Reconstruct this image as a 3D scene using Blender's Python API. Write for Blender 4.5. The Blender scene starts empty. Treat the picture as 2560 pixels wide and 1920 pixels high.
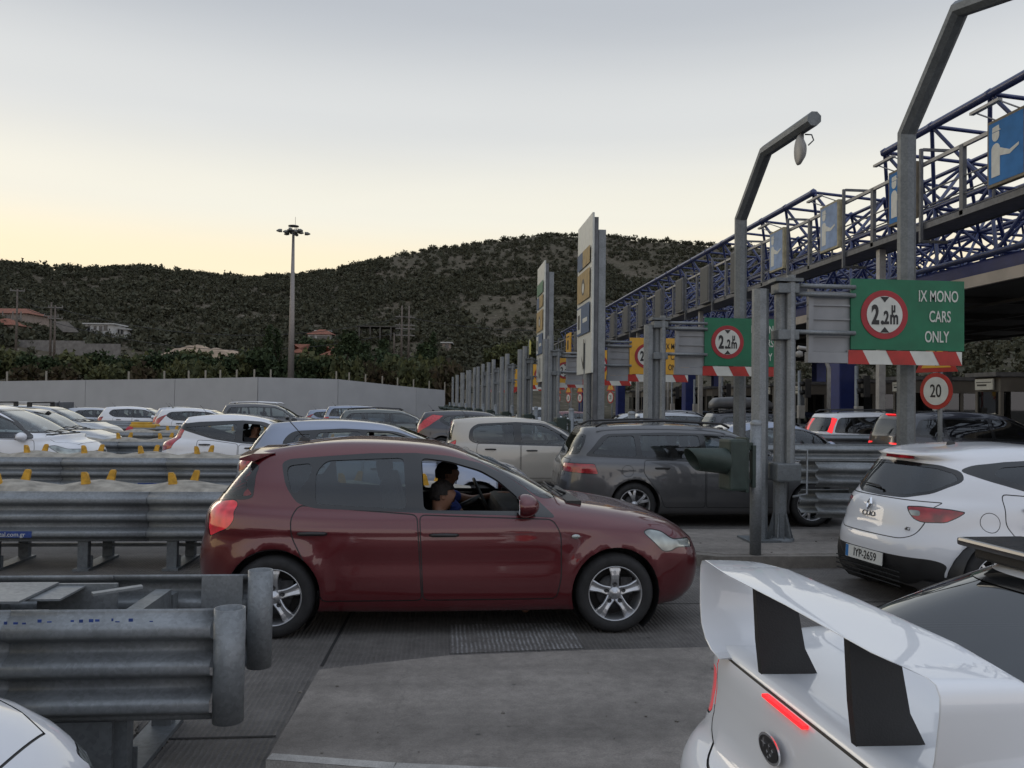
import bpy, bmesh, math, random
import numpy as np
from mathutils import Vector, Matrix, noise
from mathutils.geometry import tessellate_polygon
scene = bpy.context.scene
COL = scene.collection
PI = math.pi
R = math.radians
# ---------------------------------------------------------------- camera
FPX = 2070.0
YAW, PITCH, ROLL, CAMH = R(4.94), R(1.19), 0.0125, 1.78
fwd = Vector((math.sin(YAW) * math.cos(PITCH), math.cos(YAW) * math.cos(PITCH), math.sin(PITCH)))
rt0 = Vector((math.cos(YAW), -math.sin(YAW), 0))
up0 = rt0.cross(fwd)
rt = rt0 * math.cos(ROLL) + up0 * math.sin(ROLL)
up = up0 * math.cos(ROLL) - rt0 * math.sin(ROLL)
CAM = Vector((0, 0, CAMH))
cd = bpy.data.cameras.new('camera')
cam = bpy.data.objects.new('camera', cd)
COL.objects.link(cam)
cam.matrix_world = Matrix.Translation(CAM) @ Matrix((rt, up, -fwd)).transposed().to_4x4()
cd.sensor_width = 36.0
cd.lens = 36.0 * FPX / 2560.0
cd.clip_end = 5000
cd.clip_start = 0.05
scene.camera = cam
# ---------------------------------------------------------------- sky and light
w = bpy.data.worlds.new('World')
scene.world = w
w.use_nodes = True
nt = w.node_tree
nt.nodes.clear()
def N(nt, t, **k):
    n = nt.nodes.new(t)
    for a, b in k.items():
        setattr(n, a, b)
    return n
SUN_AZ = R(-38)     # direction of the set sun, seen from above, clockwise from +Y
SUN_EL = R(2.5)
out = N(nt, 'ShaderNodeOutputWorld')
bg = N(nt, 'ShaderNodeBackground')
sky = N(nt, 'ShaderNodeTexSky', sky_type='NISHITA')
sky.sun_disc = False
sky.sun_elevation = SUN_EL
sky.sun_rotation = SUN_AZ
sky.air_density = 1.0
sky.dust_density = 1.6
sky.ozone_density = 2.0
tc = N(nt, 'ShaderNodeTexCoord')
sep = N(nt, 'ShaderNodeSeparateXYZ')
nt.links.new(tc.outputs['Generated'], sep.inputs[0])
ramp = N(nt, 'ShaderNodeValToRGB')
nt.links.new(sep.outputs['Z'], ramp.inputs[0])
cr = ramp.color_ramp
cr.interpolation = 'EASE'
def S2L(c):
    return tuple((x / 12.92 if x <= .04045 else ((x + .055) / 1.055) ** 2.4) for x in [v / 255 for v in c]) + (1,)
stops = [(0.0, (255, 226, 172)), (.09, (255, 233, 188)), (.15, (254, 240, 208)), (.22, (242, 239, 226)), (.32, (219, 221, 221)), (.44, (188, 193, 200)), (.56, (163, 170, 182)), (.72, (176, 186, 202)), (1.0, (206, 214, 228))]
cr.elements[0].position = 0; cr.elements[0].color = S2L(stops[0][1])
cr.elements[1].position = 1; cr.elements[1].color = S2L(stops[-1][1])
for p, c in stops[1:-1]:
    e = cr.elements.new(p); e.color = S2L(c)
# away from the glow the horizon is cooler
ramp2 = N(nt, 'ShaderNodeValToRGB')
nt.links.new(sep.outputs['Z'], ramp2.inputs[0])
c2 = ramp2.color_ramp
c2.interpolation = 'EASE'
st2 = [(0.0, (214, 206, 206)), (.12, (226, 219, 214)), (.3, (208, 210, 214)), (.46, (178, 184, 196)), (.58, (164, 172, 187)), (.74, (180, 190, 206)), (1.0, (206, 214, 228))]
c2.elements[0].position = 0; c2.elements[0].color = S2L(st2[0][1])
c2.elements[1].position = 1; c2.elements[1].color = S2L(st2[-1][1])
for p, c in st2[1:-1]:
    e = c2.elements.new(p); e.color = S2L(c)
dot = N(nt, 'ShaderNodeVectorMath', operation='DOT_PRODUCT')
nt.links.new(tc.outputs['Generated'], dot.inputs[0])
dot.inputs[1].default_value = (math.sin(SUN_AZ), math.cos(SUN_AZ), 0)
mr = N(nt, 'ShaderNodeMapRange', interpolation_type='SMOOTHSTEP')
mr.inputs[1].default_value = -.5; mr.inputs[2].default_value = .45
nt.links.new(dot.outputs['Value'], mr.inputs[0])
mx = N(nt, 'ShaderNodeMix', data_type='RGBA')
nt.links.new(mr.outputs[0], mx.inputs[0])
r2s = N(nt, 'ShaderNodeVectorMath', operation='SCALE'); r2s.inputs[3].default_value = 1.38
nt.links.new(ramp2.outputs[0], r2s.inputs[0])
nt.links.new(r2s.outputs[0], mx.inputs[6]); nt.links.new(ramp.outputs[0], mx.inputs[7])
sm = N(nt, 'ShaderNodeVectorMath', operation='SCALE')
nt.links.new(sky.outputs[0], sm.inputs[0]); sm.inputs[3].default_value = 0.10
mx2 = N(nt, 'ShaderNodeMix', data_type='RGBA')
mx2.inputs[0].default_value = .06
nt.links.new(mx.outputs[2], mx2.inputs[6]); nt.links.new(sm.outputs[0], mx2.inputs[7])
mpg = N(nt, 'ShaderNodeMapping'); mpg.inputs['Scale'].default_value = (1.2, 1.2, 9)
nt.links.new(tc.outputs['Generated'], mpg.inputs[0])
cn = N(nt, 'ShaderNodeTexNoise'); cn.inputs['Scale'].default_value = 1.6; cn.inputs['Detail'].default_value = 6; cn.inputs['Distortion'].default_value = .6
nt.links.new(mpg.outputs[0], cn.inputs['Vector'])
cm = N(nt, 'ShaderNodeMapRange'); cm.inputs[1].default_value = .3; cm.inputs[2].default_value = .7; cm.inputs[3].default_value = .985; cm.inputs[4].default_value = 1.015
nt.links.new(cn.outputs[0], cm.inputs[0])
cs_ = N(nt, 'ShaderNodeVectorMath', operation='SCALE'); nt.links.new(mx2.outputs[2], cs_.inputs[0]); nt.links.new(cm.outputs[0], cs_.inputs[3])
nt.links.new(cs_.outputs[0], bg.inputs[0])
bg.inputs[1].default_value = 1.0
nt.links.new(bg.outputs[0], out.inputs[0])
sl = bpy.data.lights.new('sun', 'SUN')
sl.energy = 0.25; sl.angle = R(20); sl.color = (1, .86, .68)
so = bpy.data.objects.new('sun', sl); COL.objects.link(so)
sd = Vector((math.sin(SUN_AZ) * math.cos(R(8)), math.cos(SUN_AZ) * math.cos(R(8)), math.sin(R(8))))
so.rotation_euler = sd.to_track_quat('Z', 'Y').to_euler()
scene.view_settings.view_transform = 'Standard'
scene.view_settings.look = 'None'
scene.view_settings.gamma = 1
scene.view_settings.exposure = 0.12
scene.cycles.max_bounces = 8
scene.cycles.transparent_max_bounces = 24
scene.cycles.caustics_reflective = False
scene.cycles.caustics_refractive = False
# ---------------------------------------------------------------- helpers
def ray(px, py):
    return fwd + rt * ((px - 1280) / FPX) - up * ((py - 960) / FPX)
def P(px, py, d):
    return CAM + ray(px, py) * d
def PY(px, py, Y):
    r = ray(px, py); return CAM + r * (Y / r.y)
def PX(px, py, X):
    r = ray(px, py); return CAM + r * (X / r.x)
def G(px, py, z=0.0):
    r = ray(px, py); return CAM + r * ((z - CAMH) / r.z)
def tag(o, label=None, cat=None, group=None, kind=None):
    if label: o['label'] = label
    if cat: o['category'] = cat
    if group: o['group'] = group
    if kind: o['kind'] = kind
    return o
def empty(name, loc=(0, 0, 0), rz=0.0, label=None, cat=None, group=None):
    o = bpy.data.objects.new(name, None); COL.objects.link(o)
    o.empty_display_size = .2
    o.location = loc; o.rotation_euler = (0, 0, rz)
    return tag(o, label, cat, group)
def kids(o):
    return [c for c in COL.objects if c.parent is o]
def copy_tree(o, parent=None, cmap=None):
    if cmap is None:
        cmap = {}
        for c in COL.objects:
            if c.parent: cmap.setdefault(c.parent.name, []).append(c)
    c = o.copy(); COL.objects.link(c)
    if parent: c.parent = parent
    for ch in cmap.get(o.name, []): copy_tree(ch, c, cmap)
    return c
class MB:
    def __init__(s): s.v = []; s.f = []; s.m = []; s.sm = []
    def add(s, vs, fs, mi=0, sm=False):
        b = len(s.v); s.v += [tuple(v) for v in vs]
        s.f += [tuple(b + i for i in f) for f in fs]
        s.m += [mi] * len(fs); s.sm += [sm] * len(fs); return s
    def box(s, c, d, mi=0, M=None, bev=0.0):
        x, y, z = d[0] / 2, d[1] / 2, d[2] / 2
        if bev <= 0:
            vs = [Vector((a, b, e)) for a in (-x, x) for b in (-y, y) for e in (-z, z)]
            fs = [(0, 1, 3, 2), (4, 6, 7, 5), (0, 4, 5, 1), (2, 3, 7, 6), (0, 2, 6, 4), (1, 5, 7, 3)]
        else:
            bm = bmesh.new(); bmesh.ops.create_cube(bm, size=1)
            for v in bm.verts: v.co = Vector((v.co.x * d[0], v.co.y * d[1], v.co.z * d[2]))
            bmesh.ops.bevel(bm, geom=bm.edges[:], offset=bev, segments=2, affect='EDGES', profile=.6)
            bm.verts.index_update()
            vs = [v.co.copy() for v in bm.verts]; fs = [[v.index for v in f.verts] for f in bm.faces]; bm.free()
        if M is not None: vs = [M @ v for v in vs]
        c = Vector(c)
        return s.add([v + c for v in vs], fs, mi)
    def bar(s, a, b, wd, h, mi=0, upv=(0, 0, 1)):
        a = Vector(a); b = Vector(b); t = (b - a)
        L = t.length
        if L < 1e-6: return s
        t.normalize(); u = Vector(upv)
        r_ = t.cross(u)
        if r_.length < 1e-4: r_ = t.cross(Vector((0, 1, 0)))
        r_.normalize(); u = r_.cross(t)
        vs = [p + r_ * (i * wd / 2) + u * (j * h / 2) for p in (a, b) for i in (-1, 1) for j in (-1, 1)]
        return s.add(vs, [(0, 1, 3, 2), (4, 6, 7, 5), (0, 4, 5, 1), (2, 3, 7, 6), (0, 2, 6, 4), (1, 5, 7, 3)], mi)
    def tube(s, pts, r_, n=10, mi=0, cap=True, sm=True, rot=0.0, r2=None):
        pts = [Vector(p) for p in pts]
        rs = r_ if isinstance(r_, (list, tuple)) else [r_] * len(pts)
        vs = []
        prev = None
        for i, p in enumerate(pts):
            if i == 0: t = pts[1] - p
            elif i == len(pts) - 1: t = p - pts[-2]
            else: t = (pts[i + 1] - p).normalized() + (p - pts[i - 1]).normalized()
            t.normalize()
            if prev is None:
                a = Vector((0, 0, 1)) if abs(t.z) < .95 else Vector((1, 0, 0))
                x = t.cross(a).normalized()
            else:
                x = (prev - t * prev.dot(t)).normalized()
            prev = x
            y = t.cross(x)
            k = 1.0
            if 0 < i < len(pts) - 1:
                c_ = (pts[i + 1] - p).normalized().dot((p - pts[i - 1]).normalized())
                k = 1
            for j in range(n):
                an = 2 * PI * j / n + rot
                vs.append(p + (x * math.cos(an) + y * math.sin(an)) * rs[i])
        fs = []
        for i in range(len(pts) - 1):
            for j in range(n):
                fs.append((i * n + j, i * n + (j + 1) % n, (i + 1) * n + (j + 1) % n, (i + 1) * n + j))
        s.add(vs, fs, mi, sm)
        if cap:
            b = len(s.v) - len(vs)
            s.f += [tuple(b + j for j in reversed(range(n))), tuple(b + (len(pts) - 1) * n + j for j in range(n))]
            s.m += [mi, mi]; s.sm += [False, False]
        return s
    def lathe(s, prof, n=32, M=None, mi=0, sm=True, closed=False):
        # prof: (r, h) about local Z
        vs = []
        for r_, h in prof:
            for j in range(n):
                a = 2 * PI * j / n
                vs.append(Vector((r_ * math.cos(a), r_ * math.sin(a), h)))
        if M is not None: vs = [M @ v for v in vs]
        fs = []
        k = len(prof)
        for i in range(k if closed else k - 1):
            i2 = (i + 1) % k
            for j in range(n):
                fs.append((i * n + j, i * n + (j + 1) % n, i2 * n + (j + 1) % n, i2 * n + j))
        return s.add(vs, fs, mi, sm)
    def prism(s, poly, a, b, M=None, mi=0, sides=True):
        # 2D polygon extruded along local Z from a to b
        n = len(poly)
        tr = tessellate_polygon([[Vector((p[0], p[1], 0)) for p in poly]])
        vs = [Vector((p[0], p[1], a)) for p in poly] + [Vector((p[0], p[1], b)) for p in poly]
        area = sum(poly[i][0] * poly[(i + 1) % n][1] - poly[(i + 1) % n][0] * poly[i][1] for i in range(n))
        fs = []
        for t in tr:
            t = list(t)
            x0, x1, x2 = [poly[i] for i in t]
            ar = (x1[0] - x0[0]) * (x2[1] - x0[1]) - (x2[0] - x0[0]) * (x1[1] - x0[1])
            if ar < 0: t.reverse()
            fs.append(tuple(n + i for i in t)); fs.append(tuple(reversed(t)))
        if sides:
            for i in range(n):
                j = (i + 1) % n
                f = (i, j, n + j, n + i)
                fs.append(f if area > 0 else tuple(reversed(f)))
        if M is not None: vs = [M @ v for v in vs]
        return s.add(vs, fs, mi)
    def build(s, name, mats, parent=None, loc=None, rz=None):
        me = bpy.data.meshes.new(name)
        me.from_pydata(s.v, [], s.f)
        if not isinstance(mats, (list, tuple)): mats = [mats]
        for m in mats: me.materials.append(m)
        if len(mats) > 1: me.polygons.foreach_set('material_index', s.m)
        me.polygons.foreach_set('use_smooth', s.sm)
        me.update()
        o = bpy.data.objects.new(name, me); COL.objects.link(o)
        if parent: o.parent = parent
        if loc is not None: o.location = loc
        if rz is not None: o.rotation_euler = (0, 0, rz)
        return o
def frameM(o, x, y, z):
    x, y, z = Vector(x), Vector(y), Vector(z)
    return Matrix.Translation(Vector(o)) @ Matrix((x, y, z)).transposed().to_4x4()
_txtcache = {}
def text_mesh(body, size=1.0, xs=1.0, thick=0.003, bold=0.0):
    """outline of a text as verts/faces in its own XY plane, centred on x, baseline at 0"""
    key = (body, size, xs, thick, bold)
    if key in _txtcache: return _txtcache[key]
    cu = bpy.data.curves.new('t', 'FONT')
    cu.body = body; cu.size = size; cu.extrude = thick; cu.offset = bold; cu.align_x = 'CENTER'
    cu.resolution_u = 4
    ob = bpy.data.objects.new('t', cu); COL.objects.link(ob)
    me = ob.to_mesh()
    vs = [Vector((v.co.x * xs, v.co.y, v.co.z)) for v in me.vertices]
    fs = [tuple(p.vertices) for p in me.polygons]
    ob.to_mesh_clear()
    bpy.data.objects.remove(ob); bpy.data.curves.remove(cu)
    _txtcache[key] = (vs, fs)
    return vs, fs
def add_text(mb, body, M, size, xs=1.0, mi=0, thick=.002, bold=0.0):
    vs, fs = text_mesh(body, size, xs, thick, bold)
    mb.add([M @ v for v in vs], fs, mi)
# ---------------------------------------------------------------- materials
_m = {}
def newmat(name):
    m = bpy.data.materials.new(name); m.use_nodes = True
    return m, m.node_tree, m.node_tree.nodes['Principled BSDF']
def mat(name, col, rough=.6, metal=0.0, var=.12, scale=6.0, bump=0.0, bscale=40.0, coat=0.0, spec=.5, det=4.0, col2=None, emit=None, es=0.0, coords='Object'):
    if name in _m: return _m[name]
    m, nt, b = newmat(name)
    tcn = N(nt, 'ShaderNodeTexCoord')
    nz = N(nt, 'ShaderNodeTexNoise'); nz.inputs['Scale'].default_value = scale; nz.inputs['Detail'].default_value = det
    nt.links.new(tcn.outputs[coords], nz.inputs['Vector'])
    rp = N(nt, 'ShaderNodeValToRGB')
    lo = tuple(c * (1 - var) for c in col); hi = tuple(min(1, c * (1 + var)) for c in (col2 or col))
    rp.color_ramp.elements[0].color = lo + (1,); rp.color_ramp.elements[1].color = hi + (1,)
    rp.color_ramp.elements[0].position = .32; rp.color_ramp.elements[1].position = .68
    nt.links.new(nz.outputs[0], rp.inputs[0]); nt.links.new(rp.outputs[0], b.inputs['Base Color'])
    b.inputs['Roughness'].default_value = rough; b.inputs['Metallic'].default_value = metal
    b.inputs['Coat Weight'].default_value = coat; b.inputs['Coat Roughness'].default_value = .03
    b.inputs['Specular IOR Level'].default_value = spec
    if bump > 0:
        n2 = N(nt, 'ShaderNodeTexNoise'); n2.inputs['Scale'].default_value = bscale; n2.inputs['Detail'].default_value = 5
        nt.links.new(tcn.outputs[coords], n2.inputs['Vector'])
        bp = N(nt, 'ShaderNodeBump'); bp.inputs['Strength'].default_value = bump; bp.inputs['Distance'].default_value = .02
        nt.links.new(n2.outputs[0], bp.inputs['Height']); nt.links.new(bp.outputs[0], b.inputs['Normal'])
    if emit:
        b.inputs['Emission Color'].default_value = tuple(emit) + (1,); b.inputs['Emission Strength'].default_value = es
    _m[name] = m
    return m
def paint(name, col, metal=.0, rough=.42, flake=.03, dust=.18):
    """car paint: clear coat over base, faint dust that thickens towards the sills"""
    if name in _m: return _m[name]
    m, nt, b = newmat(name)
    tcn = N(nt, 'ShaderNodeTexCoord')
    sp = N(nt, 'ShaderNodeSeparateXYZ'); nt.links.new(tcn.outputs['Object'], sp.inputs[0])
    mrn = N(nt, 'ShaderNodeMapRange'); mrn.inputs[1].default_value = .75; mrn.inputs[2].default_value = .15
    nt.links.new(sp.outputs['Z'], mrn.inputs[0])
    nz = N(nt, 'ShaderNodeTexNoise'); nz.inputs['Scale'].default_value = 3.5; nz.inputs['Detail'].default_value = 8; nz.inputs['Roughness'].default_value = .65
    nt.links.new(tcn.outputs['Object'], nz.inputs['Vector'])
    mu = N(nt, 'ShaderNodeMath', operation='MULTIPLY'); nt.links.new(mrn.outputs[0], mu.inputs[0]); nt.links.new(nz.outputs[0], mu.inputs[1])
    m2 = N(nt, 'ShaderNodeMath', operation='MULTIPLY_ADD'); nt.links.new(mu.outputs[0], m2.inputs[0]); m2.inputs[1].default_value = dust * 2.2
    m3 = N(nt, 'ShaderNodeMath', operation='MULTIPLY'); nt.links.new(nz.outputs[0], m3.inputs[0]); m3.inputs[1].default_value = dust * .35
    nt.links.new(m3.outputs[0], m2.inputs[2])
    mxn = N(nt, 'ShaderNodeMix', data_type='RGBA'); nt.links.new(m2.outputs[0], mxn.inputs[0])
    mxn.inputs[6].default_value = tuple(col) + (1,); mxn.inputs[7].default_value = (.20, .175, .15, 1)
    nt.links.new(mxn.outputs[2], b.inputs['Base Color'])
    b.inputs['Metallic'].default_value = metal
    ra = N(nt, 'ShaderNodeMapRange'); ra.inputs[3].default_value = rough; ra.inputs[4].default_value = rough + .3
    nt.links.new(m2.outputs[0], ra.inputs[0]); nt.links.new(ra.outputs[0], b.inputs['Roughness'])
    b.inputs['Coat Weight'].default_value = 1.0; b.inputs['Coat IOR'].default_value = 1.6
    rc = N(nt, 'ShaderNodeMapRange'); rc.inputs[3].default_value = .035; rc.inputs[4].default_value = .35
    nt.links.new(m2.outputs[0], rc.inputs[0]); nt.links.new(rc.outputs[0], b.inputs['Coat Roughness'])
    _m[name] = m
    return m
def glass(name, tint=(.55, .60, .60), fac=.85, spec=1.0):
    """car glass: thin tinted pane, part see-through, part mirror by Fresnel"""
    if name in _m: return _m[name]
    m = bpy.data.materials.new(name); m.use_nodes = True
    nt = m.node_tree; nt.nodes.clear()
    o = N(nt, 'ShaderNodeOutputMaterial')
    tr = N(nt, 'ShaderNodeBsdfTransparent'); tr.inputs[0].default_value = tuple(tint) + (1,)
    gl = N(nt, 'ShaderNodeBsdfGlossy'); gl.inputs['Roughness'].default_value = .02; gl.inputs[0].default_value = (.9, .93, .95, 1)
    fr = N(nt, 'ShaderNodeFresnel'); fr.inputs[0].default_value = 1.55
    ml = N(nt, 'ShaderNodeMath', operation='MULTIPLY_ADD'); ml.inputs[1].default_value = spec; ml.inputs[2].default_value = .03
    nt.links.new(fr.outputs[0], ml.inputs[0])
    df = N(nt, 'ShaderNodeBsdfDiffuse'); df.inputs[0].default_value = (.30, .30, .29, 1)
    nz = N(nt, 'ShaderNodeTexNoise'); nz.inputs['Scale'].default_value = 5; nz.inputs['Detail'].default_value = 6
    tcn = N(nt, 'ShaderNodeTexCoord'); nt.links.new(tcn.outputs['Object'], nz.inputs['Vector'])
    md = N(nt, 'ShaderNodeMath', operation='MULTIPLY'); nt.links.new(nz.outputs[0], md.inputs[0]); md.inputs[1].default_value = .035
    a = N(nt, 'ShaderNodeMixShader'); nt.links.new(md.outputs[0], a.inputs[0]); nt.links.new(tr.outputs[0], a.inputs[1]); nt.links.new(df.outputs[0], a.inputs[2])
    c = N(nt, 'ShaderNodeMixShader'); nt.links.new(ml.outputs[0], c.inputs[0]); nt.links.new(a.outputs[0], c.inputs[1]); nt.links.new(gl.outputs[0], c.inputs[2])
    nt.links.new(c.outputs[0], o.inputs[0])
    _m[name] = m
    return m
def galv(name='galvanised_steel', col=(.30, .32, .34), scale=62):
    if name in _m: return _m[name]
    m, nt, b = newmat(name)
    tcn = N(nt, 'ShaderNodeTexCoord')
    vo = N(nt, 'ShaderNodeTexVoronoi'); vo.inputs['Scale'].default_value = scale
    nt.links.new(tcn.outputs['Object'], vo.inputs['Vector'])
    nz = N(nt, 'ShaderNodeTexNoise'); nz.inputs['Scale'].default_value = 2.3; nz.inputs['Detail'].default_value = 9; nz.inputs['Roughness'].default_value = .7
    nt.links.new(tcn.outputs['Object'], nz.inputs['Vector'])
    bw = N(nt, 'ShaderNodeSeparateColor'); nt.links.new(vo.outputs['Color'], bw.inputs[0])
    ad = N(nt, 'ShaderNodeMath', operation='MULTIPLY_ADD'); nt.links.new(bw.outputs[0], ad.inputs[0]); ad.inputs[1].default_value = .20; nt.links.new(nz.outputs[0], ad.inputs[2])
    rp = N(nt, 'ShaderNodeValToRGB'); nt.links.new(ad.outputs[0], rp.inputs[0])
    rp.color_ramp.elements[0].position = .35; rp.color_ramp.elements[1].position = .95
    rp.color_ramp.elements[0].color = tuple(c * .68 for c in col) + (1,); rp.color_ramp.elements[1].color = tuple(c * 1.35 for c in col) + (1,)
    nt.links.new(rp.outputs[0], b.inputs['Base Color'])
    b.inputs['Metallic'].default_value = .35
    mrn = N(nt, 'ShaderNodeMapRange'); nt.links.new(ad.outputs[0], mrn.inputs[0]); mrn.inputs[3].default_value = .62; mrn.inputs[4].default_value = .42
    nt.links.new(mrn.outputs[0], b.inputs['Roughness'])
    bp = N(nt, 'ShaderNodeBump'); bp.inputs['Strength'].default_value = .12; bp.inputs['Distance'].default_value = .01
    nt.links.new(nz.outputs[0], bp.inputs['Height']); nt.links.new(bp.outputs[0], b.inputs['Normal'])
    _m[name] = m
    return m
GALV = galv(col=(.215, .232, .245))
GALV_D = galv('galvanised_steel_dull', (.15, .165, .175), 45)
RUBBER = mat('tyre_rubber', (.022, .022, .023), .85, var=.25, scale=14, bump=.15, bscale=60)
BLACKPL = mat('black_plastic', (.018, .018, .019), .5, var=.2, bump=.1, bscale=150)
BLACKGL = mat('black_gloss', (.012, .013, .014), .12, var=.1, coat=.5)
DARKIN = mat('cabin_trim', (.022, .022, .024), .8, var=.3, scale=9)
SEATM = mat('seat_cloth', (.035, .035, .038), .95, var=.3, scale=30, bump=.2, bscale=200)
ALLOY = mat('alloy_rim', (.50, .51, .53), .32, metal=.75, var=.12, scale=12)
DARKMET = mat('brake_metal', (.06, .06, .062), .5, metal=.6, var=.3, scale=20)
CHROME = mat('chrome', (.75, .76, .78), .08, metal=1.0, var=.03)
REDLENS = mat('red_lens', (.30, .008, .015), .14, var=.55, scale=11, det=1.5, coat=1.0)
REDDIM = mat('red_lens_dim', (.36, .02, .03), .15, var=.3, scale=25, coat=.8, emit=(1, .03, .03), es=.06)
REDLIT = mat('red_lens_lit', (.5, .01, .015), .2, var=.1, emit=(1, .025, .03), es=1.15)
LENS = mat('headlamp_lens', (.27, .30, .29), .16, metal=.45, var=.45, scale=9, det=1.5, coat=1.0)
AMBERLIT = mat('amber_lit', (.8, .5, .2), .2, emit=(1, .50, .16), es=2.0)
WARMLIT = mat('warm_headlamp_lit', (.9, .8, .6), .2, emit=(1, .80, .42), es=2.2)
PLATEW = mat('plate_white', (.62, .63, .60), .45, var=.08)
INK = mat('black_ink', (.012, .012, .014), .5, var=.1)
GLASS = glass('car_glass', (.66, .72, .71))
GLASSD = glass('car_glass_dark', (.16, .17, .18))
GLASSC = glass('windscreen_glass', (.62, .66, .64), spec=1.5)
# ================================================================ ground and roads
def ground_mat(name, col, groove=0.0, worn=0.0, stain=.35, crack=False):
    m, nt, b = newmat(name)
    g = N(nt, 'ShaderNodeNewGeometry')
    def noi(sc, de, ro=.6):
        n = N(nt, 'ShaderNodeTexNoise'); n.inputs['Scale'].default_value = sc; n.inputs['Detail'].default_value = de; n.inputs['Roughness'].default_value = ro
        nt.links.new(g.outputs['Position'], n.inputs['Vector']); return n
    a = noi(.55, 8); c = noi(9, 6, .7); e = noi(120, 3)
    rp = N(nt, 'ShaderNodeValToRGB'); nt.links.new(a.outputs[0], rp.inputs[0])
    rp.color_ramp.elements[0].position = .3; rp.color_ramp.elements[1].position = .7
    rp.color_ramp.elements[0].color = tuple(x * (1 - stain) for x in col) + (1,); rp.color_ramp.elements[1].color = tuple(x * (1 + stain * .6) for x in col) + (1,)
    rp2 = N(nt, 'ShaderNodeValToRGB'); nt.links.new(c.outputs[0], rp2.inputs[0])
    rp2.color_ramp.elements[0].position = .25; rp2.color_ramp.elements[1].position = .75
    rp2.color_ramp.elements[0].color = (.68, .67, .66, 1); rp2.color_ramp.elements[1].color = (1.25, 1.24, 1.22, 1)
    mu = N(nt, 'ShaderNodeMix', data_type='RGBA', blend_type='MULTIPLY'); mu.inputs[0].default_value = 1
    nt.links.new(rp.outputs[0], mu.inputs[6]); nt.links.new(rp2.outputs[0], mu.inputs[7])
    rp3 = N(nt, 'ShaderNodeValToRGB'); nt.links.new(e.outputs[0], rp3.inputs[0])
    rp3.color_ramp.elements[0].position = .3; rp3.color_ramp.elements[1].position = .7
    rp3.color_ramp.elements[0].color = (.8, .8, .8, 1); rp3.color_ramp.elements[1].color = (1.16, 1.16, 1.16, 1)
    mu2 = N(nt, 'ShaderNodeMix', data_type='RGBA', blend_type='MULTIPLY'); mu2.inputs[0].default_value = 1
    nt.links.new(mu.outputs[2], mu2.inputs[6]); nt.links.new(rp3.outputs[0], mu2.inputs[7])
    last = mu2.outputs[2]
    # dark specks: oil drops and gum
    vo = N(nt, 'ShaderNodeTexVoronoi'); vo.inputs['Scale'].default_value = 4.2
    nt.links.new(g.outputs['Position'], vo.inputs['Vector'])
    wn = N(nt, 'ShaderNodeMath', operation='MULTIPLY_ADD'); nt.links.new(c.outputs[0], wn.inputs[0]); wn.inputs[1].default_value = .10; nt.links.new(vo.outputs['Distance'], wn.inputs[2])
    lt = N(nt, 'ShaderNodeMapRange'); lt.inputs[1].default_value = .07; lt.inputs[2].default_value = .13; lt.inputs[3].default_value = .45; lt.inputs[4].default_value = 1.0
    nt.links.new(wn.outputs[0], lt.inputs[0])
    mu3 = N(nt, 'ShaderNodeVectorMath', operation='SCALE'); nt.links.new(last, mu3.inputs[0]); nt.links.new(lt.outputs[0], mu3.inputs[3])
    last = mu3.outputs[0]
    # tyre polish and drips drawn out along the lanes
    mpn = N(nt, 'ShaderNodeMapping'); mpn.inputs['Scale'].default_value = (.10, 1.5, 1); nt.links.new(g.outputs['Position'], mpn.inputs[0])
    tn = N(nt, 'ShaderNodeTexNoise'); tn.inputs['Scale'].default_value = 1.3; tn.inputs['Detail'].default_value = 5; nt.links.new(mpn.outputs[0], tn.inputs['Vector'])
    tm = N(nt, 'ShaderNodeMapRange'); tm.inputs[1].default_value = .35; tm.inputs[2].default_value = .65; tm.inputs[3].default_value = .74; tm.inputs[4].default_value = 1.16; nt.links.new(tn.outputs[0], tm.inputs[0])
    ms_ = N(nt, 'ShaderNodeVectorMath', operation='SCALE'); nt.links.new(last, ms_.inputs[0]); nt.links.new(tm.outputs[0], ms_.inputs[3]); last = ms_.outputs[0]
    if crack:
        dn = noi(2.2, 6, .7); dm = N(nt, 'ShaderNodeVectorMath', operation='SCALE'); dm.inputs[3].default_value = .55; nt.links.new(dn.outputs['Color'], dm.inputs[0])
        da = N(nt, 'ShaderNodeVectorMath', operation='ADD'); nt.links.new(g.outputs['Position'], da.inputs[0]); nt.links.new(dm.outputs[0], da.inputs[1])
        ve = N(nt, 'ShaderNodeTexVoronoi', feature='DISTANCE_TO_EDGE'); ve.inputs['Scale'].default_value = .42; nt.links.new(da.outputs[0], ve.inputs['Vector'])
        vm = N(nt, 'ShaderNodeMapRange'); vm.inputs[1].default_value = .0015; vm.inputs[2].default_value = .006; vm.inputs[3].default_value = .86; vm.inputs[4].default_value = 1; nt.links.new(ve.outputs['Distance'], vm.inputs[0])
        vs_ = N(nt, 'ShaderNodeVectorMath', operation='SCALE'); nt.links.new(last, vs_.inputs[0]); nt.links.new(vm.outputs[0], vs_.inputs[3]); last = vs_.outputs[0]
    bp = N(nt, 'ShaderNodeBump'); bp.inputs['Strength'].default_value = .5; bp.inputs['Distance'].default_value = .006
    hsum = e.outputs[0]
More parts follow.
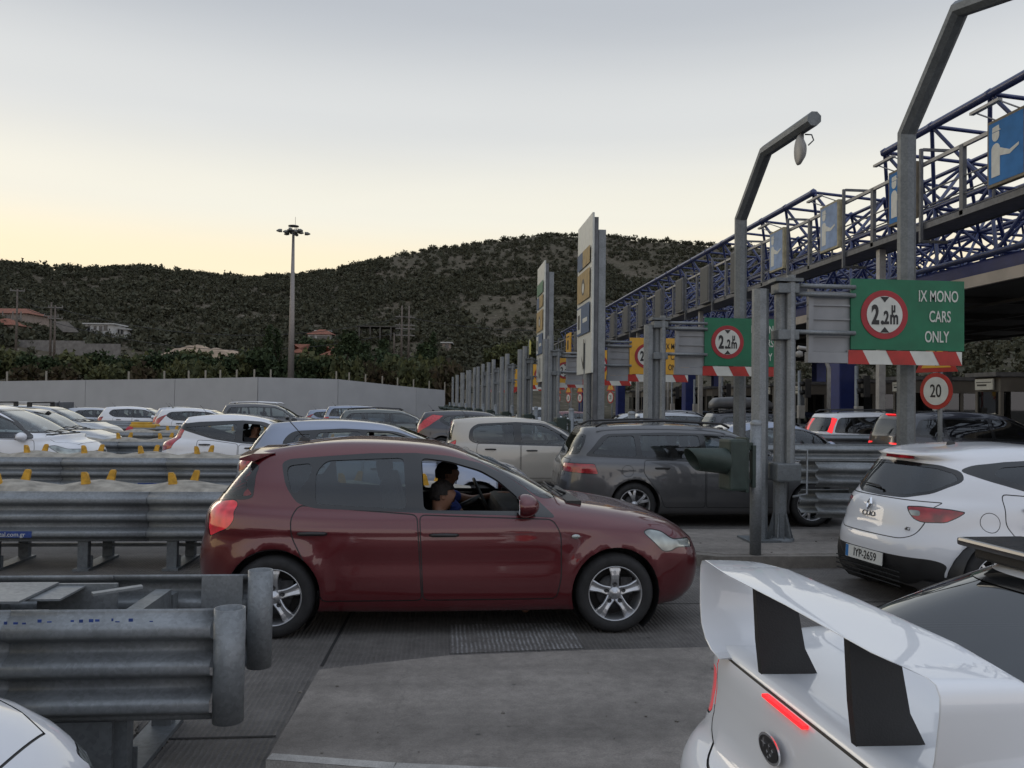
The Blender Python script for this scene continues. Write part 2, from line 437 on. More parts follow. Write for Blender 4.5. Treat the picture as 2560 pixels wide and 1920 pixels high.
    if groove > 0:
        wv = N(nt, 'ShaderNodeTexWave', wave_type='BANDS', bands_direction='X')
        wv.inputs['Scale'].default_value = 9.5; wv.inputs['Distortion'].default_value = 2.6; wv.inputs['Detail'].default_value = 3; wv.inputs['Detail Scale'].default_value = .9
        nt.links.new(g.outputs['Position'], wv.inputs['Vector'])
        gm = N(nt, 'ShaderNodeMapRange'); gm.inputs[1].default_value = .38; gm.inputs[2].default_value = .62; nt.links.new(a.outputs[0], gm.inputs[0]); gm.inputs[3].default_value = 1.0; gm.inputs[4].default_value = .25
        pw = N(nt, 'ShaderNodeMath', operation='POWER'); nt.links.new(wv.outputs['Fac'], pw.inputs[0]); pw.inputs[1].default_value = 1.6
        mm = N(nt, 'ShaderNodeMath', operation='MULTIPLY'); nt.links.new(pw.outputs[0], mm.inputs[0]); nt.links.new(gm.outputs[0], mm.inputs[1])
        ad = N(nt, 'ShaderNodeMath', operation='MULTIPLY_ADD'); nt.links.new(mm.outputs[0], ad.inputs[0]); ad.inputs[1].default_value = groove * 3; nt.links.new(e.outputs[0], ad.inputs[2])
        hsum = ad.outputs[0]
        dr = N(nt, 'ShaderNodeMapRange'); nt.links.new(mm.outputs[0], dr.inputs[0]); dr.inputs[3].default_value = .90; dr.inputs[4].default_value = 1.16
        mu4 = N(nt, 'ShaderNodeVectorMath', operation='SCALE'); nt.links.new(last, mu4.inputs[0]); nt.links.new(dr.outputs[0], mu4.inputs[3])
        last = mu4.outputs[0]
        if worn > 0:   # paint that has kept only on the ridges
            tr = N(nt, 'ShaderNodeMath', operation='MULTIPLY'); nt.links.new(mm.outputs[0], tr.inputs[0]); tr.inputs[1].default_value = worn
            nz = noi(5, 8, .8)
            t2 = N(nt, 'ShaderNodeMapRange'); t2.inputs[1].default_value = .42; t2.inputs[2].default_value = .56; nt.links.new(nz.outputs[0], t2.inputs[0])
            t3 = N(nt, 'ShaderNodeMath', operation='MULTIPLY'); nt.links.new(tr.outputs[0], t3.inputs[0]); nt.links.new(t2.outputs[0], t3.inputs[1])
            mp = N(nt, 'ShaderNodeMix', data_type='RGBA'); nt.links.new(t3.outputs[0], mp.inputs[0]); nt.links.new(last, mp.inputs[6]); mp.inputs[7].default_value = (.55, .56, .58, 1)
            last = mp.outputs[2]
    nt.links.new(hsum, bp.inputs['Height'])
    nt.links.new(last, b.inputs['Base Color']); nt.links.new(bp.outputs[0], b.inputs['Normal'])
    b.inputs['Roughness'].default_value = .8
    return m
GROUND = ground_mat('dry_ground', (.10, .088, .07))
ROADM = ground_mat('grooved_concrete', (.145, .137, .130), groove=1.0)
WORN = ground_mat('worn_paint_on_concrete', (.145, .137, .130), groove=1.0, worn=.62, stain=.3)
SLABM = ground_mat('smooth_concrete', (.225, .207, .188), stain=.34, crack=True)
KERBM = ground_mat('kerb_concrete', (.20, .185, .165), stain=.3)
SILT = ground_mat('cement_spill', (.20, .185, .165), stain=.4)
JOINT = mat('joint_filler', (.018, .018, .018), .9)
PAINTW = ground_mat('old_white_paint', (.42, .41, .39), stain=.35)

m_ = MB(); m_.add([(-3500, -600, -.75), (3500, -600, -.75), (3500, 4000, -.75), (-3500, 4000, -.75)], [(0, 1, 2, 3)])
tag(m_.build('ground', GROUND), kind='structure')
def gz(Y): return 0.0 if Y < 28 else -.012 * (min(Y, 75) - 28)
m_ = MB(); ys_ = [-25, 28, 75, 135]
for y_ in ys_: m_.v += [(-95, y_, gz(y_)), (120, y_, gz(y_))]
for i in range(3): m_.f.append((2 * i, 2 * i + 1, 2 * i + 3, 2 * i + 2)); m_.m.append(0); m_.sm.append(False)
tag(m_.build('road', ROADM), kind='structure')
PITCHY = 4.85
Y1 = 8.75            # front kerb line of the island behind the red car
def islY(k): return Y1 + PITCHY * (k - 1)
def gateX(k): return 4.12 - .25 * (k - 1)
# raised lane islands, with a real kerb
for k in range(1, 13):
    m_ = MB()
    y0, y1 = islY(k), islY(k) + 1.9
    x0 = gateX(k) - 2.0
    n = 10
    poly = [(60, y0), (60, y1)] + [(x0 + .9 - .9 * math.sin(PI * i / n), y1 + (y0 - y1) * i / n) for i in range(n + 1)]
    poly.reverse()
    m_.prism(poly, -.02, .13)
    inner = [(60, y0 + .12), (60, y1 - .12)] + [(x0 + 1.0 - .85 * math.sin(PI * i / n), y1 - .12 + (y0 - y1 + .24) * i / n) for i in range(n + 1)]
    inner.reverse()
    m_.prism(inner, .1, .136, mi=1)
    tag(m_.build('lane_island', [KERBM, SLABM], loc=(0, 0, gz(y0 + 1))), kind='structure')
# low smooth slab in the foreground with painted edge
pa = [G(575 * 1.1573, 1642 * 1.1573, .07), G(690 * 1.1573, 1446 * 1.1573, .07), G(965 * 1.1573, 1416 * 1.1573, .07), G(1300 * 1.1573, 1403 * 1.1573, .07), G(1560 * 1.1573, 1397 * 1.1573, .07)]
poly = [(p.x, p.y) for p in pa] + [(9.0, pa[-1].y + .05), (9.0, 2.45), (pa[0].x + .6, pa[0].y - .14)]
poly.reverse()
m_ = MB(); m_.prism(poly, -.02, .07)
tag(m_.build('smooth_concrete_slab', SLABM), kind='structure')
# painted kerb edge running along the slab's near side
e0 = Vector((pa[0].x, pa[0].y, 0)); e1 = Vector((9.0, 2.42, 0)); em = Vector((pa[0].x + .6, pa[0].y - .14, 0))
m_ = MB()
for a, b in ((e0, em), (em, e1)):
    t = (b - a).normalized(); n_ = Vector((t.y, -t.x, 0))
    m_.add([a + Vector((0, 0, .074)), b + Vector((0, 0, .074)), b + n_ * -.07 + Vector((0, 0, .074)), a + n_ * -.07 + Vector((0, 0, .074))], [(0, 1, 2, 3)])
    m_.add([a + n_ * .004 + Vector((0, 0, .074)), b + n_ * .004 + Vector((0, 0, .074)), b + n_ * .004 , a + n_ * .004], [(3, 2, 1, 0)])
tag(m_.build('painted_kerb_edge', PAINTW), kind='structure')
# worn white marking and joints
q = [G(970 * 1.1573, 1350 * 1.1573), G(1225 * 1.1573, 1346 * 1.1573), G(1262 * 1.1573, 1401 * 1.1573), G(972 * 1.1573, 1413 * 1.1573)]
m_ = MB(); m_.add([(p.x, p.y, .004) for p in q], [(3, 2, 1, 0)])
tag(m_.build('road_marking', WORN), kind='structure')
m_ = MB()
def strip(mb, a, b, wd, z, mi=0):
    a = Vector((a[0], a[1], z)); b = Vector((b[0], b[1], z)); t = (b - a).normalized(); n_ = Vector((-t.y, t.x, 0)) * wd / 2
    mb.add([a - n_, b - n_, b + n_, a + n_], [(0, 1, 2, 3)], mi)
j0 = G(735 * 1.1573, 1366 * 1.1573); j1 = G(695 * 1.1573, 1440 * 1.1573)
strip(m_, (j0.x + (j0.x - j1.x) * 6, j0.y + (j0.y - j1.y) * 6), (j1.x, j1.y), .022, .0045)
j2 = G(250 * 1.1573, 1637 * 1.1573 - 25); j3 = G(640 * 1.1573, 1600 * 1.1573 + 8)
a_, b_ = G(310, 1856), G(690, 1842)
strip(m_, (a_.x - 3, a_.y), (b_.x, b_.y), .02, .0045)
for x in (5.2, 10.2, -9.5, -14.5): strip(m_, (x, 1.5), (x + .15, 8.7), .02, .0045)
strip(m_, (-40, 7.2), (30, 7.25), .015, .0042)
tag(m_.build('expansion_joints', JOINT), kind='structure')
random.seed(5)
m_ = MB()
c = [G(330, 1800), G(345, 1830), G(300, 1860), G(290, 1885), G(270, 1925), G(215, 1925), G(235, 1890), G(275, 1850), G(285, 1815), G(300, 1795)]
pts = []
for i in range(len(c)):
    a, b = c[i], c[(i + 1) % len(c)]
    for t in (0, .33, .66):
        p = a.lerp(b, t); pts.append((p.x + random.uniform(-.02, .02), p.y + random.uniform(-.015, .015)))
if sum(pts[i][0] * pts[(i + 1) % len(pts)][1] - pts[(i + 1) % len(pts)][0] * pts[i][1] for i in range(len(pts))) < 0: pts.reverse()
m_.prism(pts, .002, .012)
tag(m_.build('cement_spill', SILT), kind='stuff')

random.seed(77)
m_ = MB()
def grit(x, y, z, s):
    bm = bmesh.new(); bmesh.ops.create_icosphere(bm, subdivisions=1, radius=s)
    for v in bm.verts: v.co *= random.uniform(.6, 1.2); v.co.z *= .6
    m_.add([v.co + Vector((x, y, z)) for v in bm.verts], [[v.index for v in f.verts] for f in bm.faces]); bm.free()
for i in range(230):
    r_ = random.random()
    if r_ < .35: x, y, z = random.uniform(-1, 3.2), random.uniform(2.6, 5.3), .074
    elif r_ < .6: x, y, z = random.uniform(2.4, 7.5), random.uniform(8.9, 10.4), .14
    elif r_ < .8: q = G(random.uniform(200, 420), random.uniform(1790, 1900)); x, y, z = q.x, q.y, .006
    else: x, y, z = random.uniform(-6, 5), random.uniform(5.4, 8.6), .003
    grit(x, y, z, random.choice((.004, .005, .007, .009, .014)))
for q_ in (G(395, 1793), G(278, 1812)): grit(q_.x, q_.y, .015, .03)
tag(m_.build('grit_and_pebbles', SILT), kind='stuff')

# ================================================================ hills
RID = [(-900, 640), (-400, 648), (0, 660), (100, 672), (230, 672), (330, 668), (400, 676), (560, 686), (650, 688), (760, 682), (840, 674), (900, 660), (960, 650), (1040, 628), (1120, 612), (1200, 602), (1280, 592), (1340, 584), (1380, 582), (1430, 584), (1500, 590), (1600, 598), (1700, 606), (1830, 616), (1960, 622), (2100, 636), (2250, 660), (2400, 690), (2560, 720), (3000, 790), (3600, 860)]
def rid_e(px):
    xs = [a for a, _ in RID]; ys = [b for _, b in RID]
    y = float(np.interp(px, xs, ys)); return (1003 + .0125 * (px - 1280) - y) / FPX
def px_az(px): return YAW + math.atan((px - 1280) / FPX)
def hill_z(x, y):
    az = math.atan2(x, y); r = math.hypot(x, y)
    a = max(-1.2, min(1.2, az - YAW)); px = 1280 + FPX * math.tan(a)
    e = rid_e(px) * math.cos(a)
    Rr = float(np.interp(px, [-900, 0, 700, 1300, 1900, 2560, 3600], [330, 350, 380, 430, 400, 330, 300]))
    r0 = float(np.interp(px, [0, 1100, 1900, 2100, 2560], [88, 92, 130, 100, 62]))
    t = (r - r0) / (Rr - r0)
    if t <= 0: return -.6 + t * 2
    zr = e * Rr + CAMH
    if t <= 1:
        z = zr * (t ** 1.35 * .97 + .03 * t)
    else:
        z = zr - (t - 1) * 30
    nn = noise.noise(Vector((x * .02, y * .02, 0))) * 3.2 + noise.noise(Vector((x * .07, y * .07, 3))) * .9
    return z + nn * min(1, t * 3) * (1 if t < .9 else max(.25, (1.2 - t) * 2.5)) - .3
m_ = MB()
NA, NR = 150, 70
azs = np.linspace(R(-62), R(66), NA)
for i in range(NR):
    t = i / (NR - 1); r = 58 + (560 - 58) * t ** 1.25
    for a in azs:
        x, y = r * math.sin(a), r * math.cos(a); m_.v.append((x, y, hill_z(x, y)))
for i in range(NR - 1):
    for j in range(NA - 1):
        m_.f.append((i * NA + j, i * NA + j + 1, (i + 1) * NA + j + 1, (i + 1) * NA + j)); m_.m.append(0); m_.sm.append(True)
def hill_mat():
    m, nt, b = newmat('scrubby_hillside')
    g = N(nt, 'ShaderNodeNewGeometry')
    n1 = N(nt, 'ShaderNodeTexNoise'); n1.inputs['Scale'].default_value = .06; n1.inputs['Detail'].default_value = 9; n1.inputs['Roughness'].default_value = .62
    n2 = N(nt, 'ShaderNodeTexNoise'); n2.inputs['Scale'].default_value = .8; n2.inputs['Detail'].default_value = 6; n2.inputs['Roughness'].default_value = .75
    for n in (n1, n2): nt.links.new(g.outputs['Position'], n.inputs['Vector'])
    r1 = N(nt, 'ShaderNodeValToRGB'); nt.links.new(n1.outputs[0], r1.inputs[0])
    r1.color_ramp.elements[0].position = .35; r1.color_ramp.elements[1].position = .66
    r1.color_ramp.elements[0].color = (.078, .072, .050, 1); r1.color_ramp.elements[1].color = (.115, .097, .074, 1)
    r2 = N(nt, 'ShaderNodeValToRGB'); nt.links.new(n2.outputs[0], r2.inputs[0])
    r2.color_ramp.elements[0].position = .3; r2.color_ramp.elements[1].position = .74
    r2.color_ramp.elements[0].color = (.45, .45, .42, 1); r2.color_ramp.elements[1].color = (1.5, 1.5, 1.5, 1)
    mu = N(nt, 'ShaderNodeMix', data_type='RGBA', blend_type='MULTIPLY'); mu.inputs[0].default_value = 1
    nt.links.new(r1.outputs[0], mu.inputs[6]); nt.links.new(r2.outputs[0], mu.inputs[7])
    vo = N(nt, 'ShaderNodeTexVoronoi'); vo.inputs['Scale'].default_value = .55; nt.links.new(g.outputs['Position'], vo.inputs['Vector'])
    lt = N(nt, 'ShaderNodeMapRange'); lt.inputs[1].default_value = .10; lt.inputs[2].default_value = .20; lt.inputs[3].default_value = 1; lt.inputs[4].default_value = 0; nt.links.new(vo.outputs['Distance'], lt.inputs[0])
    mk = N(nt, 'ShaderNodeMath', operation='MULTIPLY'); nt.links.new(lt.outputs[0], mk.inputs[0]); nt.links.new(n2.outputs[0], mk.inputs[1])
    mx = N(nt, 'ShaderNodeMix', data_type='RGBA'); nt.links.new(mk.outputs[0], mx.inputs[0]); nt.links.new(mu.outputs[2], mx.inputs[6]); mx.inputs[7].default_value = (.30, .27, .24, 1)
    nt.links.new(mx.outputs[2], b.inputs['Base Color']); b.inputs['Roughness'].default_value = .95
    b.inputs['Specular IOR Level'].default_value = .1
    return m
tag(m_.build('hill', hill_mat()), kind='structure')

def leaf_mat(name, cols, tr=.0):
    if name in _m: return _m[name]
    m, nt, b = newmat(name)
    g = N(nt, 'ShaderNodeNewGeometry')
    rp = N(nt, 'ShaderNodeValToRGB'); nt.links.new(g.outputs['Random Per Island'], rp.inputs[0])
    rp.color_ramp.elements[0].color = tuple(cols[0]) + (1,); rp.color_ramp.elements[1].color = tuple(cols[-1]) + (1,)
    for i, c_ in enumerate(cols[1:-1]):
        e = rp.color_ramp.elements.new((i + 1) / (len(cols) - 1)); e.color = tuple(c_) + (1,)
    nt.links.new(rp.outputs[0], b.inputs['Base Color']); b.inputs['Roughness'].default_value = .8; b.inputs['Specular IOR Level'].default_value = .15
    _m[name] = m
    return m
LEAF_SCRUB = leaf_mat('scrub_foliage', [(.046, .050, .034), (.060, .062, .040), (.074, .071, .047), (.053, .057, .038)])
LEAF_DARK = leaf_mat('dark_foliage', [(.020, .032, .018), (.036, .052, .024), (.050, .068, .030), (.026, .042, .022)])
LEAF_OLIVE = leaf_mat('olive_foliage', [(.045, .056, .028), (.080, .084, .042), (.10, .105, .042), (.055, .062, .032)])
LEAF_BROWN = leaf_mat('brownish_foliage', [(.045, .036, .022), (.070, .050, .030), (.055, .055, .026), (.05, .038, .028)])
BARK = mat('bark', (.06, .045, .032), .95, var=.3, bump=.5, bscale=30)
# scrub: thousands of bushes nobody could count, as one mass of leaf clumps
rng = np.random.default_rng(7)
def card_cloud(centres, radii, per, size, flat=.75, rng=rng):
    """small leaf-clump triangles spread through each bush's volume"""
    C_ = np.repeat(centres, per, axis=0); Rr = np.repeat(radii, per)
    n = len(C_)
    d = rng.normal(size=(n, 3)); d /= np.linalg.norm(d, axis=1)[:, None]
    rad = (rng.random(n) ** .45)
    lump = .75 + .35 * np.sin(d[:, 0] * 5 + C_[:, 0]) * np.cos(d[:, 1] * 4 + C_[:, 1])
    p = C_ + d * (rad * Rr * lump)[:, None] * np.array([1, 1, flat])
    a = rng.normal(size=(n, 3)); a /= np.linalg.norm(a, axis=1)[:, None]
    b = np.cross(a, rng.normal(size=(n, 3))); b /= np.linalg.norm(b, axis=1)[:, None]
    s = (size * Rr * (.6 + .8 * rng.random(n)))[:, None]
    v = np.stack([p + a * s, p - a * s * .5 + b * s * .8, p - a * s * .5 - b * s * .8], axis=1).reshape(-1, 3)
    return v
def tri_mesh(name, v, material):
    n = len(v) // 3
    me = bpy.data.meshes.new(name)
    me.vertices.add(len(v)); me.vertices.foreach_set('co', v.astype(np.float32).ravel())
    me.loops.add(n * 3); me.loops.foreach_set('vertex_index', np.arange(n * 3, dtype=np.int32))
    me.polygons.add(n); me.polygons.foreach_set('loop_start', np.arange(0, n * 3, 3, dtype=np.int32)); me.polygons.foreach_set('loop_total', np.full(n, 3, dtype=np.int32))
    me.materials.append(material); me.update(); me.validate()
    return me
cs, rs = [], []
random.seed(11)
def scatter(n, px0, px1, t0, t1, rlo, rhi, thr, hseed=0):
    k = 0; tries = 0
    while k < n and tries < n * 12:
        tries += 1
        px = random.uniform(px0, px1); a = px_az(px)
        Rr = float(np.interp(px, [-900, 0, 700, 1300, 1900, 2560, 3600], [330, 350, 380, 430, 400, 330, 300]))
        r0 = float(np.interp(px, [0, 1100, 1900, 2100, 2560], [88, 92, 130, 100, 62]))
        t = random.uniform(t0 ** 1.4, t1 ** 1.4) ** (1 / 1.4)
        r = r0 + (Rr - r0) * t; x, y = r * math.sin(a), r * math.cos(a)
        if noise.noise(Vector((x * .03, y * .03, hseed))) < thr: continue
        rr = random.uniform(rlo, rhi) * (1.0 if random.random() < .85 else 1.5)
        cs.append((x, y, hill_z(x, y) + rr * .45)); rs.append(rr); k += 1
scatter(4200, -500, 950, .28, 1.03, .9, 2.1, -.4)      # dense left ridge
scatter(2900, 850, 2700, .30, 1.02, .7, 1.9, -.22, 4)   # open right hill
scatter(1700, 850, 1700, .15, .75, .9, 2.1, -.25, 4)
scatter(700, 1900, 3000, .04, .6, .8, 2.0, -.3, 9)
scatter(520, -400, 1900, 1.0, 1.01, .7, 1.7, -.9)       # along the skyline
scatter(1500, -500, 2700, .2, 1.0, .5, 1.0, -.6, 2)
scatter(3400, 700, 2400, .08, 1.0, .6, 1.6, -.9)
scatter(1500, -500, 900, .12, 1.0, .6, 1.5, -.9)
print('bushes', len(cs))
me = tri_mesh('hillside_scrub', card_cloud(np.array(cs), np.array(rs), 60, .22), LEAF_SCRUB)
o = bpy.data.objects.new('hillside_scrub', me); COL.objects.link(o); tag(o, kind='stuff')

# ================================================================ trees behind the wall
def crown_mesh(name, seed, h, wr, n, mt, shape='round', size=.22):
    rg = np.random.default_rng(seed)
    cl, rr = [], []
    k = 16 if shape != 'cypress' else 14
    for i in range(k):
        if shape == 'cypress':
            z = h * (.12 + .84 * i / k); wd = wr * (1 - .75 * (i / k) ** 1.5) * .55
            cl.append((rg.normal() * wd * .4, rg.normal() * wd * .4, z)); rr.append(wd + .25)
        elif shape == 'pine':
            a = rg.random() * 6.28; z = h * (.35 + .55 * rg.random()); q = wr * rg.random() ** .6 * (1.15 - z / h)
            cl.append((q * math.cos(a), q * math.sin(a), z)); rr.append(wr * (.28 + .2 * rg.random()))
        else:
            a = rg.random() * 6.28; z = h * (.28 + .55 * rg.random()); q = wr * .75 * rg.random() ** .5 * (1 - abs(z / h - .55))
            cl.append((q * math.cos(a), q * math.sin(a), z)); rr.append(wr * (.3 + .22 * rg.random()))
    v = card_cloud(np.array(cl), np.array(rr), n // k, size, .85, rg)
    return tri_mesh(name, v, mt)
def trunk_mb(h, wr, seed):
    m_ = MB(); random.seed(seed)
    m_.tube([(0, 0, -.5), (.05, .02, h * .3), (-.04, .06, h * .62)], [.16 + h * .012, .12 + h * .008, .05], n=7)
    for i in range(6):
        a = random.random() * 6.28; z = h * random.uniform(.2, .5)
        m_.tube([(0, 0, z), (wr * .35 * math.cos(a), wr * .35 * math.sin(a), z + h * .14), (wr * .6 * math.cos(a), wr * .6 * math.sin(a), z + h * .26)], [.07, .045, .02], n=5, cap=False)
    return m_
TK = {}
for nm, seed, h, wr, n, mt, sh in (('rt', 1, 5, 2.4, 2400, LEAF_DARK, 'round'), ('rt2', 2, 4.2, 2.6, 2200, LEAF_OLIVE, 'round'), ('cy', 3, 9, 1.5, 2400, LEAF_DARK, 'cypress'), ('pi', 4, 8, 2.6, 2600, LEAF_DARK, 'pine'), ('bs', 5, 2.6, 1.9, 1500, LEAF_OLIVE, 'round'), ('bb', 6, 2.8, 2.0, 1500, LEAF_BROWN, 'round')):
    TK[nm] = (crown_mesh('crown', seed, h, wr, n, mt, sh), trunk_mb(h, wr, seed).build('trunk', BARK))
    COL.objects.unlink(TK[nm][1])
def tree(kind, px, ptop, d, name, label, cat, group, hbase):
    """a tree standing on the slope with its top at the given height in the photo"""
    cm, tk = TK[kind]
    base = P(px, 900, d); zg = hill_z(base.x, base.y)
    top = P(px, ptop, d); s = max(.35, (top.z - zg) / hbase)
    o = empty(name, (base.x, base.y, zg), random.uniform(0, 6.28), label, cat, group)
    sx = min(s, 1.5) if s > 1 else s
    o.scale = (sx, sx, s)
    c = bpy.data.objects.new('crown', cm); COL.objects.link(c); c.parent = o
    t = bpy.data.objects.new('trunk', tk.data); COL.objects.link(t); t.parent = o
    return o
random.seed(21)
trees = [('cy', 672, 808, 118, 'cypress_tree', 'tall dark cypress just left of the light mast', 8.6), ('cy', 692, 818, 120, 'cypress_tree', 'dark cypress whose crown touches the light mast', 8.6),
 ('pi', 868, 820, 118, 'pine_tree', 'dark pine behind the wall right of the red roofed villa', 8), ('pi', 905, 850, 124, 'pine_tree', 'shorter dark pine beside the taller one right of the villa', 8),
 ('cy', 1082, 826, 122, 'cypress_tree', 'dark cypress at the wall end right of the twin power pole', 8.6), ('pi', 1060, 850, 118, 'pine_tree', 'dark pine between the twin power pole and the end cypress', 8),
 ('pi', 960, 842, 135, 'pine_tree', 'dark pine below the concrete frame ruin', 8)]
for k, px, pt, d, nm, lb, hb in trees: tree(k, px, pt, d, nm, lb, nm.split('_')[0], None, hb)
spots = [(-40, 880, 100), (20, 866, 104), (75, 878, 100), (130, 884, 98), (185, 876, 100), (240, 870, 102), (295, 884, 98), (345, 880, 100), (395, 872, 101), (440, 870, 100), (480, 866, 104), (520, 884, 99), (560, 880, 101), (600, 874, 103), (640, 860, 104), (745, 880, 100), (785, 872, 102), (830, 880, 101), (775, 838, 140), (810, 842, 150), (940, 868, 112), (990, 880, 108), (1030, 888, 106)]
for i, (px, pt, d) in enumerate(spots):
    dk = i % 3
    o = tree(['rt', 'rt2', 'rt'][dk], px, pt, d, 'broadleaf_tree', ['dark green bushy tree in the belt behind the concrete wall', 'olive green bushy tree in the belt behind the concrete wall', 'dark green bushy tree in the belt behind the concrete wall'][dk], 'tree', 'dark green trees behind the wall' if dk != 1 else 'olive green trees behind the wall', [5, 4.2, 5][dk])
bsp = [(880 + 27 * i, 900 + 7 * (i % 4), 96 + 3 * (i % 3), 'bb' if i % 2 else 'bs') for i in range(10)] + [(450, 905, 92, 'bs'), (535, 912, 92, 'bs'), (60, 915, 91, 'bb'), (150, 918, 91, 'bb'), (265, 912, 91, 'bs'), (365, 915, 91, 'bb')]
for px, pt, d, kk in bsp:
    tree(kk, px, pt, d, 'bush', 'low olive bush above the top of the concrete wall' if kk == 'bs' else 'low brownish bush above the top of the concrete wall', 'bush', 'olive bushes above the wall' if kk == 'bs' else 'brownish bushes above the wall', 2.6 if kk == 'bs' else 2.8)
gsp = [(1290, 850, 150), (1320, 845, 160), (1260, 858, 148), (1345, 860, 150), (1235, 866, 150)]
for px, pt, d in gsp: tree('rt2', px, pt, d, 'broadleaf_tree', 'olive tree on the slope behind the two tall lane signs', 'tree', 'olive trees behind the tall lane signs', 4.2)
for k in TK: bpy.data.objects.remove(TK[k][1])

# ================================================================ concrete wall
WALLM = mat('cast_concrete_panel', (.37, .375, .38), .9, var=.05, scale=.7, bump=.2, bscale=12)
WALLPOLE = mat('fence_post_concrete', (.26, .24, .20), .9)
wp = [(-700, 962, 84), (-220, 957, 78), (0, 953, 74), (215, 950, 72), (438, 947, 70.5), (645, 943, 69), (845, 948, 73), (1040, 969, 80), (1112, 975.5, 84)]
wall = empty('concrete_wall', P(645, 1000, 69) * 1.0, 0, 'long pale grey concrete panel wall behind the queue of cars', 'wall')
wall.location.z = 0
WL = wall.location.copy()
for i in range(len(wp) - 1):
    a, b = P(*wp[i]), P(*wp[i + 1])
    t = Vector((b.x - a.x, b.y - a.y, 0)); L = t.length; t.normalize(); n_ = Vector((t.y, -t.x, 0))
    if n_.y > 0: n_ = -n_
    a2 = Vector((a.x, a.y, 0)) + t * .02; b2 = Vector((b.x, b.y, 0)) - t * .02
    m_ = MB()
    def wq(z0a, z0b, z1a, z1b, th, mi=0):
        f0 = [a2 + n_ * th + Vector((0, 0, z0a)), b2 + n_ * th + Vector((0, 0, z0b)), b2 + n_ * th + Vector((0, 0, z1b)), a2 + n_ * th + Vector((0, 0, z1a))]
        b0 = [p - n_ * (.25 + th) for p in f0]
        m_.add([p - WL for p in f0 + b0], [(0, 1, 2, 3), (7, 6, 5, 4), (0, 4, 5, 1), (1, 5, 6, 2), (2, 6, 7, 3), (3, 7, 4, 0)], mi)
    ja = 1.78 + (1003 + .0125 * (wp[i][0] - 1280) - float(np.interp(wp[i][0], [0, 640, 845, 1040, 1112], [974, 972, 976, 990, 993]))) / FPX * wp[i][2]
    jb = 1.78 + (1003 + .0125 * (wp[i + 1][0] - 1280) - float(np.interp(wp[i + 1][0], [0, 640, 845, 1040, 1112], [974, 972, 976, 990, 993]))) / FPX * wp[i + 1][2]
    wq(-.3, -.3, ja - .03, jb - .03, .05)
    wq(ja - .028, jb - .028, a.z, b.z, .03)
    m_.build('wall_panel', WALLM, wall)
for i, px in enumerate([18, 116, 322, 411, 472, 514, 551, 592, 636, 677, 841, 873, 914, 956, 994, 1034, 1073, 1112]):
    d = float(np.interp(px, [a[0] for a in wp], [a[2] for a in wp])) + 1.2; yt = float(np.interp(px, [a[0] for a in wp], [a[1] for a in wp]))
    tp = P(px, yt - (20 if px > 200 else 24), d)
    m_ = MB(); m_.box((0, 0, tp.z / 2), (.12, .12, tp.z))
    tag(m_.build('fence_post', WALLPOLE, loc=(tp.x, tp.y, 0)), 'thin pale fence post sticking up behind the concrete wall', 'post', 'fence posts behind the wall')

# ================================================================ light mast
mp = P(727, 943, 95); tp = P(731, 560, 95)
mast = empty('light_mast', (mp.x, mp.y, 0), 0, 'very tall grey light mast crowned by a ring of floodlights', 'light mast')
m_ = MB(); hT = tp.z
m_.tube([(0, 0, 0), (0, 0, hT * .5), (0, 0, hT - .8)], [.42, .30, .14], n=12)
m_.build('mast_pole', mat('mast_steel', (.24, .22, .21), .5, metal=.5), mast)
m_ = MB()
m_.lathe([(.55, hT - .9), (.75, hT - .85), (.75, hT - .7), (.55, hT - .65)], 16); m_.lathe([(.05, hT), (.6, hT - .12), (.62, hT - .2), (.05, hT - .18)], 12)
for i in range(6):
    a = i * PI / 3; m_.bar((.5 * math.cos(a), .5 * math.sin(a), hT - .8), (.5 * math.cos(a), .5 * math.sin(a), hT - .1), .06, .06)
    m_.bar((.4 * math.cos(a), .4 * math.sin(a), hT - .75), (1.1 * math.cos(a), 1.1 * math.sin(a), hT - .75), .05, .05)
m_.tube([(.2, 0, hT), (.2, 0, hT + .9)], .02, n=4)
m_.build('lamp_ring', mat('dark_steel', (.07, .07, .075), .5, metal=.4), mast)
FL = mat('floodlight_housing', (.16, .16, .15), .5, metal=.3)
for i in range(10):
    a = i * PI / 5 + .1; r_ = 1.55 if i % 5 == 0 else 1.0
    m_ = MB(); c = Vector((r_ * math.cos(a), r_ * math.sin(a), hT - .75 - (.0 if i % 2 else .22)))
    m_.tube([c - Vector((math.cos(a), math.sin(a), 0)) * .28, c + Vector((math.cos(a), math.sin(a), 0)) * .05, c + Vector((math.cos(a), math.sin(a), -.1)) * .35], [.2, .2, .06], n=8)
    m_.build('floodlight', FL, mast)

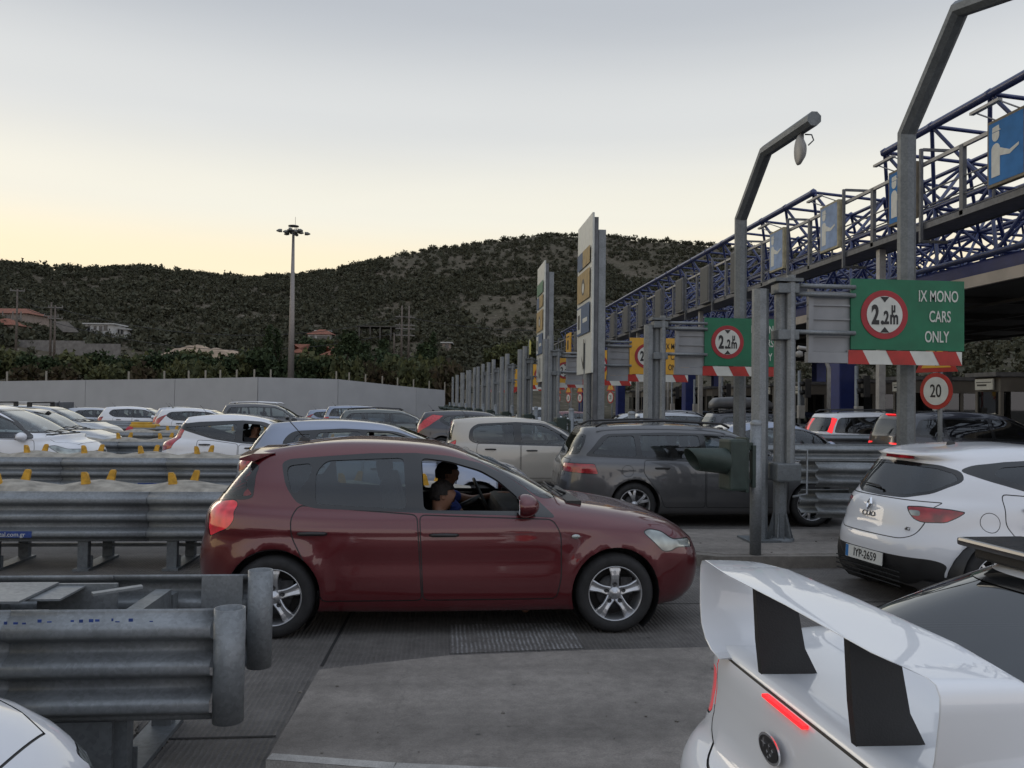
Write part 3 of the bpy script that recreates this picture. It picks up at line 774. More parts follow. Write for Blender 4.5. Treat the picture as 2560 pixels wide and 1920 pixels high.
# ================================================================ houses, poles and mound on the slope
ROOFT = mat('red_roof_tile', (.20, .075, .045), .9, var=.35, scale=3, bump=.5, bscale=8, coords='Object')
WHITEW = mat('whitewash', (.42, .42, .41), .9, var=.08, scale=2)
STUCCO = mat('pinkish_stucco', (.26, .21, .18), .9, var=.15, scale=2)
PANE = mat('dark_window_pane', (.02, .022, .025), .15, coat=.3)
WOODP = mat('weathered_wood', (.12, .10, .085), .9, var=.3, scale=5)
CONC = mat('bare_concrete', (.17, .16, .15), .95, var=.2, scale=2)
def slope_pt(px, py, d): p = P(px, py, d); return p
def house(px0, px1, pyb, pyt, d, label, wallm, roof='flat', wins=(), depth=6, name='house', cat='house'):
    a, b = P(px0, pyb, d), P(px1, pyb, d); tz = P((px0 + px1) / 2, pyt, d).z
    c = (a + b) / 2; L = (b - a).length; H_ = tz - c.z
    root = empty(name, (c.x, c.y, c.z), -YAW, label, cat)
    m_ = MB(); m_.box((0, depth / 2, H_ / 2 - 1.2), (L, depth, H_ + 2.4)); m_.build('wall', wallm, root)
    m_ = MB()
    if roof == 'flat': m_.box((0, depth / 2, H_ + .12), (L + .8, depth + .8, .24)); m_.build('roof', WHITEW, root)
    else:
        e = .5; rh = 1.4
        vs = [(-L / 2 - e, -e, H_), (L / 2 + e, -e, H_), (L / 2 + e, depth + e, H_), (-L / 2 - e, depth + e, H_), (-L / 2 + 2, depth / 2, H_ + rh), (L / 2 - 2, depth / 2, H_ + rh)]
        m_.add(vs, [(0, 1, 5, 4), (1, 2, 5), (2, 3, 4, 5), (3, 0, 4), (3, 2, 1, 0)]); m_.build('roof', ROOFT, root)
    for (u, v, ww, hh) in wins:
        m_ = MB(); m_.box((u * L / 2, -.03, v * H_), (ww, .08, hh)); wf = m_.build('window', PANE, root)
        m2 = MB(); m2.box((u * L / 2, -.05, v * H_ - hh / 2 - .06), (ww + .2, .14, .08)); m2.build('sill', CONC, wf)
    return root
h1 = house(-70, 66, 812, 783, 165, 'red tiled house with long balcony high on the left of the slope', STUCCO, 'hip', [(-.1, .55, 1.2, 1.4), (.3, .55, 1.2, 1.4), (.7, .55, 1.0, 1.4)], 8)
m_ = MB(); m_.box((0, -1.2, .05), (12, 2.2, .2)); [m_.bar((x, -2.2, -3), (x, -2.2, 2.5), .16, .16) for x in (-4, -2, 0, 2, 4, 5.6)]; m_.bar((-5.8, -2.2, 1.05), (5.8, -2.2, 1.05), .06, .06)
m_.build('balcony', CONC, h1)
h1.scale = (1, 1, 1)
house(-40, 30, 826, 812, 150, 'lower red tiled outbuilding below the balcony house', STUCCO, 'hip', [(.2, .5, .8, .8)], 5)
house(213, 283, 831, 811, 160, 'long white single storey house with flat roof above the mound', WHITEW, 'flat', [(-.75, .55, .5, 1.0), (-.3, .6, .5, .7), (.1, .5, .6, .9), (.45, .6, .7, .9)], 5)
house(286, 316, 834, 824, 162, 'low white annex right of the long white house', WHITEW, 'flat', [(-.4, .5, .5, .9), (.3, .5, .5, .9)], 4)
house(769, 828, 850, 836, 190, 'white villa with red roof and arched porch below the ridge', WHITEW, 'hip', [(-.6, .5, 1, .8), (.1, .4, 1.6, .9), (.6, .4, 1.4, .9)], 6)
house(790, 822, 836, 828, 196, 'small white upper storey behind the villa roof', WHITEW, 'flat', [(.1, .5, .6, .4), (.6, .5, .6, .4)], 4)
house(732, 758, 892, 882, 120, 'low terracotta roofed shed right of the light mast', STUCCO, 'hip', [], 4)
house(808, 842, 896, 888, 122, 'low tiled shed among bushes below the villa', STUCCO, 'hip', [(0, .5, .5, .4)], 4)
house(1106, 1126, 872, 858, 170, 'small pale hut beside the right end of the wall', STUCCO, 'flat', [(.1, .5, .8, .8)], 4)
# stairs
m_ = MB(); a, b = P(152, 806, 158), P(178, 830, 150)
for i in range(16):
    p = a.lerp(b, i / 16); m_.box((p.x, p.y, p.z), (2.4, .8, .35))
c_ = a.copy()
o = m_.build('outdoor_stairs', CONC); tag(o, 'long pale flight of steps beside the balcony house', 'stairs')
# ruin frame
rp_ = P(950, 842, 185)
m_ = MB()
for x in (-4.6, -2.2, 0, 2.4, 4.6): m_.box((x, 0, .7), (.3, .3, 3.0)); m_.box((x, 5, .7), (.3, .3, 3.0))
m_.box((0, 2.5, 2.3), (9.8, 5.6, .22))
o = m_.build('concrete_frame', mat('dark_bare_concrete', (.085, .08, .072), .95, var=.3), loc=rp_); tag(o, 'unfinished concrete frame with flat slab on slope right of the villa', 'ruin')
# earth mound
m_ = MB(); mc = P(515, 885, 130)
nx, ny = 34, 12
for j in range(ny):
    for i in range(nx):
        u = i / (nx - 1) * 2 - 1; v = j / (ny - 1) * 2 - 1
        h = max(0, 1 - abs(u) ** 2.4) * max(0, 1 - v * v) * 2.9 * (.8 + .35 * noise.noise(Vector((u * 4, v * 2, 1)))) + .25 * noise.noise(Vector((u * 18, v * 8, 5)))
        m_.v.append((mc.x + u * 8.5, mc.y + v * 4, mc.z - 1.2 + h))
for j in range(ny - 1):
    for i in range(nx - 1): m_.f.append((j * nx + i, j * nx + i + 1, (j + 1) * nx + i + 1, (j + 1) * nx + i)); m_.m.append(0); m_.sm.append(True)
tag(m_.build('earth_mound', mat('dug_earth', (.33, .25, .18), .95, var=.3, scale=.6, bump=.6, bscale=3)), kind='structure')
# terraces under the houses
for (x0, x1, yb, yt, d) in ((40, 210, 868, 850, 140), (140, 300, 872, 858, 135), (-60, 60, 850, 835, 145)):
    a, b = P(x0, yb, d), P(x1, yb, d); c = (a + b) / 2; tz = P(x0, yt, d).z
    m_ = MB(); m_.box((0, 0, (tz - c.z) / 2 - 1), ((b - a).length, .4, tz - c.z + 2))
    tag(m_.build('retaining_wall', CONC, loc=c, rz=-YAW), ['low pale retaining wall below the stairs', 'low pale retaining wall in front of the white house', 'low pale retaining wall below the tiled outbuilding'][(x0 == 140) + 2 * (x0 == -60)], 'wall')
def power_pole(px, pyt, pyb, d, label, twin=False, arms=()):
    a, b = P(px, pyb, d), P(px, pyt, d); H_ = b.z - a.z
    root = empty('power_pole', a, -YAW + .3, label, 'power pole')
    m_ = MB()
    for dx in ((-.55, .55) if twin else (0,)): m_.tube([(dx, 0, -2), (dx, 0, H_)], [.19, .12], n=7)
    m_.build('pole', WOODP, root)
    m_ = MB()
    for z in arms: m_.box((0, 0, H_ * z), (3.0 if twin else 2.0, .14, .16)); m_.box((.9, .1, H_ * z + .2), (.1, .1, .3)); m_.box((-.9, .1, H_ * z + .2), (.1, .1, .3))
    if arms: m_.build('crossarm', CONC, root)
    return root
power_pole(40, 722, 872, 125, 'single tall pole in front of the balcony house', False, (.97,))
power_pole(126, 755, 872, 122, 'left leg of the two poles standing close together below the stairs', False, (.7,))
power_pole(136, 763, 872, 122, 'stouter pole of the close pair below the stairs', False, (.95, .7))
power_pole(1012, 764, 892, 128, 'twin concrete power pole with four crossarms right of the ruin', True, (.78, .62, .55, .42))
power_pole(985, 832, 862, 160, 'short bare pole between the ruin and the twin power pole', False, ())
m_ = MB()
def wire(a, b, sag, r_=.035):
    pts = [a.lerp(b, t) - Vector((0, 0, sag * 4 * t * (1 - t))) for t in np.linspace(0, 1, 13)]
    m_.tube(pts, r_, n=4, cap=False)
pA, pB, pC = P(40, 735, 125), P(131, 768, 122), P(1012, 792, 128)
for dz in (0, -.9): wire(pA + Vector((0, 0, dz)), pB + Vector((0, 0, dz)), .8)
for dz in (0, -2.2): wire(pB + Vector((0, 0, dz)), pC + Vector((0, 0, dz)), 3.5, .04)
wire(pC, P(1700, 770, 150), 3.0, .04)
tag(m_.build('power_lines', mat('cable', (.03, .03, .03), .6)), 'thin power lines strung from pole to pole along the foot of the hill', 'power lines')
# yellow feather flag
fp = P(1322, 892, 120)
fl = empty('feather_flag', fp, -YAW, 'yellow feather flag left of the tall lane signs', 'flag')
m_ = MB(); m_.tube([(0, 0, -1), (0, 0, 2.2), (.1, 0, 2.5)], .04, n=5); m_.build('pole', WHITEW, fl)
m_ = MB(); m_.prism([(0, .3), (.28, .35), (.32, 2.1), (.15, 2.45), (0, 2.5)], -.01, .01, M=Matrix.Rotation(PI / 2, 4, 'X')); m_.build('banner', mat('yellow_banner', (.45, .42, .12), .8), fl)
# ================================================================ toll canopy with blue space frame
BLUE = mat('blue_painted_steel', (.026, .040, .125), .45, var=.25, scale=4, coat=.2)
BLUECOL = mat('blue_column_paint', (.015, .03, .16), .5, var=.15, scale=2)
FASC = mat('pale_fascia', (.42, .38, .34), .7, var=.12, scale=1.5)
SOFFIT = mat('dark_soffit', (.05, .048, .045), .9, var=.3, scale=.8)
GREYST = mat('grey_painted_steel', (.12, .125, .135), .55, metal=.2, var=.2, scale=5)
can = empty('toll_canopy', (16, 60, 0), 0, 'long toll plaza canopy carrying a blue tubular space frame', 'canopy')
CO = Vector((16, 60, 0))
def rod(mb, a, b, r_, n=6): mb.tube([Vector(a) - CO, Vector(b) - CO], r_ * 1.3, n=n, cap=False)
Ynode = [22.9 + 2.9 * k for k in range(-6, 31)]
xs_t = [16, 19.2, 22.4, 25.6, 28.8]
def zt(x): return 11.0 - .06 * (x - 16) ** 1.25
def zm(x): return 8.7 - .04 * (x - 16)
for k in range(len(Ynode) - 1):
    y, y1 = Ynode[k], Ynode[k + 1]; ym = (y + y1) / 2; yp = ym - 2.9
    gap = abs(y - 31.6) < .1
    m_ = MB()
    near = y < 62
    far = y >= 62
    for i, x in enumerate(xs_t):
        if not (gap and i == 0) and not (abs(y1 - 31.6) < .1 and i == 0): rod(m_, (x, y, zt(x)), (x, y1, zt(x)), .10 if i == 0 else .06)
        if i < 4 and not (gap and i == 0): rod(m_, (x, y, zt(x)), (xs_t[i + 1], y, zt(xs_t[i + 1])), .05)
    xm = [17.0, 20.6, 23.8, 27.0]
    for i, x in enumerate(xm):
        rod(m_, (x, yp, zm(x)), (x, ym, zm(x)), .06)
        if i < 3: rod(m_, (x, ym, zm(x)), (xm[i + 1], ym, zm(xm[i + 1])), .045)
        for (xx, yy) in ((xs_t[i], y), (xs_t[i], y1), (xs_t[i + 1], y), (xs_t[i + 1], y1)):
            if i == 0 and xx == 16 and abs(yy - 31.6) < .1: continue
            rod(m_, (x, ym, zm(x)), (xx, yy, zt(xx)), .05 if i < 2 else .042)
    xl = [16.2, 18.8, 22.2, 25.4, 28.4]
    for i, x in enumerate(xl):
        rod(m_, (x, y, 6.35), (x, y1, 6.35), .07 if i == 0 else .05)
        if i < 4: rod(m_, (x, y, 6.35), (xl[i + 1], y, 6.35), .045)
        for j in (i - 1, i):
            if 0 <= j < 4:
                rod(m_, (x, y, 6.35), (xm[j], ym, zm(xm[j])), .045)
                rod(m_, (x, y, 6.35), (xm[j], yp, zm(xm[j])), .045)
    for x in xs_t[:2]:
        if (x == 16 and abs(y - 31.6) < .1) or far: continue
        bm = bmesh.new(); bmesh.ops.create_icosphere(bm, subdivisions=1, radius=.18)
        m_.add([v.co + Vector((x, y, zt(x))) - CO for v in bm.verts], [[v.index for v in f.verts] for f in bm.faces], 0, True); bm.free()
    m_.build('truss_bay', BLUE, can)
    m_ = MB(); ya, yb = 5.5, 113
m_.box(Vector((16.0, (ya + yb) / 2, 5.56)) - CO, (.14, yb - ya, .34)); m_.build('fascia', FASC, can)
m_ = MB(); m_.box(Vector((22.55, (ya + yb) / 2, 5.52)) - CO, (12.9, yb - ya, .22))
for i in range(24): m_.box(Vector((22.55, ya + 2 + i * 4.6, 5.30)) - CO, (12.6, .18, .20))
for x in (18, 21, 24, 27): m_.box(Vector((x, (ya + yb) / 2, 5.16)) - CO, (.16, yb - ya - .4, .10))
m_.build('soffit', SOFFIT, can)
m_ = MB(); m_.box(Vector((16.5, (ya + yb) / 2, 6.05)) - CO, (.2, yb - ya, .42)); m_.box(Vector((22.6, (ya + yb) / 2, 5.80)) - CO, (12.4, yb - ya, .3)); m_.build('roof_edge_beam', BLUECOL, can)
for i, y in enumerate((12.5, 35.0, 57.6, 80.0, 102)):
    m_ = MB()
    m_.box(Vector((17.6, y, 2.65)) - CO, (.75, .95, 5.3), bev=.05); m_.box(Vector((17.6, y, 5.0)) - CO, (1.0, 1.3, .3))
    m_.build('column', BLUECOL, can)
    m_ = MB(); m_.box(Vector((27.2, y, 2.6)) - CO, (.7, .8, 5.2)); m_.build('column', BLUECOL, can)

# catwalk in front of the frame
cw = empty('sign_catwalk', (14.5, 60, 7.1), 0, 'grey steel walkway with handrails in front of the blue space frame', 'walkway')
CW = Vector((14.5, 60, 7.1))
m_ = MB(); m_.box((.25, 0, -.02), (.9, 107, .10)); m_.box((-.22, 0, .02), (.08, 107, .17)); m_.box((.72, 0, .0), (.06, 107, .2)); m_.build('deck', GREYST, cw)
RAILM = mat('handrail_steel', (.33, .325, .315), .5, metal=.3, var=.15)
m_ = MB(); m_.bar((-.2, -53.5, 1.9), (-.2, 53.5, 1.9), .10, .10); m_.build('handrail', RAILM, cw)
m_ = MB()
for z in (.55, 1.05): m_.bar((-.2, -53.5, z), (-.2, 53.5, z), .035, .035)
for z in (.5, 1.0): m_.bar((.7, -53.5, z), (.7, 53.5, z), .035, .035)
m_.build('knee_rail', GREYST, cw)
LY = [19.5 + 4.75 * k for k in range(-2, 19)]
for y in LY:
    m_ = MB(); yy = y + 2.1 - 60
    m_.box((-.2, yy, .95), (.12, .16, 1.95)); m_.box((.7, yy, .55), (.06, .06, 1.1)); m_.build('upright', GREYST, cw)
    m_ = MB(); yy = y - .85 - 60
    m_.box((-.32, yy, .95), (.09, .09, 2.8)); m_.box((.14, yy, 2.33), (.83, .08, .08)); m_.box((.1, yy, -.42), (.8, .08, .08))
    m_.build('sign_bracket', GREYST, cw)
for q in (12.5, 35.0, 57.6, 80, 102):
    m_ = MB(); m_.box((.9, q - 60, -.3), (1.5, .16, .2)); m_.bar((1.6, q - 60, -.4), (.3, q - 60, -.05), .1, .1); m_.build('support_arm', GREYST, cw)
# lane signs hung on the walkway
SBLUE = mat('sign_blue', (.035, .17, .42), .6, var=.12, scale=3, spec=.2)
SBLUEF = mat('sign_blue_faded', (.26, .35, .52), .6, var=.15, scale=3, spec=.2)
SWHITE = mat('sign_white', (.55, .56, .52), .45, var=.08)
SFRAME = mat('sign_box_frame', (.20, .17, .12), .7, var=.2)
SFRAMEB = mat('sign_box_frame_faded', (.40, .36, .24), .7, var=.2)
DARKLED = mat('dark_led_panel', (.06, .065, .068), .6, var=.2, scale=20)
SYEL = mat('sign_yellow', (.62, .33, .03), .45, var=.08)
def sgnM(x, y, z):   # faces -X; local x runs to the viewer's right (-Y), local y up
    return frameM((x, y, z), (0, -1, 0), (0, 0, 1), (-1, 0, 0))
def circ(cx, cy, r_, n=28, a0=0, a1=2 * PI): return [(cx + r_ * math.cos(a0 + (a1 - a0) * i / n), cy + r_ * math.sin(a0 + (a1 - a0) * i / n)) for i in range(n if a1 - a0 > 6.2 else n + 1)]
def blue_sign(y, label, frame):
    z0 = 8.28; W_, H_ = 1.42, 1.72
    root = empty('attendant_sign', (14.05, y, z0), 0, label, 'lane sign', 'blue toll attendant signs on the walkway')
    M = sgnM(0, 0, 0)
    m_ = MB(); m_.box((.07, 0, 0), (.16, W_, H_), bev=.02); m_.build('sign_box', frame, root)
    m_ = MB(); m_.prism([(-.64, -.78), (.64, -.78), (.64, .78), (-.64, .78)], .012, .018, M=M); m_.build('sign_face', SBLUE if frame is SFRAME else SBLUEF, root)
    m_ = MB()
    hx = -.36
    m_.prism(circ(hx, .42, .135, 20, PI, 2 * PI) + [(hx + .135, .52), (hx - .135, .52)], .02, .026, M=M)
    m_.prism([(hx - .135, .535), (hx + .20, .535), (hx + .14, .575), (hx + .12, .68), (hx - .12, .66)], .02, .026, M=M)
    m_.prism([(hx - .16, -.62), (hx + .16, -.62), (hx + .16, -.12), (hx + .52, -.18), (hx + .85, -.05), (hx + .85, .02), (hx + .52, -.07), (hx + .17, .08)] + [(hx + .16 * math.cos(t), .08 + .15 * math.sin(t)) for t in [PI * i / 10 for i in range(11)]], .02, .026, M=M)
    m_.build('attendant_pictogram', SWHITE, root)
    m_ = MB(); m_.box((-.55, .0, 1.02), (.12, 1.1, .07)); m_.bar((-.5, .45, 1.02), (.1, .45, .84), .03, .03); m_.bar((-.5, -.45, 1.02), (.1, -.45, .84), .03, .03)
    m_.build('sign_lamp', RAILM, root)
blue_sign(LY[2], 'big blue sign with a white toll attendant, nearest and cut by the picture edge', SFRAME)
blue_sign(LY[3], 'blue attendant sign mostly hidden behind the big bent lamp pole', SFRAME)
blue_sign(LY[4], 'blue attendant sign just left of the big bent lamp pole', SFRAMEB)
blue_sign(LY[5], 'smallest faded blue attendant sign, nearest the camera pole with the hanging lamp', SFRAMEB)
for i, y in enumerate(LY[6:20]):
    if i in (11, 12, 13): continue
    root = empty('display_panel', (14.05, y, 8.15), 0, 'dark display panel on the walkway, %s' % (['just behind the lamp pole with the hanging lamp', 'second left of the lamp pole', 'third left of the lamp pole', 'fourth left of the lamp pole', 'fifth left of the lamp pole', 'sixth left of the lamp pole', 'seventh left of the lamp pole', 'eighth left of the lamp pole', 'right of the tall lane sign post', 'close beside the tall lane sign post', 'last before the yellow panel'][i]), 'display panel', 'dark display panels on the walkway')
    m_ = MB(); m_.box((.07, 0, 0), (.2, 1.5, 2.0), bev=.02); m_.build('housing', GREYST, root)
    m_ = MB(); m_.box((-.045, 0, 0), (.02, 1.3, 1.8)); m_.build('screen', DARKLED, root)
root = empty('lane_sign', (14.05, 91, 8.3), 0, 'narrow yellow lane sign on the walkway between the tall lane signs', 'lane sign')
m_ = MB(); m_.box((.07, 0, 0), (.14, 3.0, 2.2)); m_.build('sign_box', SYEL, root)
m_ = MB(); m_.box((-.02, 0, -.2), (.03, .8, 1.0)); m_.box((-.02, 0, .7), (.03, 1.8, .12)); m_.build('pictogram', INK, root)

# toll booths and island clutter under the canopy
BOOTH = mat('booth_panel', (.15, .14, .125), .7, var=.15, scale=2)
bsg = [(20.5, 22.9), (20.8, 27.6), (20.5, 32.5), (20.5, 37.4), (20.5, 42.2), (20.8, 47.1), (20.5, 52), (20.5, 57), (20.5, 61.8), (20.5, 66.6), (20.5, 71.5), (20.5, 76.2), (20.5, 81.2)]
for i, (x, y) in enumerate(bsg):
    near_ = i < 6
    root = empty('toll_booth', (x, y, .13), 0, 'grey toll booth with dark windows, %s under the canopy' % (['nearest', 'second', 'third', 'fourth', 'fifth', 'sixth', 'seventh', 'eighth', 'ninth', 'tenth', 'eleventh', 'twelfth', 'farthest'][i]), 'toll booth', 'toll booths under the canopy')
    m_ = MB(); m_.box((0, 0, .5), (3.2, 1.35, 1.0)); m_.box((0, 0, 2.45), (3.2, 1.35, .5))
    for sx in (-1.54, -.5, .55, 1.54):
        for sy in (-.62, .62): m_.box((sx, sy, 1.6), (.12, .11, 1.22))
    m_.build('cabin', BOOTH, root)
    m_ = MB(); m_.box((0, 0, 2.78), (3.8, 1.7, .16), bev=.03); m_.build('roof', GREYST, root)
    for sy in (-.6, .6):
        m_ = MB(); m_.box((0, sy, 1.6), (2.96, .03, 1.18)); m_.build('side_window', GLASSD, root)
    m_ = MB(); m_.box((-1.55, 0, 1.6), (.03, 1.12, 1.18)); m_.build('front_window', GLASSD, root)
    if near_:
        m_ = MB(); m_.box((-1.72, 0, 2.45), (.06, .95, .38)); m_.build('name_board', SWHITE, root)
        m_ = MB(); m_.box((-1.757, 0, 2.52), (.01, .8, .03)); m_.box((-1.757, .1, 2.42), (.01, .5, .06)); m_.build('board_lettering', INK, root)
# lane posts with boxes (card readers) before each booth
GREYBOX = mat('pale_grey_box', (.30, .29, .27), .6, var=.1)
for i in range(1, 12):
    y = islY(i) + 1.0
    for x, nm in ((15.2, 'a'),):
        root = empty('card_reader', (x, y, .13), 0, 'slim post with pale reader box on the lane island before a toll booth', 'card reader', 'card readers along the lane islands')
        m_ = MB(); m_.tube([(0, 0, 0), (0, 0, 3.1)], .07, n=10); m_.box((0, 0, .05), (.3, .3, .1)); m_.build('post', GALV, root)
        m_ = MB(); m_.box((-.02, -.2, 1.35), (.28, .2, .55), bev=.02); m_.build('reader_box', GREYBOX, root)
        m_ = MB(); m_.box((.32, -.05, 2.35), (.26, .24, .8), bev=.03); m_.tube([(.18, -.05, 2.55), (-.02, -.05, 2.52)], .1, n=10); m_.tube([(.18, -.05, 2.2), (-.02, -.05, 2.17)], .1, n=10)
        m_.build('signal_head', BLACKPL, root)
for i, (x, y) in enumerate(((13.2, 27.2), (12.6, 36.5), (12.9, 46.2))):
    root = empty('small_lamp_post', (x, y, .13), 0, 'small bent pale lamp post under the canopy, %s' % ['nearest', 'middle one', 'farthest'][i], 'lamp post', 'small bent lamp posts')
    m_ = MB(); m_.tube([(0, 0, 0), (0, 0, 2.9), (-.25, 0, 3.5), (-1.1, 0, 3.6)], .07, n=8); m_.build('post', RAILM, root)
    m_ = MB(); m_.lathe([(.02, 0), (.12, -.05), (.13, -.2), (.02, -.24)], 10, M=Matrix.Translation((-1.05, 0, 3.5))); m_.build('lamp', GREYBOX, root)
# thin grey columns that carry the walkway
for i, y in enumerate((16.5, 26.4, 45.6, 60.5, 75, 92)):
    m_ = MB(); m_.box((0, 0, 3.5), (.22, .22, 7.0)); m_.box((0, 0, .03), (.5, .5, .06)); m_.box((0, 0, .5), (.26, .26, .9))
    tag(m_.build('steel_column', RAILM, loc=(14.6, y, .0)), 'thin pale square steel column carrying the walkway', 'column', 'thin steel columns of the walkway')

# ================================================================ kit on every lane island
SGREEN = mat('sign_green', (.004, .13, .062), .5, var=.14, scale=4)
SRED = mat('sign_red', (.30, .012, .02), .45, var=.12, scale=6)
STRIPER = mat('stripe_red', (.36, .016, .012), .4, var=.15, scale=6)
PANELG = mat('panel_back', (.24, .25, .265), .5, metal=.25, var=.12, scale=3)
VISG = mat('signal_green', (.026, .042, .036), .55, var=.2, scale=8, bump=.08)
def oct_post(name, loc, h, r_, label, group=None, mat_=GALV):
    root = empty(name, loc, 0, label, 'post', group)
    m_ = MB(); m_.tube([(0, 0, -.5), (0, 0, h)], r_, n=8, rot=PI / 8, sm=False); m_.build('shaft', mat_, root)
    m_ = MB(); m_.box((0, 0, .015), (.4, .4, .03)); m_.build('base_plate', GALV_D, root)
    return root
ordn = ['', 'nearest', 'second', 'third', 'fourth', 'fifth', 'sixth', 'seventh', 'eighth', 'ninth', 'tenth', 'eleventh', 'twelfth']
def limit_disc(mb_list, cx, cz, r_, M, lower=True):
    red, wh, ink = mb_list
    red.prism(circ(cx, cz, r_, 40), .004, .010, M=M)
    wh.prism(circ(cx, cz, r_ * .76, 40), .012, .015, M=M)
    for s in (1, -1):
        ink.prism([(cx - r_ * .19, cz + s * r_ * .73), (cx + r_ * .19, cz + s * r_ * .73), (cx, cz + s * r_ * .50)][::1 if s < 0 else -1], .016, .019, M=M)
def gate(k):
    X, Y = gateX(k), islY(k) + 1.0
    green = k < 3
    where = {1: 'big and nearest', 2: 'second, half hidden by posts'}.get(k)
    lab = ('green height limit gate, %s, CARS ONLY on its board' % where) if green else ('yellow height limit gate, %s from the camera' % ordn[k])
    root = empty('height_limit_gate', (X, Y, .13), 0, lab, 'height gate', 'height limit gates on the lane islands')
    dz = -.13
    m_ = MB(); m_.tube([(0, 0, 0), (0, 0, 3.30 + dz)], .078, n=8, rot=PI / 8, sm=False); m_.build('main_post', GALV, root)
    m_ = MB()
    m_.lathe([(.17, 0), (.17, .04), (.09, .06)], 12)
    for i in range(6):
        a = i * PI / 3; c_, s_ = math.cos(a), math.sin(a)
        m_.prism([(.075, .02), (.165, .02), (.15, .1), (.085, .34), (.075, .34)], -.007, .007, M=frameM((0, 0, 0), (c_, s_, 0), (0, 0, 1), (s_, -c_, 0)))
        m_.lathe([(.014, .04), (.014, .075)], 6, M=Matrix.Translation((.145 * math.cos(a + .5), .145 * math.sin(a + .5), 0)))
    m_.build('base_flange', GALV_D, root)
    m_ = MB(); m_.tube([(.075, -.12, 1.02 + dz), (.075, -.12, 3.34 + dz)], .055, n=8, rot=PI / 8, sm=False)
    m_.build('swing_tube', GALV, root)
    for bx in (((.03, -.06, .97 + dz), (.30, .30, .22), .02), ((.03, -.06, 3.28 + dz), (.34, .26, .04), 0), ((.03, -.05, 2.62 + dz), (.26, .24, .12), .01), ((.03, -.05, 3.18 + dz), (.26, .24, .12), .01)):
        m_ = MB(); m_.box(bx[0], bx[1], bev=bx[2]); m_.build('hinge_collar', GALV_D, root)
    m_ = MB(); m_.tube([(.14, -.2, 1.24 + dz), (.24, -.22, 1.24 + dz), (.24, -.22, .72 + dz), (.06, -.24, .69 + dz)], .015, n=7); m_.build('crank_handle', GALV, root)
    m_ = MB()
    for z in (3.22, 3.12, 2.66): m_.tube([(.12, -.1, z + dz), (.9, -.08, z + dz)], .028, n=8)
    m_.build('support_arm', GALV, root)
    m_ = MB(); m_.box((.60, 0, 2.80 + dz), (.54, .03, .74))
    for z in (2.62, 2.83, 3.0): m_.box((.60, -.025, z + dz), (.54, .03, .02))
    for x in (.36,): m_.box((x, -.03, 2.8 + dz), (.06, .04, .78))
    m_.box((.60, -.01, 2.36 + dz), (.56, .10, .13))
    m_.build('back_panel', PANELG, root)
    M = frameM((1.545, -.06, 0), (1, .0, 0), (0, 0, 1), (0, -1, 0))
    fc = SGREEN if green else SYEL
    m_ = MB(); m_.prism([(-.685, 2.465 + dz), (.77, 2.465 + dz), (.77, 3.33 + dz), (-.685, 3.33 + dz)], -.03, .0, M=M); m_.build('sign_board', fc, root)
    red, wh, ink = MB(), MB(), MB()
    limit_disc((red, wh, ink), -.265, 2.895 + dz, .30, M)
    add_text(ink, '2', M @ Matrix.Translation((-.385, 2.785 + dz, .018)), .32, .60, bold=.012)
    add_text(ink, '.', M @ Matrix.Translation((-.295, 2.785 + dz, .018)), .26, .8, bold=.010)
    add_text(ink, '2', M @ Matrix.Translation((-.245, 2.785 + dz, .018)), .22, .6, bold=.008)
    add_text(ink, 'm', M @ Matrix.Translation((-.145, 2.785 + dz, .018)), .23, .62, bold=.007)
    add_text(ink, '\u03bc', M @ Matrix.Translation((-.155, 2.93 + dz, .018)), .17, .62, bold=.006)
    tc_ = wh if green else ink
    for ln, z in (('IX MONO', 3.12), ('CARS', 2.87), ('ONLY', 2.62)):
        add_text(tc_, ln, M @ Matrix.Translation((.43 if ln == 'IX MONO' else .45 if ln == 'CARS' else .41, z - .05 + dz, .006)), .195, .60, bold=.002)
    red.build('limit_ring', SRED, root)
    if wh.v: wh.build('white_lettering', SWHITE, root)
    ink.build('black_lettering', INK, root)
    a_, b_ = MB(), MB(); x0, x1, z0, z1 = -.72, .74, 2.285 + dz, 2.455 + dz
    a_.prism([(x0, z0), (x1, z0), (x1, z1), (x0, z1)], -.02, .0, M=M)
    step = .30
    i = 0; x = x0 - .12
    while x < x1:
        if i % 2 == 0:
            q = [(x + .09, z0), (x + .09 + step, z0), (x + step, z1), (x, z1)]
            q = [(min(max(u, x0), x1), v) for u, v in q]
            if q[1][0] - q[0][0] > .01 or q[2][0] - q[3][0] > .01: b_.prism(q, .002, .005, M=M)
        x += step; i += 1
    sb = a_.build('striped_bar', SWHITE, root); b_.build('red_stripes', STRIPER, sb)
    return root
for k in range(1, 10): gate(k)
for k in range(1, 13):
    X, Y = gateX(k), islY(k) + .9
    lb = {1: 'octagonal galvanised post right beside the nearest height gate post', 2: 'octagonal galvanised post left of the second height gate post'}.get(k, 'tall octagonal galvanised post, %s in the row receding to the wall' % ordn[k])
    oct_post('octagonal_post', (X - (.25 if k == 1 else .14), Y + (.12 if k == 1 else .1), .13), 3.05 if k < 4 else 3.6, .10, lb, 'octagonal posts on the lane islands')
    if k >= 4:
        oct_post('octagonal_post', (X - .45, Y - 1.2, .13), 3.4, .09, 'tall galvanised post at the front edge of the %s lane island' % ordn[k], 'octagonal posts on the lane islands')
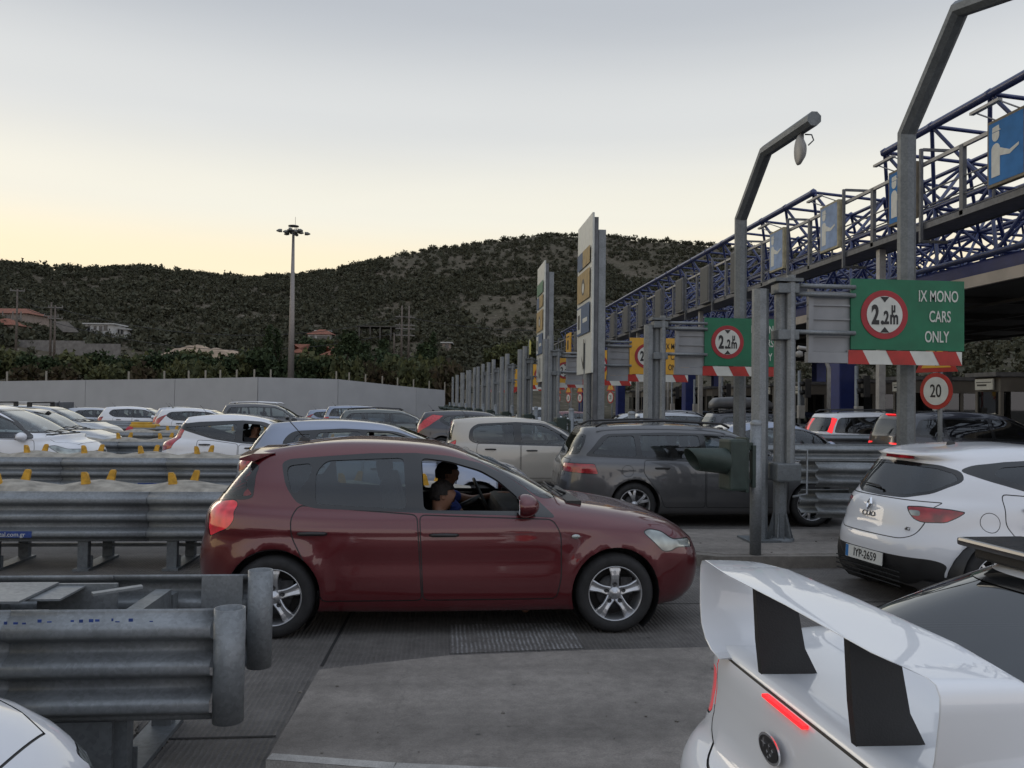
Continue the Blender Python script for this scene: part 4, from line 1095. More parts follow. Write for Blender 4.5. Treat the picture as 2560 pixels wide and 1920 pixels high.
# waist high posts with the green lane signals
for k in range(1, 13):
    X, Y = gateX(k) - .66, islY(k) + .10
    if k == 1: X, Y = 3.47, 8.86
    root = empty('lane_signal', (X, Y, .13 if k > 1 else .1), R(14), ['', 'big dark green hooded lane signal on a short post beside the red car', 'dark green hooded lane signal on short post above the red windscreen', 'dark green hooded lane signal in front of the beige car'][k] if k < 4 else 'small dark green hooded lane signal, %s in the receding row' % ordn[k], 'lane signal', 'hooded lane signals on short posts')
    m_ = MB(); m_.tube([(0, 0, -.5 if k > 3 else 0), (0, 0, 1.46)], .062, n=14); m_.lathe([(.066, 1.455), (.066, 1.485), (.04, 1.505), (.0, 1.51)], 14); m_.build('post', GALV, root)
    m_ = MB()
    m_.box((-.28, .02, 1.02), (.22, .24, .56), bev=.03); m_.box((-.16, .02, 1.02), (.04, .20, .60), bev=.01)
    m_.bar((-.2, .0, 1.22), (0, 0, 1.22), .05, .08); m_.bar((-.2, .0, .84), (0, 0, .84), .04, .04); m_.box((-.05, -.02, 1.0), (.05, .06, .46))
    m_.build('signal_housing', VISG, root)
    # visor: open tube with slanting mouth, pointing at the drivers (-X)
    m_ = MB(); n = 26; r_ = .142
    vs = []
    for s in (0, 1):
        for rr in (r_, r_ - .008):
            for i in range(n):
                a = 2 * PI * i / n; zz = rr * math.sin(a); yy = rr * math.cos(a)
                L_ = -.39 if s == 0 else -(.39 + .40 + .07 * math.sin(a)); kk = 1.0 if s == 0 else .86
                vs.append((L_, .02 + yy * kk, 1.06 + zz * kk + (.0 if s == 0 else .02)))
    fs = []
    for i in range(n):
        j = (i + 1) % n
        fs += [(i, j, 2 * n + j, 2 * n + i), (n + j, n + i, 3 * n + i, 3 * n + j), (2 * n + i, 2 * n + j, 3 * n + j, 3 * n + i)]
    m_.add(vs, fs, 0, True); m_.build('visor', VISG, root)
    m_ = MB(); m_.lathe([(0, 0), (.12, .0), (.125, .02)], 20, M=frameM((-.41, .02, 1.06), (0, 1, 0), (0, 0, 1), (-1, 0, 0))); m_.build('lens', BLACKGL, root)
# bent lamp poles
def lamp_pole(X, Y, label, pts, r_):
    root = empty('bent_lamp_pole', (X, Y, .13), 0, label, 'lamp pole', 'big bent octagonal lamp poles')
    m_ = MB(); pl = [Vector(p) - Vector((X, Y, .13)) for p in pts]
    m_.tube(pl, r_, n=8, rot=PI / 8, sm=False); m_.build('pole', GALV_D, root)
    t = pl[-1] - (pl[-1] - pl[-2]).normalized() * .45
    m_ = MB(); M = frameM(t + Vector((0, 0, -.48)), (0, -1, .0), (.3, 0, 1), (1, 0, -.3))
    m_.lathe([(.0, .10), (.10, .09), (.19, .02), (.20, -.01), (.17, -.03), (.0, -.03)], 24, M=frameM(t + Vector((-.02, .05, -.36)), (0, 1, 0), (0, 0, 1), (1, 0, 0)) @ Matrix.Diagonal((.8, 1.25, 1, 1)))
    m_.build('lamp_head', RAILM, root)
    m_ = MB(); m_.bar(t + Vector((0, 0, -.08)), t + Vector((.0, 0, -.22)), .05, .05); m_.tube([t + Vector((.05, 0, -.12)), t + Vector((.15, -.03, -.13)), t + Vector((.18, -.04, -.22)), t + Vector((.1, -.02, -.3))], .012, n=6); m_.build('lamp_bracket', GREYST, root)
    return root
lx = 5.98; Yb = PX(2266, 700, lx).y
q1 = PX(2266, 335, lx); q2 = PX(2400, 22, lx); q3 = PX(2760, -110, lx)
lamp_pole(lx, Yb, 'biggest bent octagonal lamp pole behind the large green gate board', [(lx, Yb, .13), (lx, Yb, q1.z), (lx, q2.y, q2.z), (lx, q3.y, q3.z)], .113)
lx = 5.75; Yb = PX(1851, 700, lx).y
q1 = PX(1851, 548, lx); q2 = PX(1915, 378, lx); q3 = PX(2036, 296, lx)
lamp_pole(lx, Yb, 'second bent octagonal lamp pole with its lamp hanging against the sky', [(lx, Yb, .13), (lx, Yb, q1.z), (lx, q2.y, q2.z), (lx, q3.y, q3.z)], .118)
# tall lane information boards
def info_board(X, y0, z1, label, var):
    W_ = 2.0; zb = 2.45; yc = y0 + W_ / 2
    root = empty('lane_information_board', (X, yc, .13), 0, label, 'information board', 'tall white lane information boards')
    M = sgnM(-.02, 0, -.13)
    m_ = MB(); m_.box((.03, 0, (z1 + zb) / 2 - .13), (.05, W_, z1 - zb), bev=.01); m_.build('board', SWHITE, root)
    H_ = z1 - zb
    def rect(mb, u0, u1, v0, v1, t=.004): mb.prism([(u0, zb + v0), (u1, zb + v0), (u1, zb + v1), (u0, zb + v1)], t, t + .003, M=M)
    b, y, k_, w_, g = MB(), MB(), MB(), MB(), MB()
    rect(b, -.85, .85, .95, 1.65); rect(w_, -.8, -.25, 1.0, 1.6, .008); rect(k_, -.65, -.4, 1.1, 1.45, .012); rect(w_, 0, .6, 1.22, 1.32, .008)
    rect(y, -.85, .85, 1.75, 2.45); k_.prism(circ(.0, zb + 2.08, .2, 16), .008, .011, M=M); w_.prism(circ(.02, zb + 2.05, .12, 16), .012, .014, M=M)
    rect(y, -.1, .85, 2.55, 2.95); rect(b, -.85, -.12, 2.55, 2.95)
    if var: rect(g, -.85, .85, 3.02, 3.42)
    # arrow
    k_.prism([(.12, zb + .12), (.2, zb + .12), (.2, zb + .82), (.12, zb + .82)], .006, .009, M=M)
    k_.prism([(-.2, zb + .45), (.12, zb + .08), (.12, zb + .24)], .006, .009, M=M)
    b.build('blue_field', mat('board_blue', (.04, .085, .17), .6, var=.2), root); y.build('yellow_field', mat('board_yellow', (.34, .23, .08), .6, var=.2), root); k_.build('black_symbols', INK, root); w_.build('white_symbols', SWHITE, root)
    if g.v: g.build('green_field', SGREEN, root)
    m_ = MB()
    m_.box((.11, -W_ / 2 + .15, (z1 - .25) / 2 + .2), (.10, .16, z1 - .6)); m_.build('rear_channel', GREYST, root)
    m_ = MB(); m_.box((.26, -W_ / 2 + .25, (z1 - .4) / 2 - .05), (.17, .26, z1 - .5), bev=.01); m_.box((.2, -W_ / 2 + .2, .5), (.4, .3, .06)); m_.build('post', GALV, root)
    m_ = MB(); m_.box((.2, W_ / 2 - .4, (z1 - .4) / 2 - .05), (.1, .1, z1 - .5)); m_.build('post', GALV, root)
    m_ = MB()
    for z in np.linspace(zb + .1, z1 - .4, 7): m_.box((.07, 0, z - .13), (.05, W_ - .1, .05))
    m_.build('stiffener', GREYST, root)
    return root
info_board(3.40, 18.58, 6.12, 'taller of the two tall white lane information boards, nearer the yellow gate', False)
info_board(3.40, 27.35, 6.50, 'smaller and farther of the two tall white lane information boards', True)
# warning triangle over speed disc
for i, (x, y) in enumerate(((8.68, 13.75), (9.0, 43), (9.0, 47.8), (9.0, 52.6), (9.0, 57.4), (9.0, 62.3), (9.0, 67))):
    root = empty('speed_sign', (x, y, .13), 0, 'round 20 speed sign under a yellow warning triangle, %s' % ['big one beside the bent lamp pole', 'second from the camera', 'third from the camera', 'fourth from the camera', 'fifth from the camera', 'sixth from the camera', 'farthest'][i], 'road sign', 'speed signs with warning triangle')
    M = frameM((-.06, 0, 0), (.34, -.94, 0), (0, 0, 1), (-.94, -.34, 0))
    zc = 1.92
    m_ = MB(); m_.tube([(.02, .02, 0), (.02, .02, 3.0)], .04, n=10); m_.build('post', GALV, root)
    m_ = MB(); m_.prism(circ(0, zc, .32, 36), 0, .012, M=M); m_.prism([(-.42, zc + .33), (.42, zc + .33), (0, zc + 1.06)], 0, .012, M=M); m_.build('red_border', STRIPER, root)
    m_ = MB(); m_.prism(circ(0, zc, .245, 36), .014, .018, M=M); m_.build('disc_face', SWHITE, root)
    m_ = MB(); m_.prism([(-.29, zc + .405), (.29, zc + .405), (0, zc + .92)], .014, .018, M=M); m_.build('triangle_face', SYEL, root)
    m_ = MB(); add_text(m_, '20', M @ Matrix.Translation((0, zc - .105, .02)), .32, .72, bold=.003); add_text(m_, '!', M @ Matrix.Translation((0, zc + .44, .02)), .4, .9); m_.build('black_lettering', INK, root)

# ================================================================ guard rails
def extr(mb, prof, x0, x1, ysgn, y0, n=None, flare=None, mi=0):
    """corrugated beam: profile (y, z) swept along x, 4 mm sheet"""
    n = n or max(2, int((x1 - x0) / 1.0))
    k = len(prof); vs = []
    for t in (0, .005):
        for i in range(n + 1):
            x = x0 + (x1 - x0) * i / n
            fy = flare(x) if flare else (0, 0)
            for (y, z) in prof: vs.append((x, y0 + ysgn * (y - t) + fy[0], z + fy[1]))
    fs = []
    o2 = (n + 1) * k
    for i in range(n):
        for j in range(k - 1):
            a = i * k + j; b = a + 1; c = a + k + 1; d = a + k
            fs.append((a, b, c, d)); fs.append((o2 + d, o2 + c, o2 + b, o2 + a))
        a = i * k; fs.append((a, a + k, o2 + a + k, o2 + a)); a = i * k + k - 1; fs.append((o2 + a, o2 + a + k, a + k, a))
    for j in range(k - 1):
        fs.append((j + 1, j, o2 + j, o2 + j + 1)); a = n * k + j; fs.append((a, a + 1, o2 + a + 1, o2 + a))
    mb.add(vs, fs, mi, True)
def thrie(z0=.30, h=.506, dep=.083, nn=3):
    pr = []
    N_ = 14 * nn
    for i in range(N_ + 1):
        u = i / N_; c_ = (1 - math.cos(2 * PI * nn * u)) / 2
        c_ = min(1, max(0, (c_ - .5) * 1.45 + .5))
        pr.append((dep * c_, z0 + h * u))
    return pr
YFIN = mat('yellow_marker', (.55, .30, .03), .6, var=.25, scale=20)
CLOTH = mat('worn_white_sheeting', (.30, .28, .24), .9, var=.3, scale=8, bump=.3, bscale=20)
STICKB = mat('blue_sticker', (.02, .05, .20), .5, var=.3, scale=20)
BOLT = mat('bolt_head', (.12, .12, .12), .6, metal=.5)
def rail_pair(k, xa, xb, Yf, sep, label, fins=True, seg=.88, legs=True, group='paired guard rails before the toll lanes'):
    root = empty('guard_rail', (xb, Yf + sep / 2, gz(Yf)), 0, label, 'guard rail', group)
    L = xb - xa
    pr = thrie()
    # panels lapped every few metres
    nseg = int(L / (seg * 2)) + 1
    for s, y0 in ((-1, -sep / 2), (1, sep / 2)):
        m_ = MB()
        for i in range(nseg):
            a = -L + i * seg * 2; b = min(0, a + seg * 2 + .16)
            if b - a < .2: continue
            extr(m_, pr, a, b, s, y0 + s * (.0 if i % 2 else .006), n=3)
        m_.build('beam', GALV, root)
    m_ = MB()
    n = int(L / seg)
    for i in range(n):
        x = -seg * .45 - i * seg
        for z in (.385, .552, .72):
            m_.box((x, -sep / 2 - .004, z), (.035, .02, .03)); m_.box((x + .06, -sep / 2 - .004, z), (.03, .02, .025))
    m_.build('splice_bolts', BOLT, root)
    posts = [-seg * .5 - i * seg for i in range(n) if (i % 1 == 0)]
    lim = 26 if k < 3 else 8
    for i, x in enumerate(posts[:lim]):
        m_ = MB()
        m_.box((x, -sep / 2 + .06, .36), (.10, .08, .72)); m_.box((x, sep / 2 - .06, .36), (.10, .08, .72)); m_.box((x, 0, .70), (.08, sep - .2, .10)); m_.box((x, 0, .012), (.16, sep + .05, .024))
        m_.box((x, -sep / 2 + .10, .08), (.14, .01, .12)); m_.build('post_frame', GALV_D, root)
    m_ = MB(); m_.bar((-L, 0, .2), (-.2, 0, .2), .05, .03); m_.build('lower_rail', GALV_D, root)
    if fins:
        for i, x in enumerate(posts[:lim]):
            for s in (0, 1):
                m_ = MB(); xx = x + (-.05 if s == 0 else .05); yy = -.16 if s == 0 else .14
                pf = [(-.05, 0), (.05, 0), (.036, .16), (.02, .185), (-.02, .185), (-.028, .16)]
                m_.prism(pf, -.02, .02, M=frameM((xx, yy, .80), (1, 0, 0), (.25 if s else -.18, 0, 1), (0, -1, 0)))
                m_.build('yellow_marker', YFIN, root)
            m_ = MB(); m_.box((x - .02, -.17, .80), (.15, .10, .03)); m_.build('marker_clip', BLACKPL, root)
        # sheeting draped between the beams
        m_ = MB(); nx = max(8, int(L / .11)); ny = 7
        random.seed(k)
        for j in range(ny + 1):
            for i in range(nx + 1):
                x = -L + L * i / nx
                ph = ((-x - seg * .5) / seg) % 1.0
                z = .775 + .115 * math.sin(PI * j / ny) ** .6 * (.45 + .55 * abs(math.cos(PI * ph)) ** 1.5) + .015 * noise.noise(Vector((x * 5, j, k)))
                m_.v.append((x, -sep / 2 + .05 + (sep - .1) * j / ny, z))
        for j in range(ny):
            for i in range(nx): m_.f.append((j * (nx + 1) + i, j * (nx + 1) + i + 1, (j + 1) * (nx + 1) + i + 1, (j + 1) * (nx + 1) + i)); m_.m.append(0); m_.sm.append(True)
        m_.build('sheeting', CLOTH, root)
    return root
rp0 = rail_pair(0, -16, -1.02, 3.95, .75, 'nearest guard rail pair, ending in two open steel tubes beside the red car wheel', fins=False)
m_ = MB()
def open_tube(mb, x, y, z0, z1, r_, th=.006, n=28):
    mb.lathe([(r_, z0), (r_, z1), (r_ - th, z1), (r_ - th, z0)], n, M=Matrix.Translation((x, y, 0)), closed=True)
open_tube(m_, .072, -.375 - .03, .30, .815, .070); m_.build('end_tube', GALV, rp0)
m_ = MB(); open_tube(m_, .045, .375 + .0, .30, .83, .067); m_.build('end_tube', GALV, rp0)
m_ = MB(); m_.box((-.16, .375 - .0, .55), (.22, .012, .5)); m_.build('end_strap', GALV, rp0)
m_ = MB(); m_.box((-1.25, 0, .80), (.6, .42, .012)); m_.box((-.98, .05, .785), (.34, .30, .010)); m_.bar((-.7, .0, .79), (-.5, .12, .80), .05, .012); m_.box((-.85, .2, .70), (.4, .02, .2)); m_.build('top_plate', GALV, rp0)
m_ = MB(); m_.box((-.62, -.28, .15), (.35, .22, .3)); m_.build('foot_block', GALV_D, rp0)
m_ = MB()
random.seed(3)
for u in [-.95 + .035 * i for i in range(14)] + [-.42, -.40, -.34, -.27, -.235]:
    if random.random() < .25: continue
    M = frameM((u + random.uniform(-.01, .01), -.375 - .079, .772 + random.uniform(-.008, .008)), (1, 0, random.uniform(-.5, .5)), (0, .6, .8), (0, -.8, .6))
    m_.box(M @ Vector((0, 0, .002)), (random.uniform(.006, .02), .004, random.uniform(.004, .014)))
m_.build('blue_scribble', STICKB, rp0)
rp1 = rail_pair(1, -26, .35, 8.8, .75, 'second guard rail pair with yellow markers, passing behind the red car')
for (x, u) in ((-4.45, 0),):
    M = frameM((-4.30 - .35, -.375 - .088, .382), (1, 0, 0), (0, 0, 1), (0, -1, 0))
    m_ = MB(); m_.prism([(-.24, -.03), (.24, -.03), (.24, .035), (-.24, .035)], 0, .003, M=M); sb = m_.build('maker_sticker', STICKB, rp1)
    m_ = MB(); add_text(m_, 'ometal.com.gr', M @ Matrix.Translation((0, -.018, .004)), .062, 1.0, thick=.001); m_.build('sticker_lettering', SWHITE, sb)
rp2 = rail_pair(2, -36, .1, 13.65, .75, 'third guard rail pair with yellow markers, behind the silver hatchback')
M = frameM((-4.6, -.375 - .088, .382), (1, 0, 0), (0, 0, 1), (0, -1, 0))
m_ = MB(); m_.prism([(-.24, -.03), (.24, -.03), (.24, .035), (-.24, .035)], 0, .003, M=M); m_.build('maker_sticker', STICKB, rp2)
rp3 = rail_pair(3, -44, -.3, 18.5, .75, 'fourth guard rail pair, in front of the silver saloon with its indicator on')
rp4 = rail_pair(4, -50, -.8, 23.35, .75, 'fifth guard rail pair with a yellow cushion at its end', legs=False)
for k in (5, 6, 7, 8, 9, 10):
    rail_pair(k, -55, gateX(k) - 3.2, islY(k) + .05, .75, 'far guard rail pair, %s from the camera' % ['', '', '', '', '', 'sixth', 'seventh', 'eighth', 'ninth', 'tenth', 'eleventh'][k], fins=False, seg=1.8)
# yellow crash cushions
YC = mat('yellow_cushion', (.48, .29, .03), .6, var=.2, scale=4)
for (px, py, Y, w_, lb) in ((362, 1078, 28.4, .85, 'yellow crash cushion at the end of the sixth guard rail'),):
    c = PY(px, py, Y)
    m_ = MB(); m_.box((0, 0, .5), (w_, .5, .34), bev=.06); m_.box((-.1, 0, .70), (w_ * .7, .3, .08), bev=.02)
    tag(m_.build('crash_cushion', YC, loc=(c.x, Y, .2)), lb, 'crash cushion')
c = PY(326, 1083, 28.2); m_ = MB(); m_.lathe([(.0, 0), (.16, 0), (.18, .1), (.15, .35), (.08, .42), (0, .43)], 14); tag(m_.build('beacon', mat('red_beacon', (.4, .02, .04), .4), loc=(c.x, 28.2, c.z - .2)), 'small red beacon left of the yellow crash cushion', 'beacon')
# double stacked beams on the booth side
def stack_rail(k, x0, x1, Y, label, flare=False):
    root = empty('stacked_guard_rail', (x0, Y, .1 + gz(Y)), 0, label, 'guard rail', 'stacked guard rails on the booth side')
    wprof = []
    for i in range(25):
        u = i / 24; c_ = (1 - math.cos(4 * PI * u)) / 2; wprof.append((.083 * min(1, max(0, (c_ - .5) * 1.4 + .5)), u * .312))
    fl = (lambda x: (-.55 * (min(x, 2.6) / 2.6) ** 1.3 * 1.0, 0)) if flare else None
    for z0 in (.28, .66):
        for s in (-1,):
            m_ = MB(); extr(m_, [(y, z + z0) for y, z in wprof], 0, x1 - x0, s, 0, n=14, flare=fl); m_.build('beam', GALV, root)
            m_ = MB(); extr(m_, [(y, z + z0) for y, z in wprof], 0, x1 - x0, 1, .42, n=6); m_.build('beam', GALV, root)
    for i in range(int((x1 - x0) / 2)):
        m_ = MB(); m_.box((.6 + i * 2, .2 if not flare else .12, .42), (.12, .18, .95)); m_.box((.6 + i * 2, .2, .01), (.3, .4, .02)); m_.build('post', GALV_D, root)
    return root
stack_rail(1, 4.66, 13, 9.95, 'stacked guard rail flaring toward the white hatchback with the number plate', True)
stack_rail(2, 5.3, 13, islY(2) + .5, 'stacked guard rail passing behind the nearest gate post')
for k in range(3, 9): stack_rail(k, 5.6, 13, islY(k) + .5, 'stacked guard rail on the %s lane island, booth side' % ordn[k])
# ================================================================ cars
def cr_spline(pts, n):
    """n+1 points evenly spaced along a Catmull-Rom curve through pts"""
    pts = np.array(pts, float)
    if len(pts) == 2:
        t = np.linspace(0, 1, n + 1)[:, None]; return pts[0] * (1 - t) + pts[1] * t
    e = np.vstack([2 * pts[0] - pts[1], pts, 2 * pts[-1] - pts[-2]])
    out_ = []
    for i in range(1, len(e) - 2):
        p0, p1, p2, p3 = e[i - 1], e[i], e[i + 1], e[i + 2]
        d1 = max(1e-6, np.linalg.norm(p2 - p1)) ** .5; d0 = max(1e-6, np.linalg.norm(p1 - p0)) ** .5; d2 = max(1e-6, np.linalg.norm(p3 - p2)) ** .5
        m1 = (p2 - p1) / d1 - (p2 - p0) / (d0 + d1) + (p1 - p0) / d0
        m2 = (p3 - p2) / d2 - (p3 - p1) / (d1 + d2) + (p2 - p1) / d1
        m1 *= d1; m2 *= d1
        for t in np.linspace(0, 1, 16, endpoint=False):
            out_.append((2 * t ** 3 - 3 * t * t + 1) * p1 + (t ** 3 - 2 * t * t + t) * m1 + (-2 * t ** 3 + 3 * t * t) * p2 + (t ** 3 - t * t) * m2)
    out_.append(pts[-1]); q = np.array(out_)
    s = np.concatenate([[0], np.cumsum(np.linalg.norm(np.diff(q, axis=0), axis=1))])
    t = np.linspace(0, s[-1], n + 1)
    return np.stack([np.interp(t, s, q[:, i]) for i in range(q.shape[1])], axis=1)
NS = [2, 11, 9, 11, 7]
def chain(segs):
    o_ = []
    for s, n in zip(segs, NS):
        c = cr_spline(s, n); o_.append(c if not o_ else c[1:])
    return np.vstack(o_)
def smooth_closed(poly, k=3, r=None):
    """round the corners of a closed 2D polygon; r: radius of the rounding in metres"""
    r = r if r is not None else {1: .05, 2: .045, 3: .06}.get(k, .04)
    q = []; n = len(poly)
    for i in range(n):
        p0, p, p1 = np.array(poly[i - 1]), np.array(poly[i]), np.array(poly[(i + 1) % n])
        a, b = p0 - p, p1 - p; la, lb = np.linalg.norm(a), np.linalg.norm(b)
        if la < 1e-6 or lb < 1e-6: continue
        a /= la; b /= lb
        d = min(r, la * .48, lb * .48)
        if a.dot(b) < -.995: q.append(tuple(p)); continue
        s0, s1 = p + a * d, p + b * d
        for t in (0, .25, .5, .75, 1): q.append(tuple(s0 * (1 - t) ** 2 + p * 2 * t * (1 - t) + s1 * t * t))
    return q
def soft_closed(poly, m=5):
    """smooth closed curve through the points of an outline"""
    P_ = np.array(poly, float); n = len(P_); q = []
    for i in range(n):
        p0, p1, p2, p3 = P_[i - 1], P_[i], P_[(i + 1) % n], P_[(i + 2) % n]
        for t in np.linspace(0, 1, m, endpoint=False):
            q.append(tuple(.5 * ((2 * p1) + (-p0 + p2) * t + (2 * p0 - 5 * p1 + 4 * p2 - p3) * t * t + (-p0 + 3 * p1 - 3 * p2 + p3) * t ** 3)))
    return q
def inset(poly, d):
    n = len(poly)
    A = sum(poly[i][0] * poly[(i + 1) % n][1] - poly[(i + 1) % n][0] * poly[i][1] for i in range(n))
    s = 1 if A > 0 else -1
    o_ = []
    for i in range(n):
        p0, p, p1 = np.array(poly[i - 1]), np.array(poly[i]), np.array(poly[(i + 1) % n])
        t = (p1 - p0); L = np.linalg.norm(t)
        if L < 1e-9: continue
        t = t / L
        o_.append(tuple(p + s * d * np.array([-t[1], t[0]])))
    return o_
def in_poly(poly, x, y):
    c = False; n = len(poly); j = n - 1
    for i in range(n):
        xi, yi = poly[i]; xj, yj = poly[j]
        if (yi > y) != (yj > y) and x < (xj - xi) * (y - yi) / (yj - yi + 1e-12) + xi: c = not c
        j = i
    return c
VIEWS = {'side': (Vector((1, 0, 0)), Vector((0, 0, 1)), Vector((0, 1, 0))), 'front': (Vector((0, 1, 0)), Vector((0, 0, 1)), Vector((1, 0, 0))),
         'rear': (Vector((0, 1, 0)), Vector((0, 0, 1)), Vector((-1, 0, 0))), 'top': (Vector((1, 0, 0)), Vector((0, 1, 0)), Vector((0, 0, 1)))}
class Shell:
    """half a car body (y >= 0) as one surface, from which panels, panes and lamps are cut along exact outlines"""
    def __init__(s, F, Rr, S, nf, nr, N_=92, flare=None, sculpt=None, taper=0.0):
        F, Rr, S = chain(F), chain(Rr), chain(S)
        M_ = len(F)
        kidx = np.cumsum([0] + NS)
        nfj = np.interp(np.arange(M_), kidx, nf); nrj = np.interp(np.arange(M_), kidx, nr)
        # common angles: even along a typical outline
        t = np.linspace(0, PI, 1500)
        c, s_ = np.cos(t), np.sin(t)
        X = 2.1 * np.sign(c) * np.abs(c) ** (2 / 4.5); Y = .88 * np.abs(s_) ** (2 / 4.5)
        L = np.concatenate([[0], np.cumsum(np.hypot(np.diff(X), np.diff(Y)))])
        th = np.interp(np.linspace(0, L[-1], N_), L, t)
        bm = s.bm = bmesh.new()
        rows = []
        for j in range(M_):
            xF, zF = F[j]; xR, zR = Rr[j]; b, zS = S[j]
            xc = (xF + xR) / 2; a = (xF - xR) / 2
            row = []
            for q in th:
                cq, sq = math.cos(q), max(0.0, math.sin(q))
                n_ = nfj[j] if cq > 0 else nrj[j]
                x = xc + a * (1 if cq > 0 else -1) * abs(cq) ** (2 / n_)
                y = b * sq ** (2 / n_)
                xr = (x - xc) / a if a > 1e-6 else 0
                wgt = xr * xr
                z = zS + ((zF if xr > 0 else zR) - zS) * wgt
                if taper: y *= 1 - taper * max(0, -xr) ** 2 * (j / M_)
                if flare and y > .4:
                    for (wx, wz, wr, amt) in flare:
                        d = math.hypot(x - wx, z - wz)
                        if d > wr - .02:
                            u = max(0, 1 - (d - wr) / .11); y += amt * u * u * (3 - 2 * u) if u > 0 else 0
                if sculpt and y > .4: y += sculpt(x, z)
                row.append(bm.verts.new((x, y, z)))
            rows.append(row)
        for j in range(M_ - 1):
            for i in range(N_ - 1):
                vs = [rows[j][i], rows[j][i + 1], rows[j + 1][i + 1], rows[j + 1][i]]
                try: bm.faces.new(vs)
                except ValueError: pass
        bmesh.ops.remove_doubles(bm, verts=bm.verts[:], dist=1e-4)
        bmesh.ops.dissolve_degenerate(bm, edges=bm.edges[:], dist=1e-5)
        for f in bm.faces: f.smooth = True
        bm.normal_update()
        # outward normals
        ref = max(bm.faces, key=lambda f: f.calc_center_median().y)
        if ref.normal.y < 0: bmesh.ops.reverse_faces(bm, faces=bm.faces[:])
        bm.normal_update()
        s.lay = bm.faces.layers.int.new('part'); s.names = ['body']
        for v in bm.verts:
            if abs(v.co.y) < 1e-4: v.co.y = 0
    def cut(s, name, poly, view='side', cond=None, only=None):
        u, v, w_ = VIEWS[view] if isinstance(view, str) else view
        if cond is None:
            cond = (lambda f, c: f.normal.dot(w_) > .12)
        bm = s.bm
        xs = [p[0] for p in poly]; ys = [p[1] for p in poly]
        bb = (min(xs) - .02, max(xs) + .02, min(ys) - .02, max(ys) + .02)
        def fb(f):
            a = [q.co.dot(u) for q in f.verts]; b = [q.co.dot(v) for q in f.verts]
            return min(a), max(a), min(b), max(b)
        cand = {}
        for f in bm.faces:
            if not cond(f, f.calc_center_median()): continue
            b = fb(f)
            if b[1] < bb[0] or b[0] > bb[1] or b[3] < bb[2] or b[2] > bb[3]: continue
            cand[f] = b
        n = len(poly)
        for i in range(n):
            p, q = poly[i], poly[(i + 1) % n]
            x0, x1 = min(p[0], q[0]), max(p[0], q[0]); y0, y1 = min(p[1], q[1]), max(p[1], q[1])
            e = Vector((q[0] - p[0], q[1] - p[1]))
            if e.length < 1e-5: continue
            no = Vector((-e.y, e.x)).normalized()
            sel = []
            for f, b in cand.items():
                if b[1] < x0 - 1e-4 or b[0] > x1 + 1e-4 or b[3] < y0 - 1e-4 or b[2] > y1 + 1e-4: continue
                ds = [(vv.co.dot(u) - p[0]) * no.x + (vv.co.dot(v) - p[1]) * no.y for vv in f.verts]
                if min(ds) < -1e-5 and max(ds) > 1e-5: sel.append(f)
            if not sel: continue
            geom = set(sel)
            for f in sel: geom.update(f.edges); geom.update(f.verts)
            co = u * p[0] + v * p[1]; pn = u * no.x + v * no.y
            for f in sel: cand.pop(f, None)
            res = bmesh.ops.bisect_plane(bm, geom=list(geom), dist=1e-6, plane_co=co, plane_no=pn)
            for g in res['geom']:
                if isinstance(g, bmesh.types.BMFace) and g.is_valid: cand[g] = fb(g)
            for f in sel:
                if f.is_valid: cand[f] = fb(f)
        if name not in s.names: s.names.append(name)
        idx = s.names.index(name)
        on = None if only is None else [s.names.index(o) for o in only if o in s.names]
        for f in cand:
            if not f.is_valid: continue
            c = f.calc_center_median()
            if on is not None and f[s.lay] not in on: continue
            if in_poly(poly, c.dot(u), c.dot(v)): f[s.lay] = idx
    def cutx(s, name, poly, view='side', cond=None, only=None, seam=.009):
        """panel with a dark shut line round it"""
        s.cut('seam', poly, view, cond, only)
        s.cut(name, inset(poly, seam), view, cond, ['seam'])
    def extract(s, name, push=0.0, inner=0.0, mirror=None):
        """verts, faces, normals of one part (half side); mirror: None, 'y' (other side) or 'both'"""
        idx = s.names.index(name) if name in s.names else -1
        s.bm.normal_update()
        vm = {}; vs = []; ns = []; fs = []
        for f in s.bm.faces:
            if f[s.lay] != idx: continue
            ff = []
            for v in f.verts:
                if v not in vm: vm[v] = len(vs); vs.append(v.co + v.normal * push); ns.append(v.normal.copy())
                ff.append(vm[v])
            fs.append(ff)
        return vs, fs, ns
def flipy(v): return Vector((v[0], -v[1], v[2]))
def part_mesh(name, halves, mats, parent, inner=0.0, mi_in=1):
    """halves: list of (vs, fs, ns, mirrored, material index). inner > 0 adds a dark inner skin"""
    V, Fc, Nn, Mi, Sm = [], [], [], [], []
    for vs, fs, ns, mir, mi in halves:
        b = len(V)
        for v, n in zip(vs, ns):
            V.append(flipy(v) if mir else v); Nn.append(flipy(n) if mir else n)
        for f in fs:
            g = [b + i for i in f]; Fc.append(g[::-1] if mir else g); Mi.append(mi)
        if inner > 0:
            b = len(V)
            for v, n in zip(vs, ns):
                p = v - n * inner
                V.append(flipy(p) if mir else p); Nn.append(-(flipy(n) if mir else n))
            for f in fs:
                g = [b + i for i in f]; Fc.append(g if mir else g[::-1]); Mi.append(mi_in)
    if not V: return None
    me = bpy.data.meshes.new(name); me.from_pydata([tuple(v) for v in V], [], Fc)
    for m in mats: me.materials.append(m)
    me.polygons.foreach_set('material_index', Mi); me.polygons.foreach_set('use_smooth', [True] * len(Fc))
    me.update()
    if len(me.vertices) == len(Nn):
        me.normals_split_custom_set_from_vertices([tuple(n.normalized()) if n.length > 1e-6 else (0, 0, 1) for n in Nn])
    o = bpy.data.objects.new(name, me); COL.objects.link(o); o.parent = parent
    return o
def set_paint(root, m):
    """object-level paint on every painted part"""
    pass
